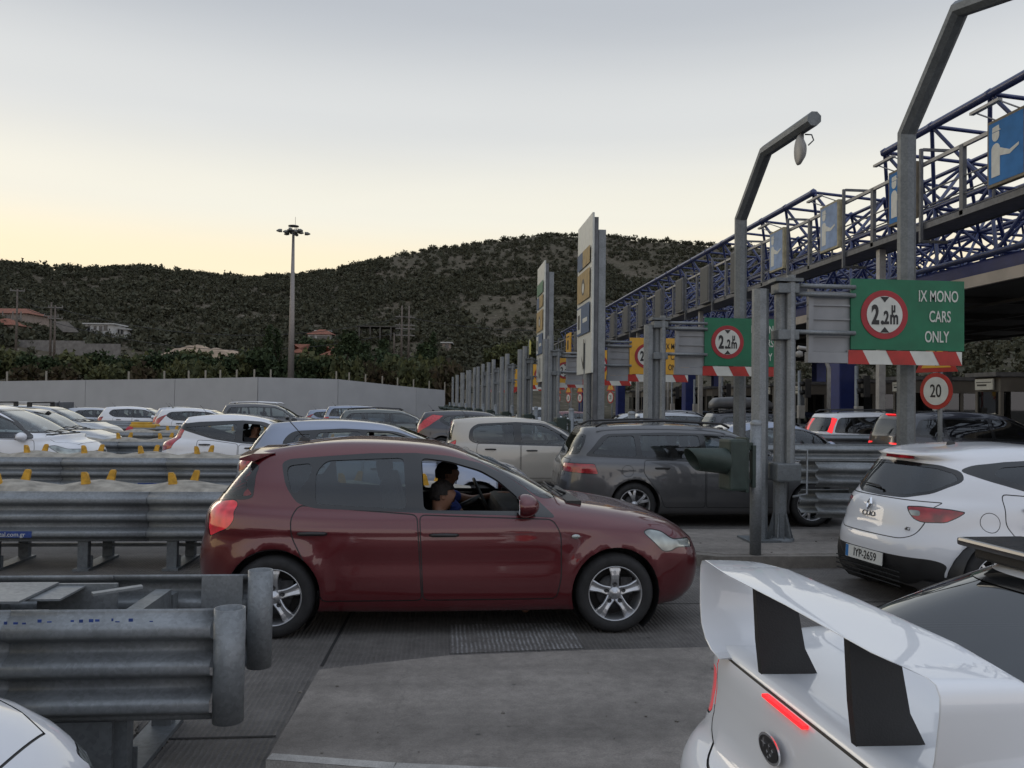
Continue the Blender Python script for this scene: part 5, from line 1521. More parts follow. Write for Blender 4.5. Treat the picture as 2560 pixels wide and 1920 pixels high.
# ---------------------------------------------------------------- wheels
def wheel(root, x, y, r, side, style, rimr=None, width=.20, cache={}):
    key = (round(r, 3), style, side, rimr)
    rimr = rimr or r * .69
    c0 = Vector((x, y, r))
    # local: lathe axis = outward
    M = frameM((0, 0, 0), (1, 0, 0), (0, 0, 1), (0, -1, 0)) if side < 0 else frameM((0, 0, 0), (-1, 0, 0), (0, 0, 1), (0, 1, 0))
    w = empty('wheel', c0); w.parent = root
    if key in cache:
        for nm, me in cache[key]:
            o = bpy.data.objects.new(nm, me); COL.objects.link(o); o.parent = w
        return w
    made = []
    hw = width / 2
    m_ = MB()
    prof = [(rimr * .98, hw - .012), (rimr * 1.02, hw - .002), (rimr + (r - rimr) * .35, hw + .006), (rimr + (r - rimr) * .7, hw + .002), (r - .016, hw - .012), (r - .004, hw - .03), (r, hw - .05), (r, -hw + .03), (r - .02, -hw), (rimr, -hw)]
    m_.lathe(prof, 48, M=M)
    for k in range(4):
        rr = r + .0005
    made.append(m_.build('tyre', RUBBER, w))
    m_ = MB()
    # barrel and lip
    m_.lathe([(rimr * 1.0, hw - .010), (rimr * .985, hw - .004), (rimr * .955, hw - .008), (rimr * .93, hw - .03), (rimr * .90, hw - .07), (rimr * .88, -hw + .02)], 48, M=M)
    nsp, twin = {'five': (5, False), 'ten': (5, True), 'seven': (7, False), 'multi': (9, False), 'cap': (8, False)}[style]
    for k in range(nsp):
        a = 2 * PI * k / nsp + PI / 2 + (.0 if style != 'ten' else .2)
        for dlt in ((0,) if not twin else (-.17, .17)):
            aa = a
            w0, w1 = {'five': (.075, .098), 'ten': (.030, .040), 'seven': (.034, .042), 'multi': (.022, .028), 'cap': (.045, .055)}[style]
            w0 *= rimr / .22; w1 *= rimr / .22
            r0_, r1_ = rimr * .20, rimr * .955
            ca, sa = math.cos(aa), math.sin(aa)
            def pt(rad, off, h):
                ang = aa + (dlt * (rad - r0_) / (r1_ - r0_) if twin else 0) + (dlt * .35 if twin else 0)
                return Vector((math.cos(ang) * rad - math.sin(ang) * off, math.sin(ang) * rad + math.cos(ang) * off, h))
            nn = 5; vs = []
            for i in range(nn + 1):
                t = i / nn; rad = r0_ + (r1_ - r0_) * t; wd = (w0 + (w1 - w0) * t) / 2
                if style == 'five': wd *= (1 - .28 * math.sin(PI * min(1, t * 1.1)))
                h = hw - .034 + .022 * math.sin(PI * t * .8) - .006 * t
                vs += [pt(rad, -wd, h - .03), pt(rad, -wd, h - .004), pt(rad, -wd * .78, h), pt(rad, -wd * .12, h - (.008 if style == 'five' else 0)), pt(rad, wd * .12, h - (.008 if style == 'five' else 0)), pt(rad, wd * .78, h), pt(rad, wd, h - .004), pt(rad, wd, h - .03)]
            fs = []
            for i in range(nn):
                for j in range(7): fs.append((i * 8 + j, i * 8 + j + 1, (i + 1) * 8 + j + 1, (i + 1) * 8 + j))
            m_.add([M @ v for v in vs], fs, 0, False)
    hb = rimr * .235
    m_.lathe([(hb, hw - .06), (hb, hw - .032), (hb * .8, hw - .022), (hb * .45, hw - .02), (hb * .42, hw - .014), (0, hw - .012)], 30, M=M)
    for k in range(5):
        a = 2 * PI * k / 5 + PI / 2 + PI / 5 * 0
        p = (math.cos(a) * rimr * .33, math.sin(a) * rimr * .33)
        m_.lathe([(.017, hw - .045), (.017, hw - .024), (.011, hw - .023), (.009, hw - .03), (0, hw - .03)], 8, M=M @ Matrix.Translation((p[0], p[1], 0)), mi=1)
    made.append(m_.build('rim', [ALLOY, DARKMET], w))
    m_ = MB(); m_.lathe([(0, hw - .075), (rimr * .62, hw - .075), (rimr * .64, hw - .09), (0, hw - .09)], 30, M=M); m_.lathe([(0, -hw + .04), (rimr * .9, -hw + .04)], 24, M=M, mi=1)
    m_.box(M @ Vector((rimr * .45, rimr * .25, hw - .075)), (.09, .05, .13))
    made.append(m_.build('brake_disc', [DARKMET, BLACKPL], w))
    cache[key] = [(o.name.split('.')[0], o.data) for o in made]
    return w
def arch_poly(x, z, r_, flat=.0):
    return [(x + r_ * math.cos(t), z + r_ * math.sin(t)) for t in np.linspace(-1.1, PI + 1.1, 40)] + [(x - r_ * .5, z - r_ * 1.3), (x + r_ * .5, z - r_ * 1.3)]
def liner(root, x, z, r_, W2, sides=(1, -1)):
    m_ = MB()
    for s in sides:
        n = 22; vs = []
        for t in np.linspace(-.9, PI + .9, n):
            for yy in (W2 - .02, W2 - .34): vs.append((x + (r_ - .003) * math.cos(t), s * yy, z + (r_ - .003) * math.sin(t)))
        fs = [(2 * i, 2 * i + 2, 2 * i + 3, 2 * i + 1) for i in range(n - 1)]
        m_.add(vs, fs, 0, True)
        m_.add([(x + (r_ + .01) * math.cos(t), s * (W2 - .34), z + (r_ + .01) * math.sin(t)) for t in np.linspace(-.9, PI + .9, 16)], [tuple(range(16))])
    return m_
def interior(root, sp, W2, seats=True, floor=True):
    """floor, seats, dashboard, parcel shelf"""
    xf, xr, zb, H_ = sp['cowl'][0], sp['rglass'][0], sp['belt'], sp['H']
    m_ = MB(); m_.box(((xf + xr) / 2, 0, .30), (xf - xr - .2, W2 * 2 - .30, .06)); m_.box((xf - .02, 0, .55), (.06, W2 * 2 - .3, .55))
    m_.box((xf - .28, 0, zb - .10), (.50, W2 * 2 - .32, .20), bev=.05); m_.box((xr + .42, 0, zb - .12), (.5, W2 * 2 - .46, .04))
    m_.build('cabin_floor', DARKIN, root)
    fx = sp.get('seatx', .10)
    for sx, ys in ((fx, (.36, -.36)), (fx - .88, (.36, -.36))):
        if sp.get('norear') and sx < fx: continue
        for y in ys:
            m_ = MB(); sk = len(m_.v)
            M = Matrix.Rotation(-.22, 4, 'Y')
            m_.box((sx - .02, y, .50), (.50, .48, .16), bev=.05)
            m_.box((sx - .34, y, .83), (.13, .47, .62), bev=.05, M=M)
            m_.box((sx - .44, y, 1.22), (.09, .25, .17), bev=.04, M=M); m_.box((sx - .41, y, 1.12), (.02, .12, .10), M=M)
            m_.build('seat', SEATM, root)
    m_ = MB(); R_ = .18; cx, cy, cz = xf - .62, .36, zb - .02
    M = frameM((cx, cy, cz), (0, 1, 0), (-.42, 0, .9), (-.9, 0, -.42))
    pts = [M @ Vector((R_ * math.cos(t), R_ * math.sin(t), 0)) for t in np.linspace(0, 2 * PI, 25)]
    m_.tube(pts, .014, n=7, cap=False)
    for a in (0, PI, 1.5 * PI): m_.bar(M @ Vector((0, 0, .02)), M @ Vector((R_ * math.cos(a), R_ * math.sin(a), 0)), .03, .012)
    m_.tube([M @ Vector((0, 0, 0)), M @ Vector((0, 0, .25))], .03, n=8)
    m_.build('steering_wheel', BLACKPL, root)
def mirror_part(root, x, y, z, paintm, s):
    e = []
    bm = bmesh.new(); bmesh.ops.create_uvsphere(bm, u_segments=18, v_segments=12, radius=1)
    for v in bm.verts:
        x_, y_, z_ = v.co
        x_ = x_ * .085 if x_ < 0 else x_ * .11; x_ = max(x_, -.05)
        v.co = (x + x_, s * (y + .10 + y_ * .115), z + z_ * (.088 - .014 * y_) )
    me = bpy.data.meshes.new('door_mirror')
    for f in bm.faces: f.smooth = True
    bm.to_mesh(me); bm.free(); me.materials.append(paintm)
    o = bpy.data.objects.new('door_mirror', me); COL.objects.link(o); o.parent = root
    m_ = MB(); m_.box((x - .051, s * (y + .10), z), (.006, .18, .11), bev=.002); m_.build('mirror_glass', CHROME, o)
    m_ = MB(); m_.bar((x + .01, s * (y - .02), z - .05), (x + .0, s * (y + .06), z - .04), .06, .03); m_.build('mirror_foot', BLACKPL, o)
    return o
def handle_part(root, sh, x, z, L, s, m, tilt=0):
    # finds the body surface at the handle
    best = None
    for v in sh.bm.verts:
        if v.co.y > .4:
            d = (v.co.x - x) ** 2 + (v.co.z - z) ** 2
            if best is None or d < best[0]: best = (d, v.co.y)
    y = best[1] + .018
    m_ = MB()
    m_.tube([(x - L / 2, s * (y - .02), z), (x - L / 2 + .02, s * (y + .004), z + .002), (x, s * (y + .008), z + .004), (x + L / 2 - .02, s * (y + .004), z + .002), (x + L / 2, s * (y - .02), z)], [.010, .014, .015, .014, .010], n=8)
    return m_.build('door_handle', m, root)
def number_plate(root, M, text, front=False):
    m_ = MB(); m_.prism([(-.26, -.056), (.26, -.056), (.26, .056), (-.26, .056)], 0, .008, M=M); m_.prism([(-.262, -.058), (.262, -.058), (.262, .058), (-.262, .058)], -.006, -.001, M=M, mi=1)
    p = m_.build('number_plate', [PLATEW, BLACKPL], root)
    m_ = MB()
    if text: add_text(m_, text, M @ Matrix.Translation((.022, -.033, .010)), .105, .84, thick=.0008, bold=.001)
    if m_.v: m_.build('plate_lettering', INK, p)
    m_ = MB(); m_.prism([(-.257, -.053), (-.217, -.053), (-.217, .053), (-.257, .053)], .0085, .0095, M=M); m_.build('country_band', SBLUE, p)
    return p
# ---------------------------------------------------------------- the car itself
def build_car(name, sp, pm, label, cat='car', group=None):
    root = empty(name, (0, 0, 0), 0, label, cat, group)
    W2, H_, r = sp['W'] / 2, sp['H'], sp['r']
    sp['tail'] = min(q_[0] for q_ in sp['R'][1])
    fl = [(x, r + .01, r + .045, sp.get('flare', .018)) for x in sp['ax']]
    sh = Shell(sp['F'], sp['R'], sp['S'], sp.get('nf', [4, 4.2, 5, 5, 6, 6]), sp.get('nr', [5, 5, 5.5, 5, 6, 6]), flare=fl, sculpt=sp.get('sculpt'), N_=sp.get('N', 92), taper=sp.get('taper', 0))
    side = lambda f, c: f.normal.y > .15 and c.y > .35
    # side windows
    dlo = smooth_closed(sp['dlo'], 2, sp.get('dlor', .12))
    sh.cut('window_trim', dlo, 'side', side)
    for i, g in enumerate(sp['glass']):
        sh.cut('glass%d' % i, smooth_closed(g, 2), 'side', side, ['window_trim'])
    # windscreen and rear glass
    topf = lambda f, c: c.x > sp['cowl'][0] - 1.3 and f.normal.x > .1
    ws = sp['ws']
    sh.cut('ws_frame', smooth_closed(ws, 2) if not sp.get('wsraw') else ws, 'front', lambda f, c: f.normal.x > .12 and sp['hdr'][0] - .25 < c.x < sp['cowl'][0] + .05 and c.z > sp['cowl'][1] - .05, ['body'])
    sh.cut('windscreen', smooth_closed(inset(ws, .035), 2), 'front', lambda f, c: f.normal.x > .12 and sp['hdr'][0] - .25 < c.x < sp['cowl'][0] + .05, ['ws_frame'])
    rg = sp['rg']
    rc = lambda f, c: f.normal.x < -.1 and c.x < sp['rglass'][0] + sp.get('rgx', .6) and c.z > sp['rglass'][1] - .08
    sh.cut('rg_frame', smooth_closed(rg, 2), 'rear', rc, ['body'])
    sh.cut('rear_glass', smooth_closed(inset(rg, .03), 2), 'rear', rc, ['rg_frame'])
    # wheel arches
    for x in sp['ax']:
        sh.cut('arch_gap', arch_poly(x, r + .01, r + .042), 'side', lambda f, c: c.y > .45 and f.normal.y > -.3)
    # lamps
    s2 = math.sqrt(.5); nose_x = max(q_[0] for q_ in sp['F'][1])
    for nm, ks, kf, sg in (('headlamp', 'hl', 'hlf', 1), ('tail_lamp', 'tl', 'tlr', -1)):
        # seen squarely on the car's corner, so that a lamp wraps round it in one outline
        view = (Vector((-sg * s2, s2, 0)), Vector((0, 0, 1)), Vector((sg * s2, s2, 0)))
        end = nose_x if sg > 0 else sp['tail']
        pts = [((-sg * x + W2 - .04) * s2, z) for x, z in sp.get(ks, []) if (end - x) * sg > .10]
        pts += [((-sg * (end - sg * .07) + y) * s2, z) for y, z in sp.get(kf, []) if y < W2 - .10]
        if len(pts) < 3: continue
        cx_ = sum(p_[0] for p_ in pts) / len(pts); cz_ = sum(p_[1] for p_ in pts) / len(pts)
        pts.sort(key=lambda p_: math.atan2(p_[1] - cz_, p_[0] - cx_))
        pl = smooth_closed(pts, 2, .035)
        cond = (lambda f, c, sg=sg: c.y > .2 and f.normal.dot(Vector((sg * s2, s2, 0))) > .1 and c.x * sg > 0)
        sh.cut(nm + '_rim', pl, view, cond, ['body'])
        sh.cut(nm, inset(pl, .008), view, cond, [nm + '_rim'])
        if sp.get('lampinner') and sg < 0:
            u0 = ((sp['tail'] + .07) + sp['lampinner'][0]) * s2; u1 = ((sp['tail'] + .07) + sp['lampinner'][1]) * s2; z0, z1 = sp['lampinner'][2:]
            sh.cut('reverse_lens', smooth_closed([(u0, z0), (u1, z0), (u1, z1), (u0, z1)], 2, .02), view, cond, ['tail_lamp'])
    # bumper plastics, grille
    for nm, key, view in sp.get('extra', []):
        p = smooth_closed(key, 1)
        cond = {'side': side, 'rear': (lambda f, c: c.x < sp['ax'][1] and f.normal.x < -.15), 'front': (lambda f, c: c.x > sp['ax'][0] and f.normal.x > .1), 'top': (lambda f, c: f.normal.z > .3)}[view]
        sh.cut(nm, p, view, cond, ['body'])
    # doors and lids
    for i, d in enumerate(sp.get('doors', [])):
        sh.cutx('door%d' % i, smooth_closed(d, 1), 'side', side, ['body'])
    if 'flap' in sp:
        x, z, q = sp['flap']; sh.cutx('fuel_flap', [(x + q * math.cos(t), z + q * math.sin(t)) for t in np.linspace(0, 2 * PI, 20, endpoint=False)], 'side', side, ['body'], seam=.006)
    if 'bonnet' in sp:
        sh.cutx('bonnet', sp['bonnet'], 'top', lambda f, c: f.normal.z > .25 and c.x > sp['cowl'][0] - .1, ['body'], seam=.008)
    if 'hatch' in sp:
        sh.cutx('hatch_panel', smooth_closed(sp['hatch'], 1), 'rear', lambda f, c: f.normal.x < -.2 and c.x < sp['ax'][1], ['body'], seam=.008)
    if 'sills' in sp:
        sh.cut('sill', sp['sills'], 'side', lambda f, c: c.y > .4, ['body'])
    E = sh.extract
    b = E('body'); sm = E('seam', push=-.004)
    part_mesh('body', [(*b, False, 0), (*b, True, 0), (*sm, False, 2), (*sm, True, 2)], [pm, DARKIN, BLACKPL], root, inner=.022)
    GM = sp.get('glassm', GLASS)
    for s in (False, True):
        t = E('window_trim', push=.001); part_mesh('window_trim', [(*t, s, 0)], [BLACKGL, DARKIN], root, inner=.02)
        for i in range(len(sp['glass'])):
            if sp.get('open') == i and (s == sp.get('openside', True)): continue
            if sp.get('open2') == i and not s: continue
            g = E('glass%d' % i, push=-.006); part_mesh('side_window', [(*g, s, 0)], [sp.get('glassr', GM) if i < sp.get('nrear', 9) else GM], root)
        for i in range(len(sp.get('doors', []))):
            d = E('door%d' % i)
            do = part_mesh('door', [(*d, s, 0)], [pm, DARKIN], root, inner=.03)
            if do and i < len(sp.get('handles', [])):
                x, z = sp['handles'][i]; handle_part(do, sh, x, z, .21, -1 if s else 1, sp.get('handlem', BLACKPL))
        for nm, mk in (('headlamp', 'hlm'), ('tail_lamp', 'tlm')):
            t = E(nm, push=-.002); t2 = E(nm + '_rim', push=-.003)
            if t[0]: part_mesh(nm, [(*t, s, 0), (*t2, s, 1)], [sp.get(mk, LENS if nm == 'headlamp' else REDLENS), BLACKGL], root)
            if nm == 'tail_lamp' and 'reverse_lens' in sh.names: part_mesh('reverse_lens', [(*E('reverse_lens'), s, 0)], [LENS], root)
    f = E('ws_frame', push=.001)
    part_mesh('windscreen_surround', [(*f, False, 0), (*f, True, 0)], [BLACKGL, DARKIN], root, inner=.015)
    f = E('windscreen', push=-.003); part_mesh('windscreen', [(*f, False, 0), (*f, True, 0)], [sp.get('wsm', GLASSC)], root)
    f = E('rg_frame', push=.001); part_mesh('rear_window_surround', [(*f, False, 0), (*f, True, 0)], [BLACKGL, DARKIN], root, inner=.015)
    f = E('rear_glass', push=-.003); part_mesh('rear_window', [(*f, False, 0), (*f, True, 0)], [sp.get('rgm', GLASS)], root)
    for nm in ('bonnet', 'hatch_panel', 'sill', 'fuel_flap'):
        if nm in sh.names:
            f = E(nm)
            if nm == 'fuel_flap': part_mesh(nm, [(*f, True, 0)], [pm, DARKIN], root); part_mesh('quarter_panel_cover', [(*f, False, 0)], [pm, DARKIN], root); continue
            part_mesh(nm, [(*f, False, 0), (*f, True, 0)], [BLACKPL if nm == 'sill' and sp.get('darksill') else pm, DARKIN], root, inner=.01)
    for nm in {e[0] for e in sp.get('extra', [])}:
        f = E(nm, push=.002); part_mesh(nm, [(*f, False, 0), (*f, True, 0)], [BLACKPL, DARKIN], root)
    for x in sp['ax']:
        for s in (1, -1): liner(root, x, r + .01, r + .042, W2, (s,)).build('wheel_arch', BLACKPL, root)
    for x in sp['ax']:
        for s in (1, -1): wheel(root, x, s * (W2 - .125), r, s, sp.get('rim', 'seven'), sp.get('rimr'))
    m_ = MB(); m_.box((0, 0, .24), (sp['F'][1][0][0] - sp['R'][1][0][0] - .3, W2 * 2 - .5, .08)); m_.tube([(sp['R'][1][0][0] + .05, -.45, .22), (sp['R'][1][0][0] + .6, -.45, .24)], .04, n=8); m_.build('underbody', BLACKPL, root)
    interior(root, sp, W2)
    mx, mz = sp['mirror']
    my = sp['S'][3][0][0] - .03
    for s in (1, -1): mirror_part(root, mx, my, mz, sp.get('mirm', pm), s)
    if 'antenna' in sp:
        ax_, az_, al = sp['antenna']; m_ = MB(); m_.lathe([(.028, -.01), (.024, .015), (.006, .03)], 10, M=Matrix.Translation((ax_, 0, az_)) @ Matrix.Diagonal((1.8, .8, 1, 1))); m_.tube([(ax_, 0, az_ + .02), (ax_ - al * .62, 0, az_ + al * .78)], .0042, n=5); m_.build('antenna', BLACKPL, root)
    if 'wiper' in sp:
        x, z, dx, dz = sp['wiper']; m_ = MB(); m_.tube([(x, .02, z), (x + dx * .1, .05, z + .02), (x + dx, .38, z + dz)], [.014, .010, .006], n=6); m_.build('rear_wiper', BLACKPL, root)
    m_ = MB(); cx, cz = sp['cowl']
    for (ya, yb) in ((.50, -.12), (-.12, -.62)):
        m_.tube([(cx + .06, ya, cz + .012), (cx - .08, (ya + yb) / 2, cz + .075), (cx - .05, yb, cz + .045)], [.012, .009, .006], n=5)
    m_.box((cx + .05, 0, cz - .01), (.12, W2 * 1.35, .03)); m_.build('wipers', BLACKPL, root)
    if sp.get('rails'):
        x0, x1, y, z, mm = sp['rails']
        for s in (1, -1):
            m_ = MB(); m_.tube([(x0, s * y, z - .06), (x0 + .12, s * y, z), ((x0 + x1) / 2, s * y, z + .035), (x1 - .12, s * y, z), (x1, s * y, z - .06)], .018, n=8); m_.build('roof_rail', mm, root)
    if sp.get('plate') is not None:
        xp, zp = sp['plateat']; number_plate(root, frameM((xp, 0, zp), (0, -1, 0), (.05, 0, 1), (-1, 0, .05)), sp['plate'])
    sh.bm.free()
    return root
def place(root, x, y, rz=0.0, s=None):
    root.location = (x, y, 0); root.rotation_euler = (0, 0, rz)
    if s: root.scale = s
    return root
def mirrored(pts): return pts
# ---------------- measurements of each kind of car (metres; x forward from mid wheelbase)
def std_S(W2, zb, H_, zr, wr=.64, bulge=0.0, wb=None, sh=.72):
    wb = wb or W2 - .07
    return [[(W2 - .10, .17), (W2 - .035, .195)],
            [(W2 - .035, .195), (W2 - .012, .27), (W2 - .002, .42), (W2, .58), (W2 - .008, sh)],
            [(W2 - .008, sh), (W2 - .018, sh + (zb - sh) * .35), (W2 - .04, sh + (zb - sh) * .75), (wb, zb)],
            [(wb, zb), ((wb + wr) / 2 + .018, (zb + zr) / 2), (wr, zr)],
            [(wr, zr), (wr - .045, zr + (H_ - zr) * .50), (wr * .62, zr + (H_ - zr) * .82), (wr * .3, H_ - .008), (0, H_)]]
def ws_poly(zc, zh, w0, w1): return [(-.02, zc), (w0, zc + .015), (w0 * .5 + w1 * .5 + .02, (zc + zh) / 2), (w1, zh - .02), (-.02, zh)]
def fixws(p): # half screens run slightly past the middle so that smoothing keeps the centre line straight
    return [(-.4, p[0][1])] + p[1:-1] + [(-.4, p[-1][1])]
CEED = dict(W=1.79, H=1.47, r=.306, ax=(1.29, -1.29), belt=.93, cowl=(.955, .985), hdr=(.10, 1.38), rglass=(-1.82, .98), N=120,
  F=[[(1.84, .17), (1.98, .195)], [(1.98, .195), (2.055, .29), (2.085, .44), (2.075, .56), (2.02, .68)], [(2.02, .68), (1.87, .80), (1.60, .885), (1.26, .945), (.955, .985)], [(.955, .985), (.52, 1.215), (.10, 1.38)], [(.10, 1.38), (-.05, 1.42), (-.25, 1.445)]],
  R=[[(-1.72, .2), (-1.83, .23)], [(-1.83, .23), (-1.91, .33), (-1.94, .5), (-1.935, .62), (-1.91, .74)], [(-1.91, .74), (-1.905, .84), (-1.875, .93), (-1.82, .98)], [(-1.82, .98), (-1.69, 1.14), (-1.545, 1.30)], [(-1.545, 1.30), (-1.545, 1.335), (-1.34, 1.385), (-1.12, 1.415)]],
  S=std_S(.895, .93, 1.47, 1.37, .63), nf=[4, 4.2, 5, 5, 6, 6], nr=[4.5, 4.5, 4.5, 4.2, 6, 6],
  dlo=[(-1.275, 1.285), (-1.22, 1.315), (-.95, 1.338), (-.605, 1.362), (-.26, 1.366), (0, 1.345), (.26, 1.285), (.44, 1.20), (.613, 1.085), (.83, .885), (.536, .905), (-.235, .925), (-1.006, .958), (-1.139, .995), (-1.23, 1.12)], dlor=.05,
  glass=[[(-1.232, 1.265), (-1.045, 1.288), (-1.05, 1.19), (-1.139, 1.07), (-1.18, 1.075), (-1.215, 1.165)], [(-1.0, .99), (-1.01, 1.22), (-.94, 1.305), (-.35, 1.33), (-.32, .95)], [(-.19, .945), (-.215, 1.33), (.0, 1.305), (.25, 1.235), (.384, 1.16), (.54, 1.03), (.60, .935)]],
  open=2, openside=True, open2=2,
  ws=fixws(ws_poly(1.0, 1.37, .70, .53)), tlm=mat('red_lens_bright', (.55, .02, .035), .12, var=.5, scale=13, det=1.5, coat=1.0, emit=(1, .05, .06), es=.10), rg=[(-.4, .995), (.745, 1.01), (.70, 1.13), (.61, 1.275), (-.4, 1.285)],
  doors=[[(-.235, .915), (-.19, .275), (-.933, .275), (-.973, .37), (-1.073, .58), (-1.168, .754), (-1.180, .887), (-1.125, .985)], [(.80, .88), (.862, .77), (.866, .44), (.83, .275), (-.19, .275), (-.225, .915)]],
  handles=[(-1.01, .778), (-.035, .765)],
  hl=[(1.545, .775), (1.634, .798), (1.775, .775), (1.865, .71), (1.90, .64), (1.82, .615), (1.72, .612), (1.625, .695)], hlf=[(.70, .70), (.66, .655), (.70, .625)],
  tl=[(-1.73, .995), (-1.80, 1.015), (-2.0, 1.0), (-2.0, .70), (-1.84, .70), (-1.74, .80), (-1.685, .873), (-1.72, .93)], tlr=[(.58, .96), (.60, .985), (.95, .99), (.95, .70), (.70, .72)],
  sills=[(-.93, .0), (-.93, .262), (.86, .262), (.86, .0)],
  mirror=(.575, .985), antenna=(-1.20, 1.43, .22), rim='five', rimr=.213, glassm=glass('rear_tint', (.34, .40, .40)), nrear=2, seatx=-.08,
  extra=[('lower_grille', [(-.4, .25), (.45, .25), (.40, .42), (-.4, .42)], 'front'), ('upper_grille', [(-.4, .55), (.32, .55), (.34, .64), (-.4, .65)], 'front')],
  sculpt=lambda x, z: -.014 * math.exp(-((z - .56) / .08) ** 2) * max(0, min(1, (.9 - abs(x)) * 6)) + .006 * math.exp(-((z - .80) / .02) ** 2))
def gen(L, W, H, wb, fo, r, belt=(.92, .98), zr=None, nose=.68, hood=.95, cowlx=None, hdrx=None, rrx=None, rgbx=None, rgbz=None, wr=.62, style='hatch', tailz=.75, N=72, rim='seven', **kw):
    """outlines of a hatchback-like car from its main measures; style shapes the tail"""
    f, q = wb / 2 + fo, -(L - wb / 2 - fo)
    W2 = W / 2; zr = zr or H - .10
    cx = cowlx if cowlx is not None else wb / 2 - .28
    hx = hdrx if hdrx is not None else cx - .82
    rr = rrx if rrx is not None else q + .28
    gx = rgbx if rgbx is not None else q + .08
    gz = rgbz or belt[1]
    zb = (belt[0] + belt[1]) / 2
    sp = dict(W=W, H=H, r=r, ax=(wb / 2, -wb / 2), belt=zb, cowl=(cx, hood), hdr=(hx, zr), rglass=(gx, gz), N=N, rim=rim)
    sp['F'] = [[(f - .24, .17), (f - .10, .195)], [(f - .10, .195), (f - .03, .29), (f, .43), (f - .01, .57), (f - .07, nose)],
               [(f - .07, nose), (f - .22, nose + (hood - nose) * .42), (f - .48, nose + (hood - nose) * .70), ((f + cx) / 2 - .05, nose + (hood - nose) * .88), (cx, hood)],
               [(cx, hood), ((cx + hx) / 2 + .02, (hood + zr) / 2 + .03), (hx, zr)], [(hx, zr), (hx - .16, zr + .038), (hx - .36, zr + .062)]]
    if style == 'sedan':
        dk = gz
        sp['R'] = [[(q + .2, .2), (q + .10, .22)], [(q + .10, .22), (q + .02, .33), (q, .48), (q + .02, .66), (q + .05, tailz)], [(q + .05, tailz), (q + .08, dk - .04), (q + .22, dk - .01), (gx, dk)],
                   [(gx, dk), ((gx + rr) / 2, (dk + zr) / 2 + .03), (rr, zr)], [(rr, zr), (rr + .2, zr + .045), (rr + .4, zr + .06)]]
    else:
        sp['R'] = [[(q + .2, .2), (q + .10, .22)], [(q + .10, .22), (q + .02, .33), (q, .48), (q + .01, .62), (q + .03, tailz)], [(q + .03, tailz), (q + .05, (tailz + gz) / 2), (gx, gz)],
                   [(gx, gz), ((gx + rr) / 2 - .01, (gz + zr) / 2), (rr, zr - .03)], [(rr, zr - .03), (rr - .01, zr + .0), (rr + .2, zr + .045), (rr + .42, zr + .065)]]
    sp['S'] = std_S(W2, zb, H, zr, wr)
    sp['nf'] = [4, 4.0, 4.6, 5, 6, 6]; sp['nr'] = [4.6, 4.8, 4.8, 4.6, 6, 6] if style != 'sedan' else [4.6, 4.8, 5, 5, 6, 6]
    b0, b1 = belt
    zt = zr - .03
    ap = [(hx + .02, zt - .03), ((hx + cx) / 2 - .02, (zt + b0) / 2 + .03), (cx - .14, b0 + .01)]
    if style == 'wagon': tail = [(q + .34, b1 + .02), (q + .44, b1 + .12), (q + .62, zt - .03)]; te = q + .34
    elif style in ('mpv', 'suv'): tail = [(q + .36, b1 + .01), (q + .40, b1 + .14), (q + .52, zt - .04)]; te = q + .36
    elif style == 'city': tail = [(-wb / 2 + .10, b1 + .01), (-wb / 2 - .06, b1 + .16), (-wb / 2 + .05, zt - .05)]; te = -wb / 2 + .1
    elif style == 'sedan': tail = [(-wb / 2 + .0, b1 + .0), (-wb / 2 - .18, b1 + .06), (rr + .22, zt - .05)]; te = -wb / 2
    else: tail = [(-wb / 2 + .14, b1), (-wb / 2 - .12, b1 + .16), (-wb / 2 + .02, zt - .04)]; te = -wb / 2 + .14
    sp['dlo'] = [(cx - .10, b0 - .0)] + [((cx + te) / 2, (b0 + b1) / 2 - .01)] + tail + [((hx + tail[-1][0]) / 2, zt)] + ap[:2]
    bp = -.28 if style != 'city' else -.22
    def zl(x): return b0 + (b1 - b0) * (cx - x) / (cx - te)
    g1 = [(bp + .04, zl(bp) + .035), (bp + .03, zt - .04), (hx - .05, zt - .05), ((hx + cx) / 2 - .12, (zt + b0) / 2 + .06), (cx - .32, b0 + .10), (cx - .30, b0 + .035)]
    if style in ('wagon', 'mpv', 'suv'):
        rp = -wb / 2 + .12
        g2 = [(rp, zl(rp) + .035), (rp - .02, zt - .045), (bp - .05, zt - .04), (bp - .04, zl(bp) + .035)]
        g3 = [(tail[0][0] + .10, b1 + .05), (tail[1][0] + .10, b1 + .14), (tail[2][0] + .08, zt - .06), (rp - .10, zt - .05), (rp - .08, zl(rp) + .04)]
        gl = [g3, g2, g1]
    else:
        rp = te + .22
        g2 = [(rp, zl(rp) + .035), (rp - .06, zl(rp) + .14), (rp + .04, zt - .06), (bp - .05, zt - .04), (bp - .04, zl(bp) + .035)]
        gl = [g2, g1]
        if style == 'hatch':
            gl = [[(te + .09, b1 + .05), (te - .10, b1 + .17), (te - .04, zt - .09), (rp - .07, zt - .08), (rp - .13, b1 + .16), (rp - .10, b1 + .05)]] + gl
    sp['glass'] = gl
    sp['ws'] = fixws(ws_poly(hood + .01, zr - .01, W2 - .18, wr - .10)); 
    sp['rg'] = [(-.4, gz + .02), (W2 - .26, gz + .04), (W2 - .27, (gz + zr) / 2), (wr - .08, zr - .07), (-.4, zr - .06)]
    dz = .28
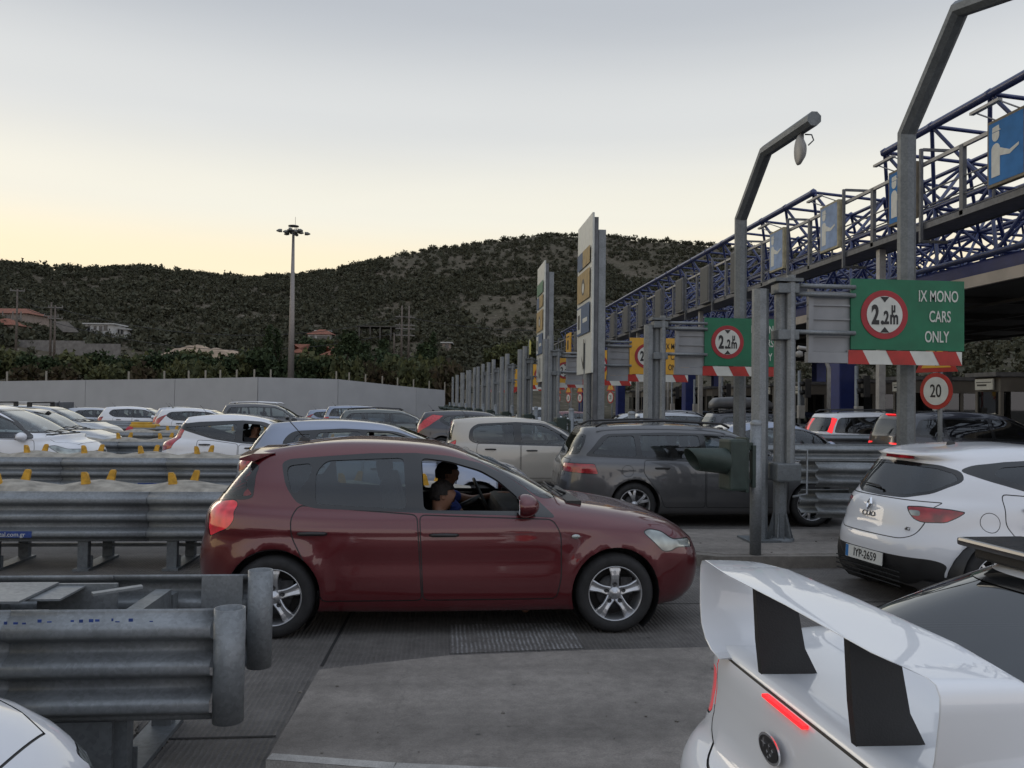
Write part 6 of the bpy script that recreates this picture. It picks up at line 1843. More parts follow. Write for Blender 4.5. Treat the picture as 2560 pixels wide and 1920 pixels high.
    sp['doors'] = [[(bp, zl(bp) - .01), (bp - .01, dz), (-wb / 2 + .42, dz), (-wb / 2 + .36, .46), (-wb / 2 + .22, .64), (-wb / 2 + .12, .78), (-wb / 2 + .14, zl(-wb / 2) - .01)],
                   [(cx - .14, b0 - .01), (cx - .10, .80), (cx - .12, .40), (cx - .16, dz), (bp, dz), (bp + .01, zl(bp) - .01)]]
    sp['handles'] = [(-wb / 2 + .40, zl(-1) - .12), (bp + .22, zl(bp) - .13)]
    sp['hl'] = [(f - .62, nose + .09), (f - .45, nose + .11), (f - .20, nose + .04), (f - .02, nose - .03), (f - .05, nose - .11), (f - .25, nose - .10), (f - .45, nose - .02)]
    sp['hlf'] = [(W2 * .55, nose - .08), (W2 * .62, nose + .03), (W2 * .9, nose + .1), (W2 + .1, nose + .06), (W2 * .95, nose - .1)]
    if style == 'sedan': sp['tl'] = [(q + .30, gz - .05), (q - .05, gz - .03), (q - .05, gz - .25), (q + .22, gz - .22)]; sp['tlr'] = [(W2 * .55, gz - .07), (W2 + .1, gz - .05), (W2 + .1, gz - .25), (W2 * .6, gz - .24)]
    else: sp['tl'] = [(q + .26, gz - .02), (q - .05, gz), (q - .05, tailz - .04), (q + .14, tailz - .02), (q + .34, tailz + .08)]; sp['tlr'] = [(W2 * .66, gz - .03), (W2 + .1, gz), (W2 + .1, tailz - .05), (W2 * .72, tailz - .02)]
    sp['hatch'] = [(-.4, tailz - .10), (W2 * .62, tailz - .08), (W2 * .66, gz - .03), (-.4, gz + .01)]
    sp['bonnet'] = [(f - .20, -.4), (f - .22, W2 * .55), (f - .5, W2 * .78), (cx + .02, W2 * .80), (cx + .02, -.4)]
    sp['extra'] = [('lower_grille', [(-.4, .24), (W2 * .55, .25), (W2 * .5, .40), (-.4, .40)], 'front'), ('upper_grille', [(-.4, nose - .14), (W2 * .42, nose - .13), (W2 * .46, nose - .03), (-.4, nose - .02)], 'front'),
                   ('rear_valance', [(-.4, .18), (W2 * .7, .20), (W2 * .62, .36), (-.4, .37)], 'rear')]
    sp['mirror'] = (cx - .34, b0 + .04)
    sp['plateat'] = (q - .012, .60)
    sp['seatx'] = -.02
    sp['antenna'] = (rr + .30, H - .035, .24)
    sp.update(kw)
    return sp
PRED = paint('dark_red_paint', (.092, .002, .007), metal=.35, rough=.36, dust=.025)
PWHITE = paint('white_paint', (.68, .70, .74), dust=.08)
PSILVER = paint('silver_blue_paint', (.24, .28, .37), metal=.55, rough=.35, dust=.08)
PSILV2 = paint('silver_paint', (.40, .42, .44), metal=.45, rough=.36, dust=.08)
PBEIGE = paint('beige_paint', (.43, .405, .36), metal=.1, rough=.4, dust=.2)
PGREY = paint('dark_grey_paint', (.075, .078, .085), metal=.5, rough=.36, dust=.12)
PDGREEN = paint('grey_green_paint', (.10, .115, .11), metal=.5, rough=.36, dust=.1)
PBLACK = paint('black_blue_paint', (.010, .012, .022), metal=.2, rough=.35, dust=.05)
PPALE = paint('pale_silver_paint', (.46, .49, .54), metal=.3, rough=.36, dust=.1)
red = build_car('parked_car', CEED, PRED, 'dark red five door hatchback with open front window, in the middle of the picture')
place(red, 0.06, 7.16, R(1.2))
for s in (-1, 1):
    m_ = MB(); m_.lathe([(0, 0), (.018, .0), (.016, .008), (0, .010)], 12, M=frameM((.97, s * .893, .752), (2.0, 0, 0), (0, 0, 1), (0, s, 0))); m_.build('side_repeater', LENS, red)
m_ = MB(); n = 14; vs = []
for i in range(n + 1):
    y = -.60 + 1.2 * i / n; e_ = 1 - abs(y / .62) ** 4; zt_ = 1.335 + .035 * (1 - (y / .62) ** 2)
    vs += [(-1.34, y, zt_ + .020), (-1.50, y, zt_ - .004 + .018), (-1.60 - .03 * e_, y, zt_ - .022), (-1.60 - .03 * e_, y, zt_ - .036), (-1.50, y, zt_ - .045)]
fs = [(i * 5 + j, i * 5 + j + 1, (i + 1) * 5 + j + 1, (i + 1) * 5 + j) for i in range(n) for j in range(4)] + [(0, 1, 2, 3, 4)[::-1], tuple(n * 5 + j for j in range(5))]
m_.add(vs, fs, 0, False); m_.build('roof_spoiler', PRED, red)

CARG = 'cars queueing on the toll plaza'
# ---- dark grey estate behind the lane signals
sp = gen(4.56, 1.80, 1.48, 2.63, .88, .316, style='wagon', belt=(.93, .98), wr=.63, N=84, rim='ten', rimr=.225, rrx=-2.02, rgbx=-2.24, hdrx=.22, cowlx=1.06, tailz=.78,
         rails=(-1.75, .0, .60, 1.50, CHROME), flap=(-1.42, .80, .085), plate=None, glassm=glass('grey_tint', (.35, .40, .40)))
sp['tl'] = [(-1.94, .90), (-2.35, .93), (-2.35, .76), (-1.86, .745)]; sp['tlr'] = [(.46, .90), (.95, .92), (.95, .75), (.48, .77)]
sp['rails'] = (-1.85, .15, .62, 1.485, mat('rail_black', (.02, .02, .022), .4))
golf = build_car('parked_car', sp, PGREY, 'dark grey estate car with roof rails and ten spoke wheels, behind the nearest lane signal')
place(golf, 1.78 + 2.28 + .05, 12.55, 0)
# ---- silver blue hatch behind the red car
sp = gen(4.24, 1.76, 1.50, 2.60, .84, .31, style='hatch', belt=(.92, .98), wr=.62, hdrx=.14, cowlx=1.12, rrx=-1.66, rgbx=-1.96, tailz=.78, wiper=(-1.96, 1.0, -.02, .03))
sp['tl'] = [(-1.62, 1.0), (-2.1, 1.02), (-2.1, .84), (-1.75, .84)]; sp['open'] = 2; sp['openside'] = True
auris = build_car('parked_car', sp, PSILVER, 'silver blue hatchback seen over the roof of the red car, aerial raised', group=None)
place(auris, -2.82 + 2.05, 12.35, 0)
# ---- white three door with tall tail lamp
sp = gen(3.90, 1.68, 1.47, 2.45, .78, .295, style='city', belt=(.86, 1.02), wr=.60, hdrx=.12, cowlx=1.06, rrx=-1.42, rgbx=-1.62, tailz=.76)
sp['dlo'] = [(.95, .88), (-.2, .90), (-.8, .98), (-1.42, 1.16), (-1.50, 1.26), (-1.1, 1.31), (-.3, 1.345), (.12, 1.325), (.52, 1.12)]
sp['glass'] = [[(-1.36, 1.20), (-.40, 1.28), (-.40, .96), (-.78, 1.02)], [(-.26, .94), (-.27, 1.29), (.05, 1.27), (.42, 1.10), (.66, .92)]]; sp['doors'] = [[(-.33, .90), (-.34, .28), (-1.02, .28), (-1.10, .60), (-1.10, .97), (-.8, .96)], [(.92, .86), (.96, .5), (.86, .28), (-.33, .28), (-.32, .89)]]
sp['tl'] = [(-1.48, 1.27), (-1.75, 1.30), (-1.85, .82), (-1.66, .80), (-1.56, 1.02)]; sp['handles'] = [(-.95, .88), (-.10, .82)]; sp['open'] = 1; sp['openside'] = True
p107 = build_car('parked_car', sp, PWHITE, 'small white hatchback with tall slanting red tail lamps, behind the third guard rail')
place(p107, -5.42 + 1.92, 17.0, 0)
# ---- beige city car
sp = gen(3.56, 1.64, 1.48, 2.42, .60, .29, style='city', belt=(.93, .96), wr=.60, nose=.72, hood=.99, hdrx=.30, cowlx=1.08, rrx=-1.56, rgbx=-1.66, tailz=.74, rim='cap')
sp['dlo'] = [(.98, .90), (-.2, .92), (-1.12, .95), (-1.24, 1.02), (-1.22, 1.22), (-1.08, 1.33), (-.3, 1.37), (.28, 1.35), (.66, 1.14)]
sp['glass'] = [[(-1.14, .99), (-1.16, 1.20), (-1.04, 1.29), (-.36, 1.33), (-.34, .96)], [(-.20, .96), (-.21, 1.33), (.22, 1.31), (.56, 1.13), (.80, .95)]]
sp['tl'] = [(-1.62, 1.02), (-1.85, 1.02), (-1.85, .72), (-1.60, .74)]; sp['tlm'] = REDDIM; sp['flap'] = (-1.30, .80, .08)
c1 = build_car('parked_car', sp, PBEIGE, 'beige five door city car just above the red car windscreen')
place(c1, 0.06 + 1.74, 16.9, 0)
# ---- white MPV at the left edge
sp = gen(4.30, 1.78, 1.62, 2.68, .84, .315, style='mpv', belt=(.96, 1.02), zr=1.53, wr=.63, nose=.74, hood=1.04, hdrx=.40, cowlx=1.42, rrx=-1.72, rgbx=-1.92, tailz=.80)
sp['handles'] = [(-1.0, .88), (-.02, .86)]
mpv = build_car('parked_car', sp, PWHITE, 'white people carrier at the left edge behind the third guard rail')
place(mpv, PY(232, 1110, 16.6).x - 2.18, 17.0, 0)
PHDR = dict(hlm=LENS)
# ---- silver car with roof bars
sp = gen(4.2, 1.72, 1.50, 2.55, .84, .31, style='hatch', belt=(.93, .98), wr=.62, hlm=WARMLIT)
c9 = build_car('parked_car', sp, PSILV2, 'silver car with black roof bars and lit yellow headlamp at the left, windscreen see-through')
place(c9, PY(284, 1092, 21.2).x - 2.1, 21.7, 0)
m_ = MB()
for x in (.15, -.75):
    m_.box((x, 0, 1.60), (.07, 1.30, .035), bev=.01)
    for s in (1, -1): m_.box((x, s * .60, 1.55), (.10, .07, .12), bev=.01)
m_.build('roof_bar', BLACKPL, c9)
# ---- silver saloon with indicator on
sp = gen(4.35, 1.77, 1.50, 2.58, .92, .315, style='hatch', belt=(.94, 1.0), wr=.62, nose=.70, hood=1.0, cowlx=1.12, hlm=AMBERLIT, rim='multi')
leon = build_car('parked_car', sp, PSILV2, 'silver hatchback with glowing amber front lamp, behind the car with roof bars')
place(leon, PY(290, 1080, 26.2).x - 2.2, 26.6, 0)
m_ = MB(); M = frameM((2.16, 0, .60), (0, 1, 0), (-.12, 0, 1), (1, 0, .12)); m_.prism([(-.16, -.07), (.16, -.07), (.20, .07), (-.20, .07)], 0, .02, M=M, mi=0); m_.prism([(-.03, -.05), (.07, -.05), (.05, .0), (.03, .05), (-.07, .05), (-.05, 0)], .02, .03, M=M, mi=1)
m_.build('grille_badge', [INK, CHROME], leon)
# ---- white hatch (dark glass) and neighbours further back; one mesh set each, copied with new paint and label
def gz(Y): return 0.0 if Y < 28 else -.012 * (Y - 28)
sp = gen(4.2, 1.78, 1.48, 2.58, .85, .31, style='hatch', belt=(.93, .97), wr=.63, rgbx=-1.95, rrx=-1.68)
sp['tl'] = [(-1.70, .98), (-2.1, 1.0), (-2.1, .80), (-1.74, .80)]
wg = build_car('parked_car', sp, PWHITE, 'clean white five door hatchback in front of the concrete wall, its rear wheel showing')
place(wg, PY(246, 1060, 41).x + 2.05, 41.2, 0); wg.location.z = gz(41)
sp = gen(3.95, 1.70, 1.48, 2.49, .80, .30, style='hatch', belt=(.90, 1.0), wr=.60, tlm=REDDIM)
sp['tl'] = [(-1.42, 1.16), (-1.9, 1.2), (-1.9, .92), (-1.62, .92)]
fi = build_car('parked_car', sp, PPALE, 'pale silver hatchback with dark red tail lamp right of the clean white hatchback')
place(fi, PY(379, 1050, 36).x + 1.9, 36.4, 0); fi.location.z = gz(36)
sp = gen(3.9, 1.66, 1.45, 2.49, .76, .30, style='hatch', belt=(.92, .99), wr=.60)
sp['tl'] = [(-1.40, 1.20), (-1.8, 1.24), (-1.8, .84), (-1.66, .84)]
co = build_car('parked_car', sp, PWHITE, 'white hatchback with three side windows, in front of the pale silver one')
place(co, PY(392, 1060, 31.5).x + 1.85, 31.6, 0); co.location.z = gz(31.6)
# dark suv with rails
sp = gen(4.45, 1.82, 1.66, 2.62, .90, .34, style='suv', belt=(1.04, 1.08), zr=1.55, wr=.64, nose=.82, hood=1.08, tailz=.90)
sp['rails'] = (-1.75, .30, .62, 1.68, CHROME)
suv = build_car('parked_car', sp, PGREY, 'dark grey off-roader with bright roof rails below the light mast')
place(suv, PY(548, 1050, 36).x + 2.2, 36.4, 0); suv.location.z = gz(36)
sp = gen(3.85, 1.70, 1.58, 2.50, .62, .30, style='mpv', belt=(.98, 1.04), zr=1.49, wr=.61, nose=.76, hood=1.06, hdrx=.55, cowlx=1.40, tlm=REDDIM)
jz = build_car('parked_car', sp, PSILVER, 'silver blue small people carrier with lit tail lamp, in front of the wall')
place(jz, PY(808, 1040, 41).x + 1.95, 41.2, 0); jz.location.z = gz(41) + .06
def clone(src, x, y, paintm, label, z=0.0, s=None, old=None, swap=None):
    c = copy_tree(src); c['label'] = label
    if 'group' in c: del c['group']
    place(c, x, y, src.rotation_euler.z, s); c.location.z = z
    for o in all_under(c):
        if o.type == 'MESH' and o.data.materials:
            for i, ms in enumerate(o.material_slots):
                if ms.material and ms.material.name in PAINTS:
                    ms.link = 'OBJECT'; ms.material = paintm
                elif swap and ms.material and ms.material.name in swap:
                    nm_ = swap[ms.material.name]; ms.link = 'OBJECT'; ms.material = nm_
    return c
PAINTS = {m.name for m in (PRED, PWHITE, PSILVER, PSILV2, PBEIGE, PGREY, PDGREEN, PBLACK, PPALE)}
def all_under(r_):
    res = []; st = [r_]
    cm = {}
    for o in COL.objects:
        if o.parent: cm.setdefault(o.parent.name, []).append(o)
    while st:
        o = st.pop(); res.append(o); st += cm.get(o.name, [])
    return res
PMAROON = paint('maroon_paint', (.12, .006, .012)); PAINTS.add(PMAROON.name)
LIT = {REDLENS.name: REDLIT, REDDIM.name: REDLIT}
clone(co, PY(760, 1050, 46).x + 1.9, 46.2, PSILVER, 'silver blue hatchback with black rear window peeping out left of the small people carrier', gz(46))
clone(golf, PY(845, 1050, 31.5).x + 2.25, 31.6, PDGREEN, 'grey green estate car with people inside, below the right part of the wall', gz(31.6))
clone(leon, PY(180, 1050, 46).x + 1.7, 46.2, PPALE, 'pale silver car roof left of the clean white hatchback', gz(46) - .1)
clone(fi, PY(1284, 1050, 46).x + 1.9, 46.0, PSILV2, 'silver hatchback between the two hooded signals, in front of the tall lane boards', gz(46) + .1, (1, 1, 1.08))
sp = gen(4.36, 1.80, 1.48, 2.64, .85, .315, style='hatch', belt=(.92, 1.0), wr=.62, tlm=REDDIM)
sp['tl'] = [(-1.42, 1.30), (-1.85, 1.34), (-2.1, 1.06), (-1.80, .98)]
fo = build_car('parked_car', sp, PBLACK, 'very dark hatchback with high swept red tail lamp, left of the beige city car')
place(fo, PY(1043, 1050, 26.2).x + 2.1, 26.6, 0)
# saloons toward the canopy
sp = gen(4.55, 1.78, 1.45, 2.70, .88, .315, style='sedan', belt=(.93, .96), wr=.61, rgbz=1.02, rgbx=-1.72, rrx=-1.08, cowlx=1.08, rgx=1.2, tailz=.72)
sd1 = build_car('parked_car', sp, PSILVER, 'silver blue saloon partly behind the nearest gate post, windscreen over the guard rail')
place(sd1, PY(2063, 1100, 17).x - 1.15, 16.8, 0)
clone(sd1, PY(1500, 1050, 41).x + 2.2, 41.2, PSILV2, 'silver saloon with bright rear window, right of the taller lane board', gz(41))
clone(golf, PY(1580, 1050, 31.5).x + 2.3, 31.6, PPALE, 'white estate car with black roof rails above the dark grey estate', gz(31.6), (1.06, 1, 1), swap=None)
clone(leon, PY(1615, 1040, 41).x + 2.2, 41.0, PWHITE, 'white car roof just visible beyond the white estate car', gz(41) + .1, None, swap={AMBERLIT.name: LENS})
clone(co, PY(1690, 1040, 51).x + 2.0, 50.8, PSILVER, 'small silver blue car roof with red lamp under the second height gate', gz(51) + .2)
clone(leon, PY(1396, 1040, 51).x + 1.5, 51.0, PMAROON, 'maroon car roof behind the silver hatchback', gz(51), None, swap={AMBERLIT.name: LENS})
rb = clone(golf, PY(1774, 1040, 26.6).x + 2.0, 26.6, PBLACK, 'black estate car carrying a long roof box', 0, (1, 1, 1.04))
m_ = MB()
prof = [(-1.05, .04, .10), (-1.0, .30, .22), (-.85, .40, .36), (-.3, .43, .40), (.4, .43, .38), (.85, .38, .30), (1.02, .28, .20), (1.06, .05, .08)]
n = 20; vs = []
for x, hw_, hh in prof:
    for i in range(n):
        a = 2 * PI * i / n; c_, s_ = math.cos(a), math.sin(a)
        vs.append((x, hw_ * (abs(c_) ** .5) * (1 if c_ > 0 else -1), .02 + hh / 2 + hh / 2 * (abs(s_) ** .6) * (1 if s_ > 0 else -1)))
fs = [(i * n + j, i * n + (j + 1) % n, (i + 1) * n + (j + 1) % n, (i + 1) * n + j) for i in range(len(prof) - 1) for j in range(n)] + [tuple(range(n))[::-1], tuple((len(prof) - 1) * n + j for j in range(n))]
m_.add(vs, fs, 0, True)
rbx = m_.build('roof_box', mat('roof_box_shell', (.07, .072, .075), .4, var=.15), loc=(rb.location.x - .95, 26.6, 1.60)); tag(rbx, 'long dark grey roof box on the black estate car', 'roof box')
clone(sd1, PY(2010, 1050, 31.6).x + 2.0, 31.6, PBLACK, 'black saloon with pale rear window left of the white people carrier', gz(31.6), (1, 1, 1.05))
clone(sd1, PY(1905, 1050, 36.6).x + 2.0, 36.4, PBLACK, 'black car roof under the canopy left of the blue column', gz(36.4) + .1, (1, 1, 1.04))
# white people carrier with lit tail lamp
sp = gen(4.45, 1.82, 1.62, 2.73, .90, .32, style='mpv', belt=(.98, 1.04), zr=1.52, wr=.66, nose=.76, hood=1.06, hdrx=.50, cowlx=1.42, rrx=-1.88, rgbx=-2.12, tailz=.80, tlm=REDLIT, glassm=GLASSD)
sp['tl'] = [(-1.90, 1.42), (-2.08, 1.46), (-2.3, 1.0), (-2.02, 1.02), (-1.98, 1.2)]; sp['tlr'] = [(.58, 1.38), (.95, 1.42), (.95, 1.12), (.62, 1.12)]
sp['rails'] = (-1.7, .3, .64, 1.64, BLACKPL)
c4 = build_car('parked_car', sp, PWHITE, 'white people carrier with lit tall tail lamp beyond the stacked guard rail')
place(c4, 9.95 + 2.25, 21.8, 0)
sp = gen(4.60, 1.88, 1.70, 2.75, .92, .35, style='suv', belt=(1.06, 1.14), zr=1.58, wr=.66, nose=.84, hood=1.12, tailz=.86, tlm=REDLIT, glassm=GLASSD, rgm=GLASSD)
sp['tl'] = [(-1.95, 1.02), (-2.4, 1.03), (-2.4, .97), (-2.10, .97), (-2.02, .90), (-1.92, .90)]; sp['tlr'] = [(.30, 1.02), (1.0, 1.03), (1.0, .97), (.32, .98)]
su2 = build_car('parked_car', sp, PBLACK, 'black off-roader with bright red light bar, right of the big bent lamp pole')
place(su2, 9.35 + 2.3, 17.0, 0)
m_ = MB(); m_.box((-2.02, 0, 1.60), (.03, .34, .025)); m_.build('high_brake_light', REDLIT, su2)
# white van box far left
vb = empty('box_trailer', PY(158, 1010, 46), 0, 'white box trailer with flat top behind the silver cars at the far left', 'trailer'); vb.location.z = gz(46)
m_ = MB(); m_.box((-4.0, 0, 1.05), (8.0, 2.2, 1.20), bev=.03); m_.build('box_body', WHITEW, vb)
m_ = MB(); m_.box((.06, 0, 1.1), (.10, 2.1, 1.1)); m_.bar((.15, -.8, .6), (.15, -.8, 1.7), .05, .05); m_.bar((.3, -.8, .6), (.3, -.8, 1.65), .04, .04); m_.build('rear_frame', GREYST, vb)
m_ = MB(); m_.tube([(-6, -1.0, .35), (-6, -.8, .35)], .34, n=20); m_.tube([(-5.1, -1.0, .35), (-5.1, -.8, .35)], .34, n=20); m_.build('wheel_pair', RUBBER, vb)
# ================================================================ white hatchback with the number plate
sp = gen(4.06, 1.74, 1.45, 2.59, .84, .31, style='hatch', belt=(.90, 1.04), zr=1.345, wr=.58, nose=.70, hood=.96, tailz=.80, rim='multi', N=110, rgm=glass('hatch_glass', (.30, .33, .33), spec=1.4), glassm=GLASSD)
q = -1.93
sp['R'] = [[(q + .26, .2), (q + .14, .22)], [(q + .14, .22), (q + .04, .32), (q - .005, .45), (q, .58), (q + .05, .70)], [(q + .05, .70), (q + .07, .80), (q + .10, .90), (q + .17, .985)],
           [(q + .17, .985), (q + .28, 1.13), (q + .42, 1.30)], [(q + .42, 1.30), (q + .34, 1.338), (q + .50, 1.372), (q + .80, 1.405)]]
sp['rglass'] = (q + .17, .985)
sp['nr'] = [3.6, 3.6, 3.6, 3.2, 4.0, 4.5]
sp['rg'] = [(-.4, .95), (.30, .965), (.50, 1.02), (.615, 1.13), (.56, 1.22), (.42, 1.262), (-.4, 1.285)]
sp['tlr'] = [(.44, .905), (.60, .915), (.95, .905), (.95, .79), (.62, .775), (.52, .80), (.46, .86)]
sp['tl'] = [(q - .1, .905), (q + .16, .905), (q + .34, .885), (q + .26, .84), (q + .12, .785), (q - .1, .775)]
sp['hatch'] = [(-.4, .615), (.40, .62), (.50, .66), (.55, .78), (.56, .90), (.60, .955), (-.4, .955)]
sp['extra'] = [('lower_grille', [(-.4, .24), (.45, .25), (.40, .40), (-.4, .40)], 'front'), ('rear_valance', [(-.4, .10), (.70, .12), (.66, .32), (.70, .44), (.62, .475), (-.4, .475)], 'rear')]
sp['dlo'] = [(.85, .91), (-.2, .95), (-.8, 1.02), (-1.25, 1.15), (-1.42, 1.22), (-1.30, 1.27), (-1.0, 1.30), (-.2, 1.335), (.2, 1.32), (.55, 1.12)]
sp['glass'] = [[(-1.16, 1.19), (-1.05, 1.255), (-.36, 1.29), (-.36, 1.0), (-.85, 1.08)], [(-.26, .98), (-.27, 1.29), (.16, 1.27), (.45, 1.10), (.62, .95)]]
sp['lampinner'] = (.47, .60, .83, .875); sp['flap'] = (-1.30, .80, .085); sp['antenna'] = (-1.02, 1.43, .0001); sp['wiper'] = (q + .165, 1.02, .05, .03)
clio = build_car('parked_car', sp, PWHITE, 'white hatchback with number plate IYP-2659, seen from behind at the right')
place(clio, 5.83, 7.60, R(8))
xr = q
def RM(y, z, x, tilt):   # frame on the tail, facing backwards; local x to the viewer's right
    return frameM((x, y, z), (0, -1, 0), (tilt, 0, 1), (-1, 0, tilt))
number_plate(clio, RM(0, .415, q - .022, .06), 'IYP-2659')
m_ = MB()
add_text(m_, 'CLIO', RM(.05, .765, q + .055, .35), .062, 1.35, thick=.002, bold=.0)
add_text(m_, 'dCi', RM(-.44, .70, q + .085, .3), .042, 1.1, thick=.002)
m_.build('boot_lettering', INK, clio)
m_ = MB()
oct_ = [(0, .062), (.035, .0), (0, -.062), (-.035, 0)]
inn = [(0, .030), (.014, .0), (0, -.030), (-.014, 0)]
Mb = RM(.04, .875, q + .068, .35)
for i in range(4):
    a, b = oct_[i], oct_[(i + 1) % 4]; c, d = inn[(i + 1) % 4], inn[i]
    mid1 = ((a[0] + d[0]) / 2, (a[1] + d[1]) / 2); mid2 = ((b[0] + c[0]) / 2, (b[1] + c[1]) / 2)
    V = [Mb @ Vector((*a, .0)), Mb @ Vector((*b, .0)), Mb @ Vector((*mid2, .016)), Mb @ Vector((*mid1, .016)), Mb @ Vector((*c, 0)), Mb @ Vector((*d, 0))]
    m_.add(V, [(0, 3, 2, 1), (3, 5, 4, 2)])
m_.build('diamond_badge', CHROME, clio)
m_ = MB(); m_.box((q + .36, .0, 1.315), (.02, .36, .028)); m_.build('high_brake_light', REDLENS, clio)
m_ = MB()
for z in (.30, .34, .38, .42): m_.box((q + .006, .0, z - .08), (.012, .9, .010))
m_.build('valance_grille', BLACKGL, clio)

# ================================================================ white saloon with the big rear wing
PPEARL = paint('pearl_white_paint', (.76, .78, .81), dust=.02); PAINTS.add(PPEARL.name)
sp = gen(4.45, 1.84, 1.30, 2.62, .92, .31, style='sedan', belt=(.86, .90), zr=1.215, wr=.58, nose=.66, hood=.90, tailz=.70, N=150, rgbz=.90, rgbx=-1.62, rrx=-1.06, cowlx=1.05, hdrx=.25, rgx=1.0, rgm=glass('dark_rear_screen', (.05, .06, .065), spec=1.6), glassm=GLASSD)
q = -2.22
sp['R'] = [[(q + .2, .15), (q + .12, .18)], [(q + .12, .18), (q + .02, .30), (q - .01, .42), (q + .03, .50), (q + .10, .56)], [(q + .10, .56), (q + .13, .68), (q + .135, .80), (q + .14, .872), (q + .17, .892), (q + .30, .885), (-1.62, .905)],
           [(-1.62, .905), (-1.35, 1.06), (-1.06, 1.20)], [(-1.06, 1.20), (-.9, 1.24), (-.6, 1.275)]]
sp['nr'] = [4.6, 5, 8, 8, 5, 5]
sp['rg'] = [(-.4, .93), (.80, .94), (.72, 1.04), (.58, 1.18), (-.4, 1.19)]
sp['tlr'] = [(.68, .80), (1.0, .82), (1.0, .60), (.70, .62), (.70, .70)]; sp['tl'] = [(q + .10, .80), (q + .34, .81), (q + .38, .72), (q + .22, .58), (q + .0, .58)]
sp['hatch'] = [(-.4, .50), (.45, .51), (.60, .60), (.60, .82), (.62, .866), (-.4, .866)]
sp['tlm'] = mat('red_lens_glowing', (.5, .01, .02), .15, var=.4, scale=18, coat=1.0, emit=(1, .03, .04), es=.45); sp['antenna'] = (-.2, 1.3, .0001); sp['plate'] = None
sp['flare'] = .03; sp['norear'] = True; sp['seatx'] = .35
sub = build_car('parked_car', sp, PPEARL, 'pearl white saloon with huge rear wing on two black struts, nearest at the bottom right')
place(sub, 1.045 + 2.09, 2.50, R(2.6))
# rear wing
ws_ = empty('rear_wing'); 
bpy.data.objects.remove(ws_)
path = [(.50, .868), (.575, .878), (.635, .905), (.680, .950), (.700, 1.02), (.708, 1.12), (.706, 1.158), (.694, 1.174), (.67, 1.179), (.45, 1.184), (.2, 1.186), (0, 1.188)]
path = path + [(-y, z) for y, z in reversed(path[:-1])]
path = [Vector((0, y, z)) for y, z in path]
m_ = MB()
prof = []
for i in range(22):
    a = 2 * PI * i / 22; u = math.cos(a); t = math.sin(a)
    prof.append((u, t * (.5 + .22 * u)))
vs = []
K = len(path)
for i, p in enumerate(path):
    tg = (path[min(K - 1, i + 1)] - path[max(0, i - 1)]).normalized()
    nr_ = Vector((0, -tg.z, tg.y))
    if i > K // 2: pass
    if nr_.z < 0 and abs(p.y) < .64: nr_ = -nr_
    endf = max(0, min(1, (1.17 - p.z) / .25))
    ch = .115 + .030 * endf; xc = q + .235 + .02 * endf + .0
    th = .011
    for u, t in prof:
        vs.append((xc + u * ch, *(Vector((0, p.y, p.z)) + nr_ * (t * th + .008 * u * (1 - endf)))[1:]))
n = len(prof)
fs = [(i * n + j, i * n + (j + 1) % n, (i + 1) * n + (j + 1) % n, (i + 1) * n + j) for i in range(K - 1) for j in range(n)] + [tuple(range(n)), tuple((K - 1) * n + j for j in range(n))[::-1]]
m_.add(vs, fs, 0, True); wing = m_.build('rear_wing', [PPEARL], sub)
for y in (.275, -.30):
    m_ = MB(); M = frameM((0, y, 0), (1, 0, 0), (0, 0, 1), (0, -1, 0))
    m_.prism([(q + .165, .885), (q + .365, .874), (q + .315, .97), (q + .275, 1.178), (q + .142, 1.176), (q + .152, 1.0)], -.014, .014, M=M); m_.build('wing_strut', BLACKPL, sub)
m_ = MB(); m_.box((q + .137, .045, .852), (.022, .27, .011), bev=.003); m_.build('high_brake_light', REDLIT, sub)
Mb = frameM((q + .112, .085, .722), (0, -1, 0), (-.02, 0, 1), (-1, 0, -.02))
m_ = MB(); m_.prism([(.072 * math.cos(t), .044 * math.sin(t)) for t in np.linspace(0, 2 * PI, 36, endpoint=False)], 0, .005, M=Mb, mi=0)
m_.prism([(.063 * math.cos(t), .036 * math.sin(t)) for t in np.linspace(0, 2 * PI, 36, endpoint=False)], .0055, .007, M=Mb, mi=1)
def star(cx, cy, r_):
    return [(cx + (r_ if i % 2 == 0 else r_ * .26) * math.cos(PI / 2 + i * PI / 4), cy + (r_ if i % 2 == 0 else r_ * .26) * math.sin(PI / 2 + i * PI / 4)) for i in range(8)]
for cx, cy, r_ in ((-.028, .010, .018), (.012, .014, .009), (.034, .006, .009), (-.002, -.008, .009), (.020, -.012, .009), (.004, -.024, .008)):
    m_.prism(star(cx, cy, r_), .0075, .0095, M=Mb, mi=0)
m_.build('oval_star_badge', [CHROME, INK], sub)
# black roof edge spoiler
m_ = MB(); m_.box((-.97, 0, 1.262), (.28, 1.22, .032), bev=.012); m_.build('roof_edge_spoiler', PGREY, sub)
m_ = MB(); m_.box((-.96, 0, 1.225), (.22, 1.12, .045), bev=.01); m_.build('spoiler_underside', BLACKPL, sub)

# nose of the white car at the lower left
sp = gen(4.1, 1.74, 1.47, 2.5, .82, .31, style='hatch', belt=(.90, .98), wr=.62, nose=.70, hood=.98, N=110)
nose = build_car('parked_car', sp, PWHITE, 'white car whose headlamp corner shows at the lower left below the guard rail')
place(nose, -2.98, 2.06, R(0))

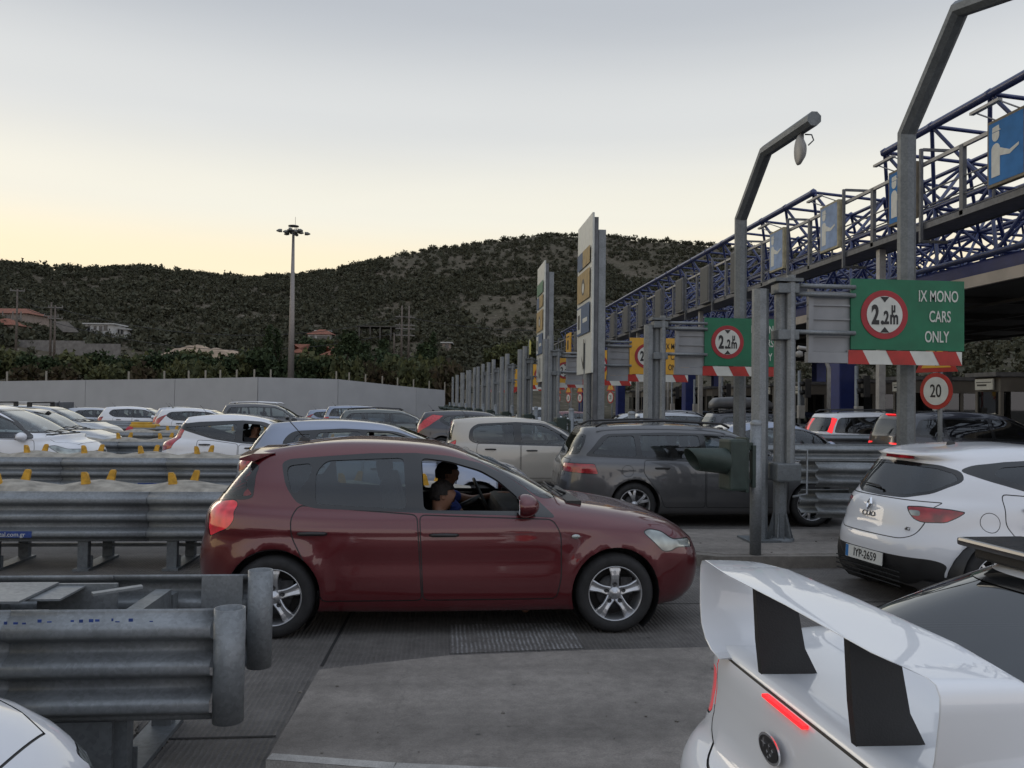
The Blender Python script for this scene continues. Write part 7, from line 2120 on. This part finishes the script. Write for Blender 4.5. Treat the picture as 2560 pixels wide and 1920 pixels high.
# ================================================================ people in the cars
SKIN = mat('skin', (.23, .115, .072), .6, var=.10, scale=12)
HAIR = mat('dark_hair', (.012, .009, .008), .7, var=.3, scale=60, bump=.5, bscale=90)
BLUES = mat('blue_shirt', (.03, .05, .22), .9, var=.2, scale=20, bump=.3, bscale=60)
STRIPE = mat('striped_top', (.10, .10, .11), .9, var=.5, scale=60, bump=.3, bscale=60)
DARKC = mat('dark_clothes', (.03, .032, .038), .9, var=.2, scale=20)
def skin_mesh(name, verts, edges, radii, root_i=0, sub_=2):
    me = bpy.data.meshes.new(name); me.from_pydata([tuple(v) for v in verts], edges, []); me.update()
    ob = bpy.data.objects.new(name, me); COL.objects.link(ob)
    md = ob.modifiers.new('s', 'SKIN'); md.use_smooth_shade = True
    sv = me.skin_vertices[0].data
    for i, r_ in enumerate(radii):
        sv[i].radius = (r_, r_) if not isinstance(r_, tuple) else r_
        sv[i].use_root = (i == root_i)
    if sub_: m2 = ob.modifiers.new('u', 'SUBSURF'); m2.levels = m2.render_levels = sub_
    dg = bpy.context.evaluated_depsgraph_get(); dg.update()
    nm = bpy.data.meshes.new_from_object(ob.evaluated_get(dg))
    bpy.data.objects.remove(ob); bpy.data.meshes.remove(me)
    for p in nm.polygons: p.use_smooth = True
    return nm
def hand_chain(V, E, Rr, wi, wrist, d, upv, side):
    """palm, five unequal bent fingers and a thumb leaving the side of the palm"""
    d = d.normalized(); upv = (upv - d * upv.dot(d)).normalized(); lat = d.cross(upv) * side
    palm = wrist + d * .05; pi_ = len(V); V.append(palm); Rr.append((.030, .020)); E.append((wi, pi_))
    k2 = len(V); V.append(wrist + d * .085); Rr.append((.034, .017)); E.append((pi_, k2))
    for i, (o_, L_) in enumerate(((-.030, .062), (-.010, .074), (.010, .070), (.029, .055))):
        a = len(V); V.append(V[k2] + lat * o_ + d * .018); Rr.append(.0092); E.append((k2, a))
        V.append(V[a] + d * L_ * .5 - upv * L_ * .22); Rr.append(.0085); E.append((a, a + 1))
        V.append(V[a + 1] + d * L_ * .30 - upv * L_ * .42); Rr.append(.0075); E.append((a + 1, a + 2))
    a = len(V); V.append(palm - lat * .036 + d * .012); Rr.append(.0115); E.append((pi_, a))
    V.append(V[a] - lat * .014 + d * .032 - upv * .008); Rr.append(.0095); E.append((a, a + 1))
def make_person(label, shirt, pose, group=None, hair_long=False, loc=(0, 0, 0), rz=0, sc=1.0):
    root = empty('person', loc, rz, label, 'person', group); root.scale = (sc, sc, sc)
    J = dict(hip=(0, 0, .10), belly=(-.06, 0, .26), chest=(-.12, 0, .44), neck=(-.11, 0, .585), jaw=(-.075, 0, .655), skull=(-.072, 0, .735),
             sl=(-.11, .175, .505), sr=(-.11, -.175, .505), el=(.06, .24, .30), er=(.06, -.24, .30), wl=(.28, .18, .36), wr=(.28, -.18, .36), kl=(.42, .11, .16), kr=(.42, -.11, .16), al=(.62, .12, -.22), ar=(.62, -.12, -.22))
    J.update(pose); J = {k: Vector(v) for k, v in J.items()}
    J['crown'] = J['skull'] + (J['skull'] - J['jaw']) * .62
    names = ['hip', 'belly', 'chest', 'neck', 'jaw', 'skull', 'crown', 'sl', 'el', 'wl', 'sr', 'er', 'wr', 'kl', 'al', 'kr', 'ar']
    rad = dict(hip=(.15, .12), belly=(.13, .105), chest=(.15, .11), neck=(.052, .055), jaw=(.064, .080), skull=(.088, .104), crown=(.066, .080), sl=.058, el=.040, wl=.025, sr=.058, er=.040, wr=.025, kl=.065, al=.042, kr=.065, ar=.042)
    V = [J[n_] for n_ in names]; Rr = [rad[n_] for n_ in names]; ix = {n_: i for i, n_ in enumerate(names)}
    E = [(ix[a], ix[b]) for a, b in (('hip', 'belly'), ('belly', 'chest'), ('chest', 'neck'), ('neck', 'jaw'), ('jaw', 'skull'), ('skull', 'crown'), ('chest', 'sl'), ('sl', 'el'), ('el', 'wl'), ('chest', 'sr'), ('sr', 'er'), ('er', 'wr'), ('hip', 'kl'), ('kl', 'al'), ('hip', 'kr'), ('kr', 'ar'))]
    for w_, e_, s in (('wl', 'el', 1), ('wr', 'er', -1)):
        hand_chain(V, E, Rr, ix[w_], J[w_], (J[w_] - J[e_]), Vector((0, 0, 1)), s)
    # nose
    hd = (J['skull'] - J['jaw']).normalized(); fx = Vector((1, 0, 0)); fx = (fx - hd * fx.dot(hd)).normalized()
    a = len(V); V.append(J['jaw'] + hd * .028 + fx * .096); Rr.append(.012); E.append((ix['jaw'], a))
    body = skin_mesh('body', V, E, Rr)
    body.materials.append(SKIN)
    o = bpy.data.objects.new('body', body); COL.objects.link(o); o.parent = root
    # shirt
    nm2 = ['hip', 'belly', 'chest', 'sl', 'sr']
    V2 = [J['hip'], J['belly'], J['chest'], J['chest'].lerp(J['neck'], .62), J['sl'], J['sl'].lerp(J['el'], .62), J['sr'], J['sr'].lerp(J['er'], .62)]
    R2 = [(.165, .135), (.148, .122), (.168, .128), (.078, .075), .075, .062, .075, .062]
    sh_ = skin_mesh('shirt', V2, [(0, 1), (1, 2), (2, 3), (2, 4), (4, 5), (2, 6), (6, 7)], R2); sh_.materials.append(shirt)
    o = bpy.data.objects.new('shirt', sh_); COL.objects.link(o); o.parent = root
    # hair: cap over the skull, open at the face
    bm = bmesh.new(); bmesh.ops.create_icosphere(bm, subdivisions=5, radius=1)
    c0 = J['jaw'].lerp(J['skull'], .80)
    kill = []
    for v in bm.verts:
        d = v.co.copy()
        if (d.x > .42 and d.z < .30) or d.z < (-.75 if hair_long else -.45) or (d.x > -.12 and d.z < -.05): kill.append(v)
        k = 1 + .05 * noise.noise(d * 4)
        v.co = c0 + Vector((d.x * .108 - .010, d.y * .094, d.z * (.118 if d.z > 0 else (.17 if hair_long else .11)))) * k
    bmesh.ops.delete(bm, geom=kill, context='VERTS')
    for f in bm.faces: f.smooth = True
    me = bpy.data.meshes.new('hair'); bm.to_mesh(me); bm.free(); me.materials.append(HAIR)
    o = bpy.data.objects.new('hair', me); COL.objects.link(o); o.parent = root
    m_ = MB()
    for s in (1, -1):
        m_.lathe([(0, -.006), (.011, -.003), (.012, .003), (0, .006)], 10, M=frameM(J['jaw'] + hd * .060 + fx * .086 + Vector((0, s * .030, 0)), (0, 1, 0), (0, 0, 1), (1, 0, 0)))
    m_.box(J['jaw'] - hd * .022 + fx * .074, (.008, .042, .008)); m_.build('eyes_and_mouth', INK, root)
    m_ = MB()
    for s in (1, -1):
        m_.lathe([(0, -.006), (.014, -.004), (.018, .0), (.013, .004), (0, .003)], 12, M=frameM(J['jaw'] + hd * .045 + Vector((0, s * .076, 0)), (1, 0, 0), (0, 0, 1.3), (0, s, 0)))
    m_.build('ear', SKIN, root)
    return root
cz = red.rotation_euler.z
def in_car(car, x, y, z):
    a = car.rotation_euler.z; c_, s_ = math.cos(a), math.sin(a)
    return (car.location.x + x * c_ - y * s_, car.location.y + x * s_ + y * c_, car.location.z + z)
pas = make_person('dark haired passenger in striped top at the open window of the red car', STRIPE, dict(wl=(.22, .05, .22), wr=(.22, -.06, .20)), hair_long=False, loc=in_car(red, .04, -.38, .30), rz=cz)
drv = make_person('driver in blue shirt behind the passenger of the red car, elbow on the far window', BLUES, dict(el=(.16, .33, .44), wl=(.38, .22, .50), er=(.12, -.20, .30), wr=(.44, -.10, .34)), loc=in_car(red, .10, .36, .405), rz=cz)
ph = make_person('person looking out of the open window of the small white hatchback', DARKC, dict(), loc=in_car(p107, -.05, -.34, .45), rz=-.6)
pa_ = make_person('person in the silver blue hatchback holding one hand up to the head', DARKC, dict(er=(.12, -.26, .50), wr=(.02, -.16, .70)), loc=in_car(auris, .05, -.36, .44), rz=0)
def cloneperson(car, x, y, z, label): 
    c = copy_tree(drv); c['label'] = label; c.location = in_car(car, x, y, z); c.rotation_euler = (0, 0, car.rotation_euler.z); return c
cloneperson(golf, .05, .36, .44, 'driver at the wheel of the dark grey estate car')
cloneperson(wg, .05, .36, .44, 'driver of the clean white hatchback in front of the wall')
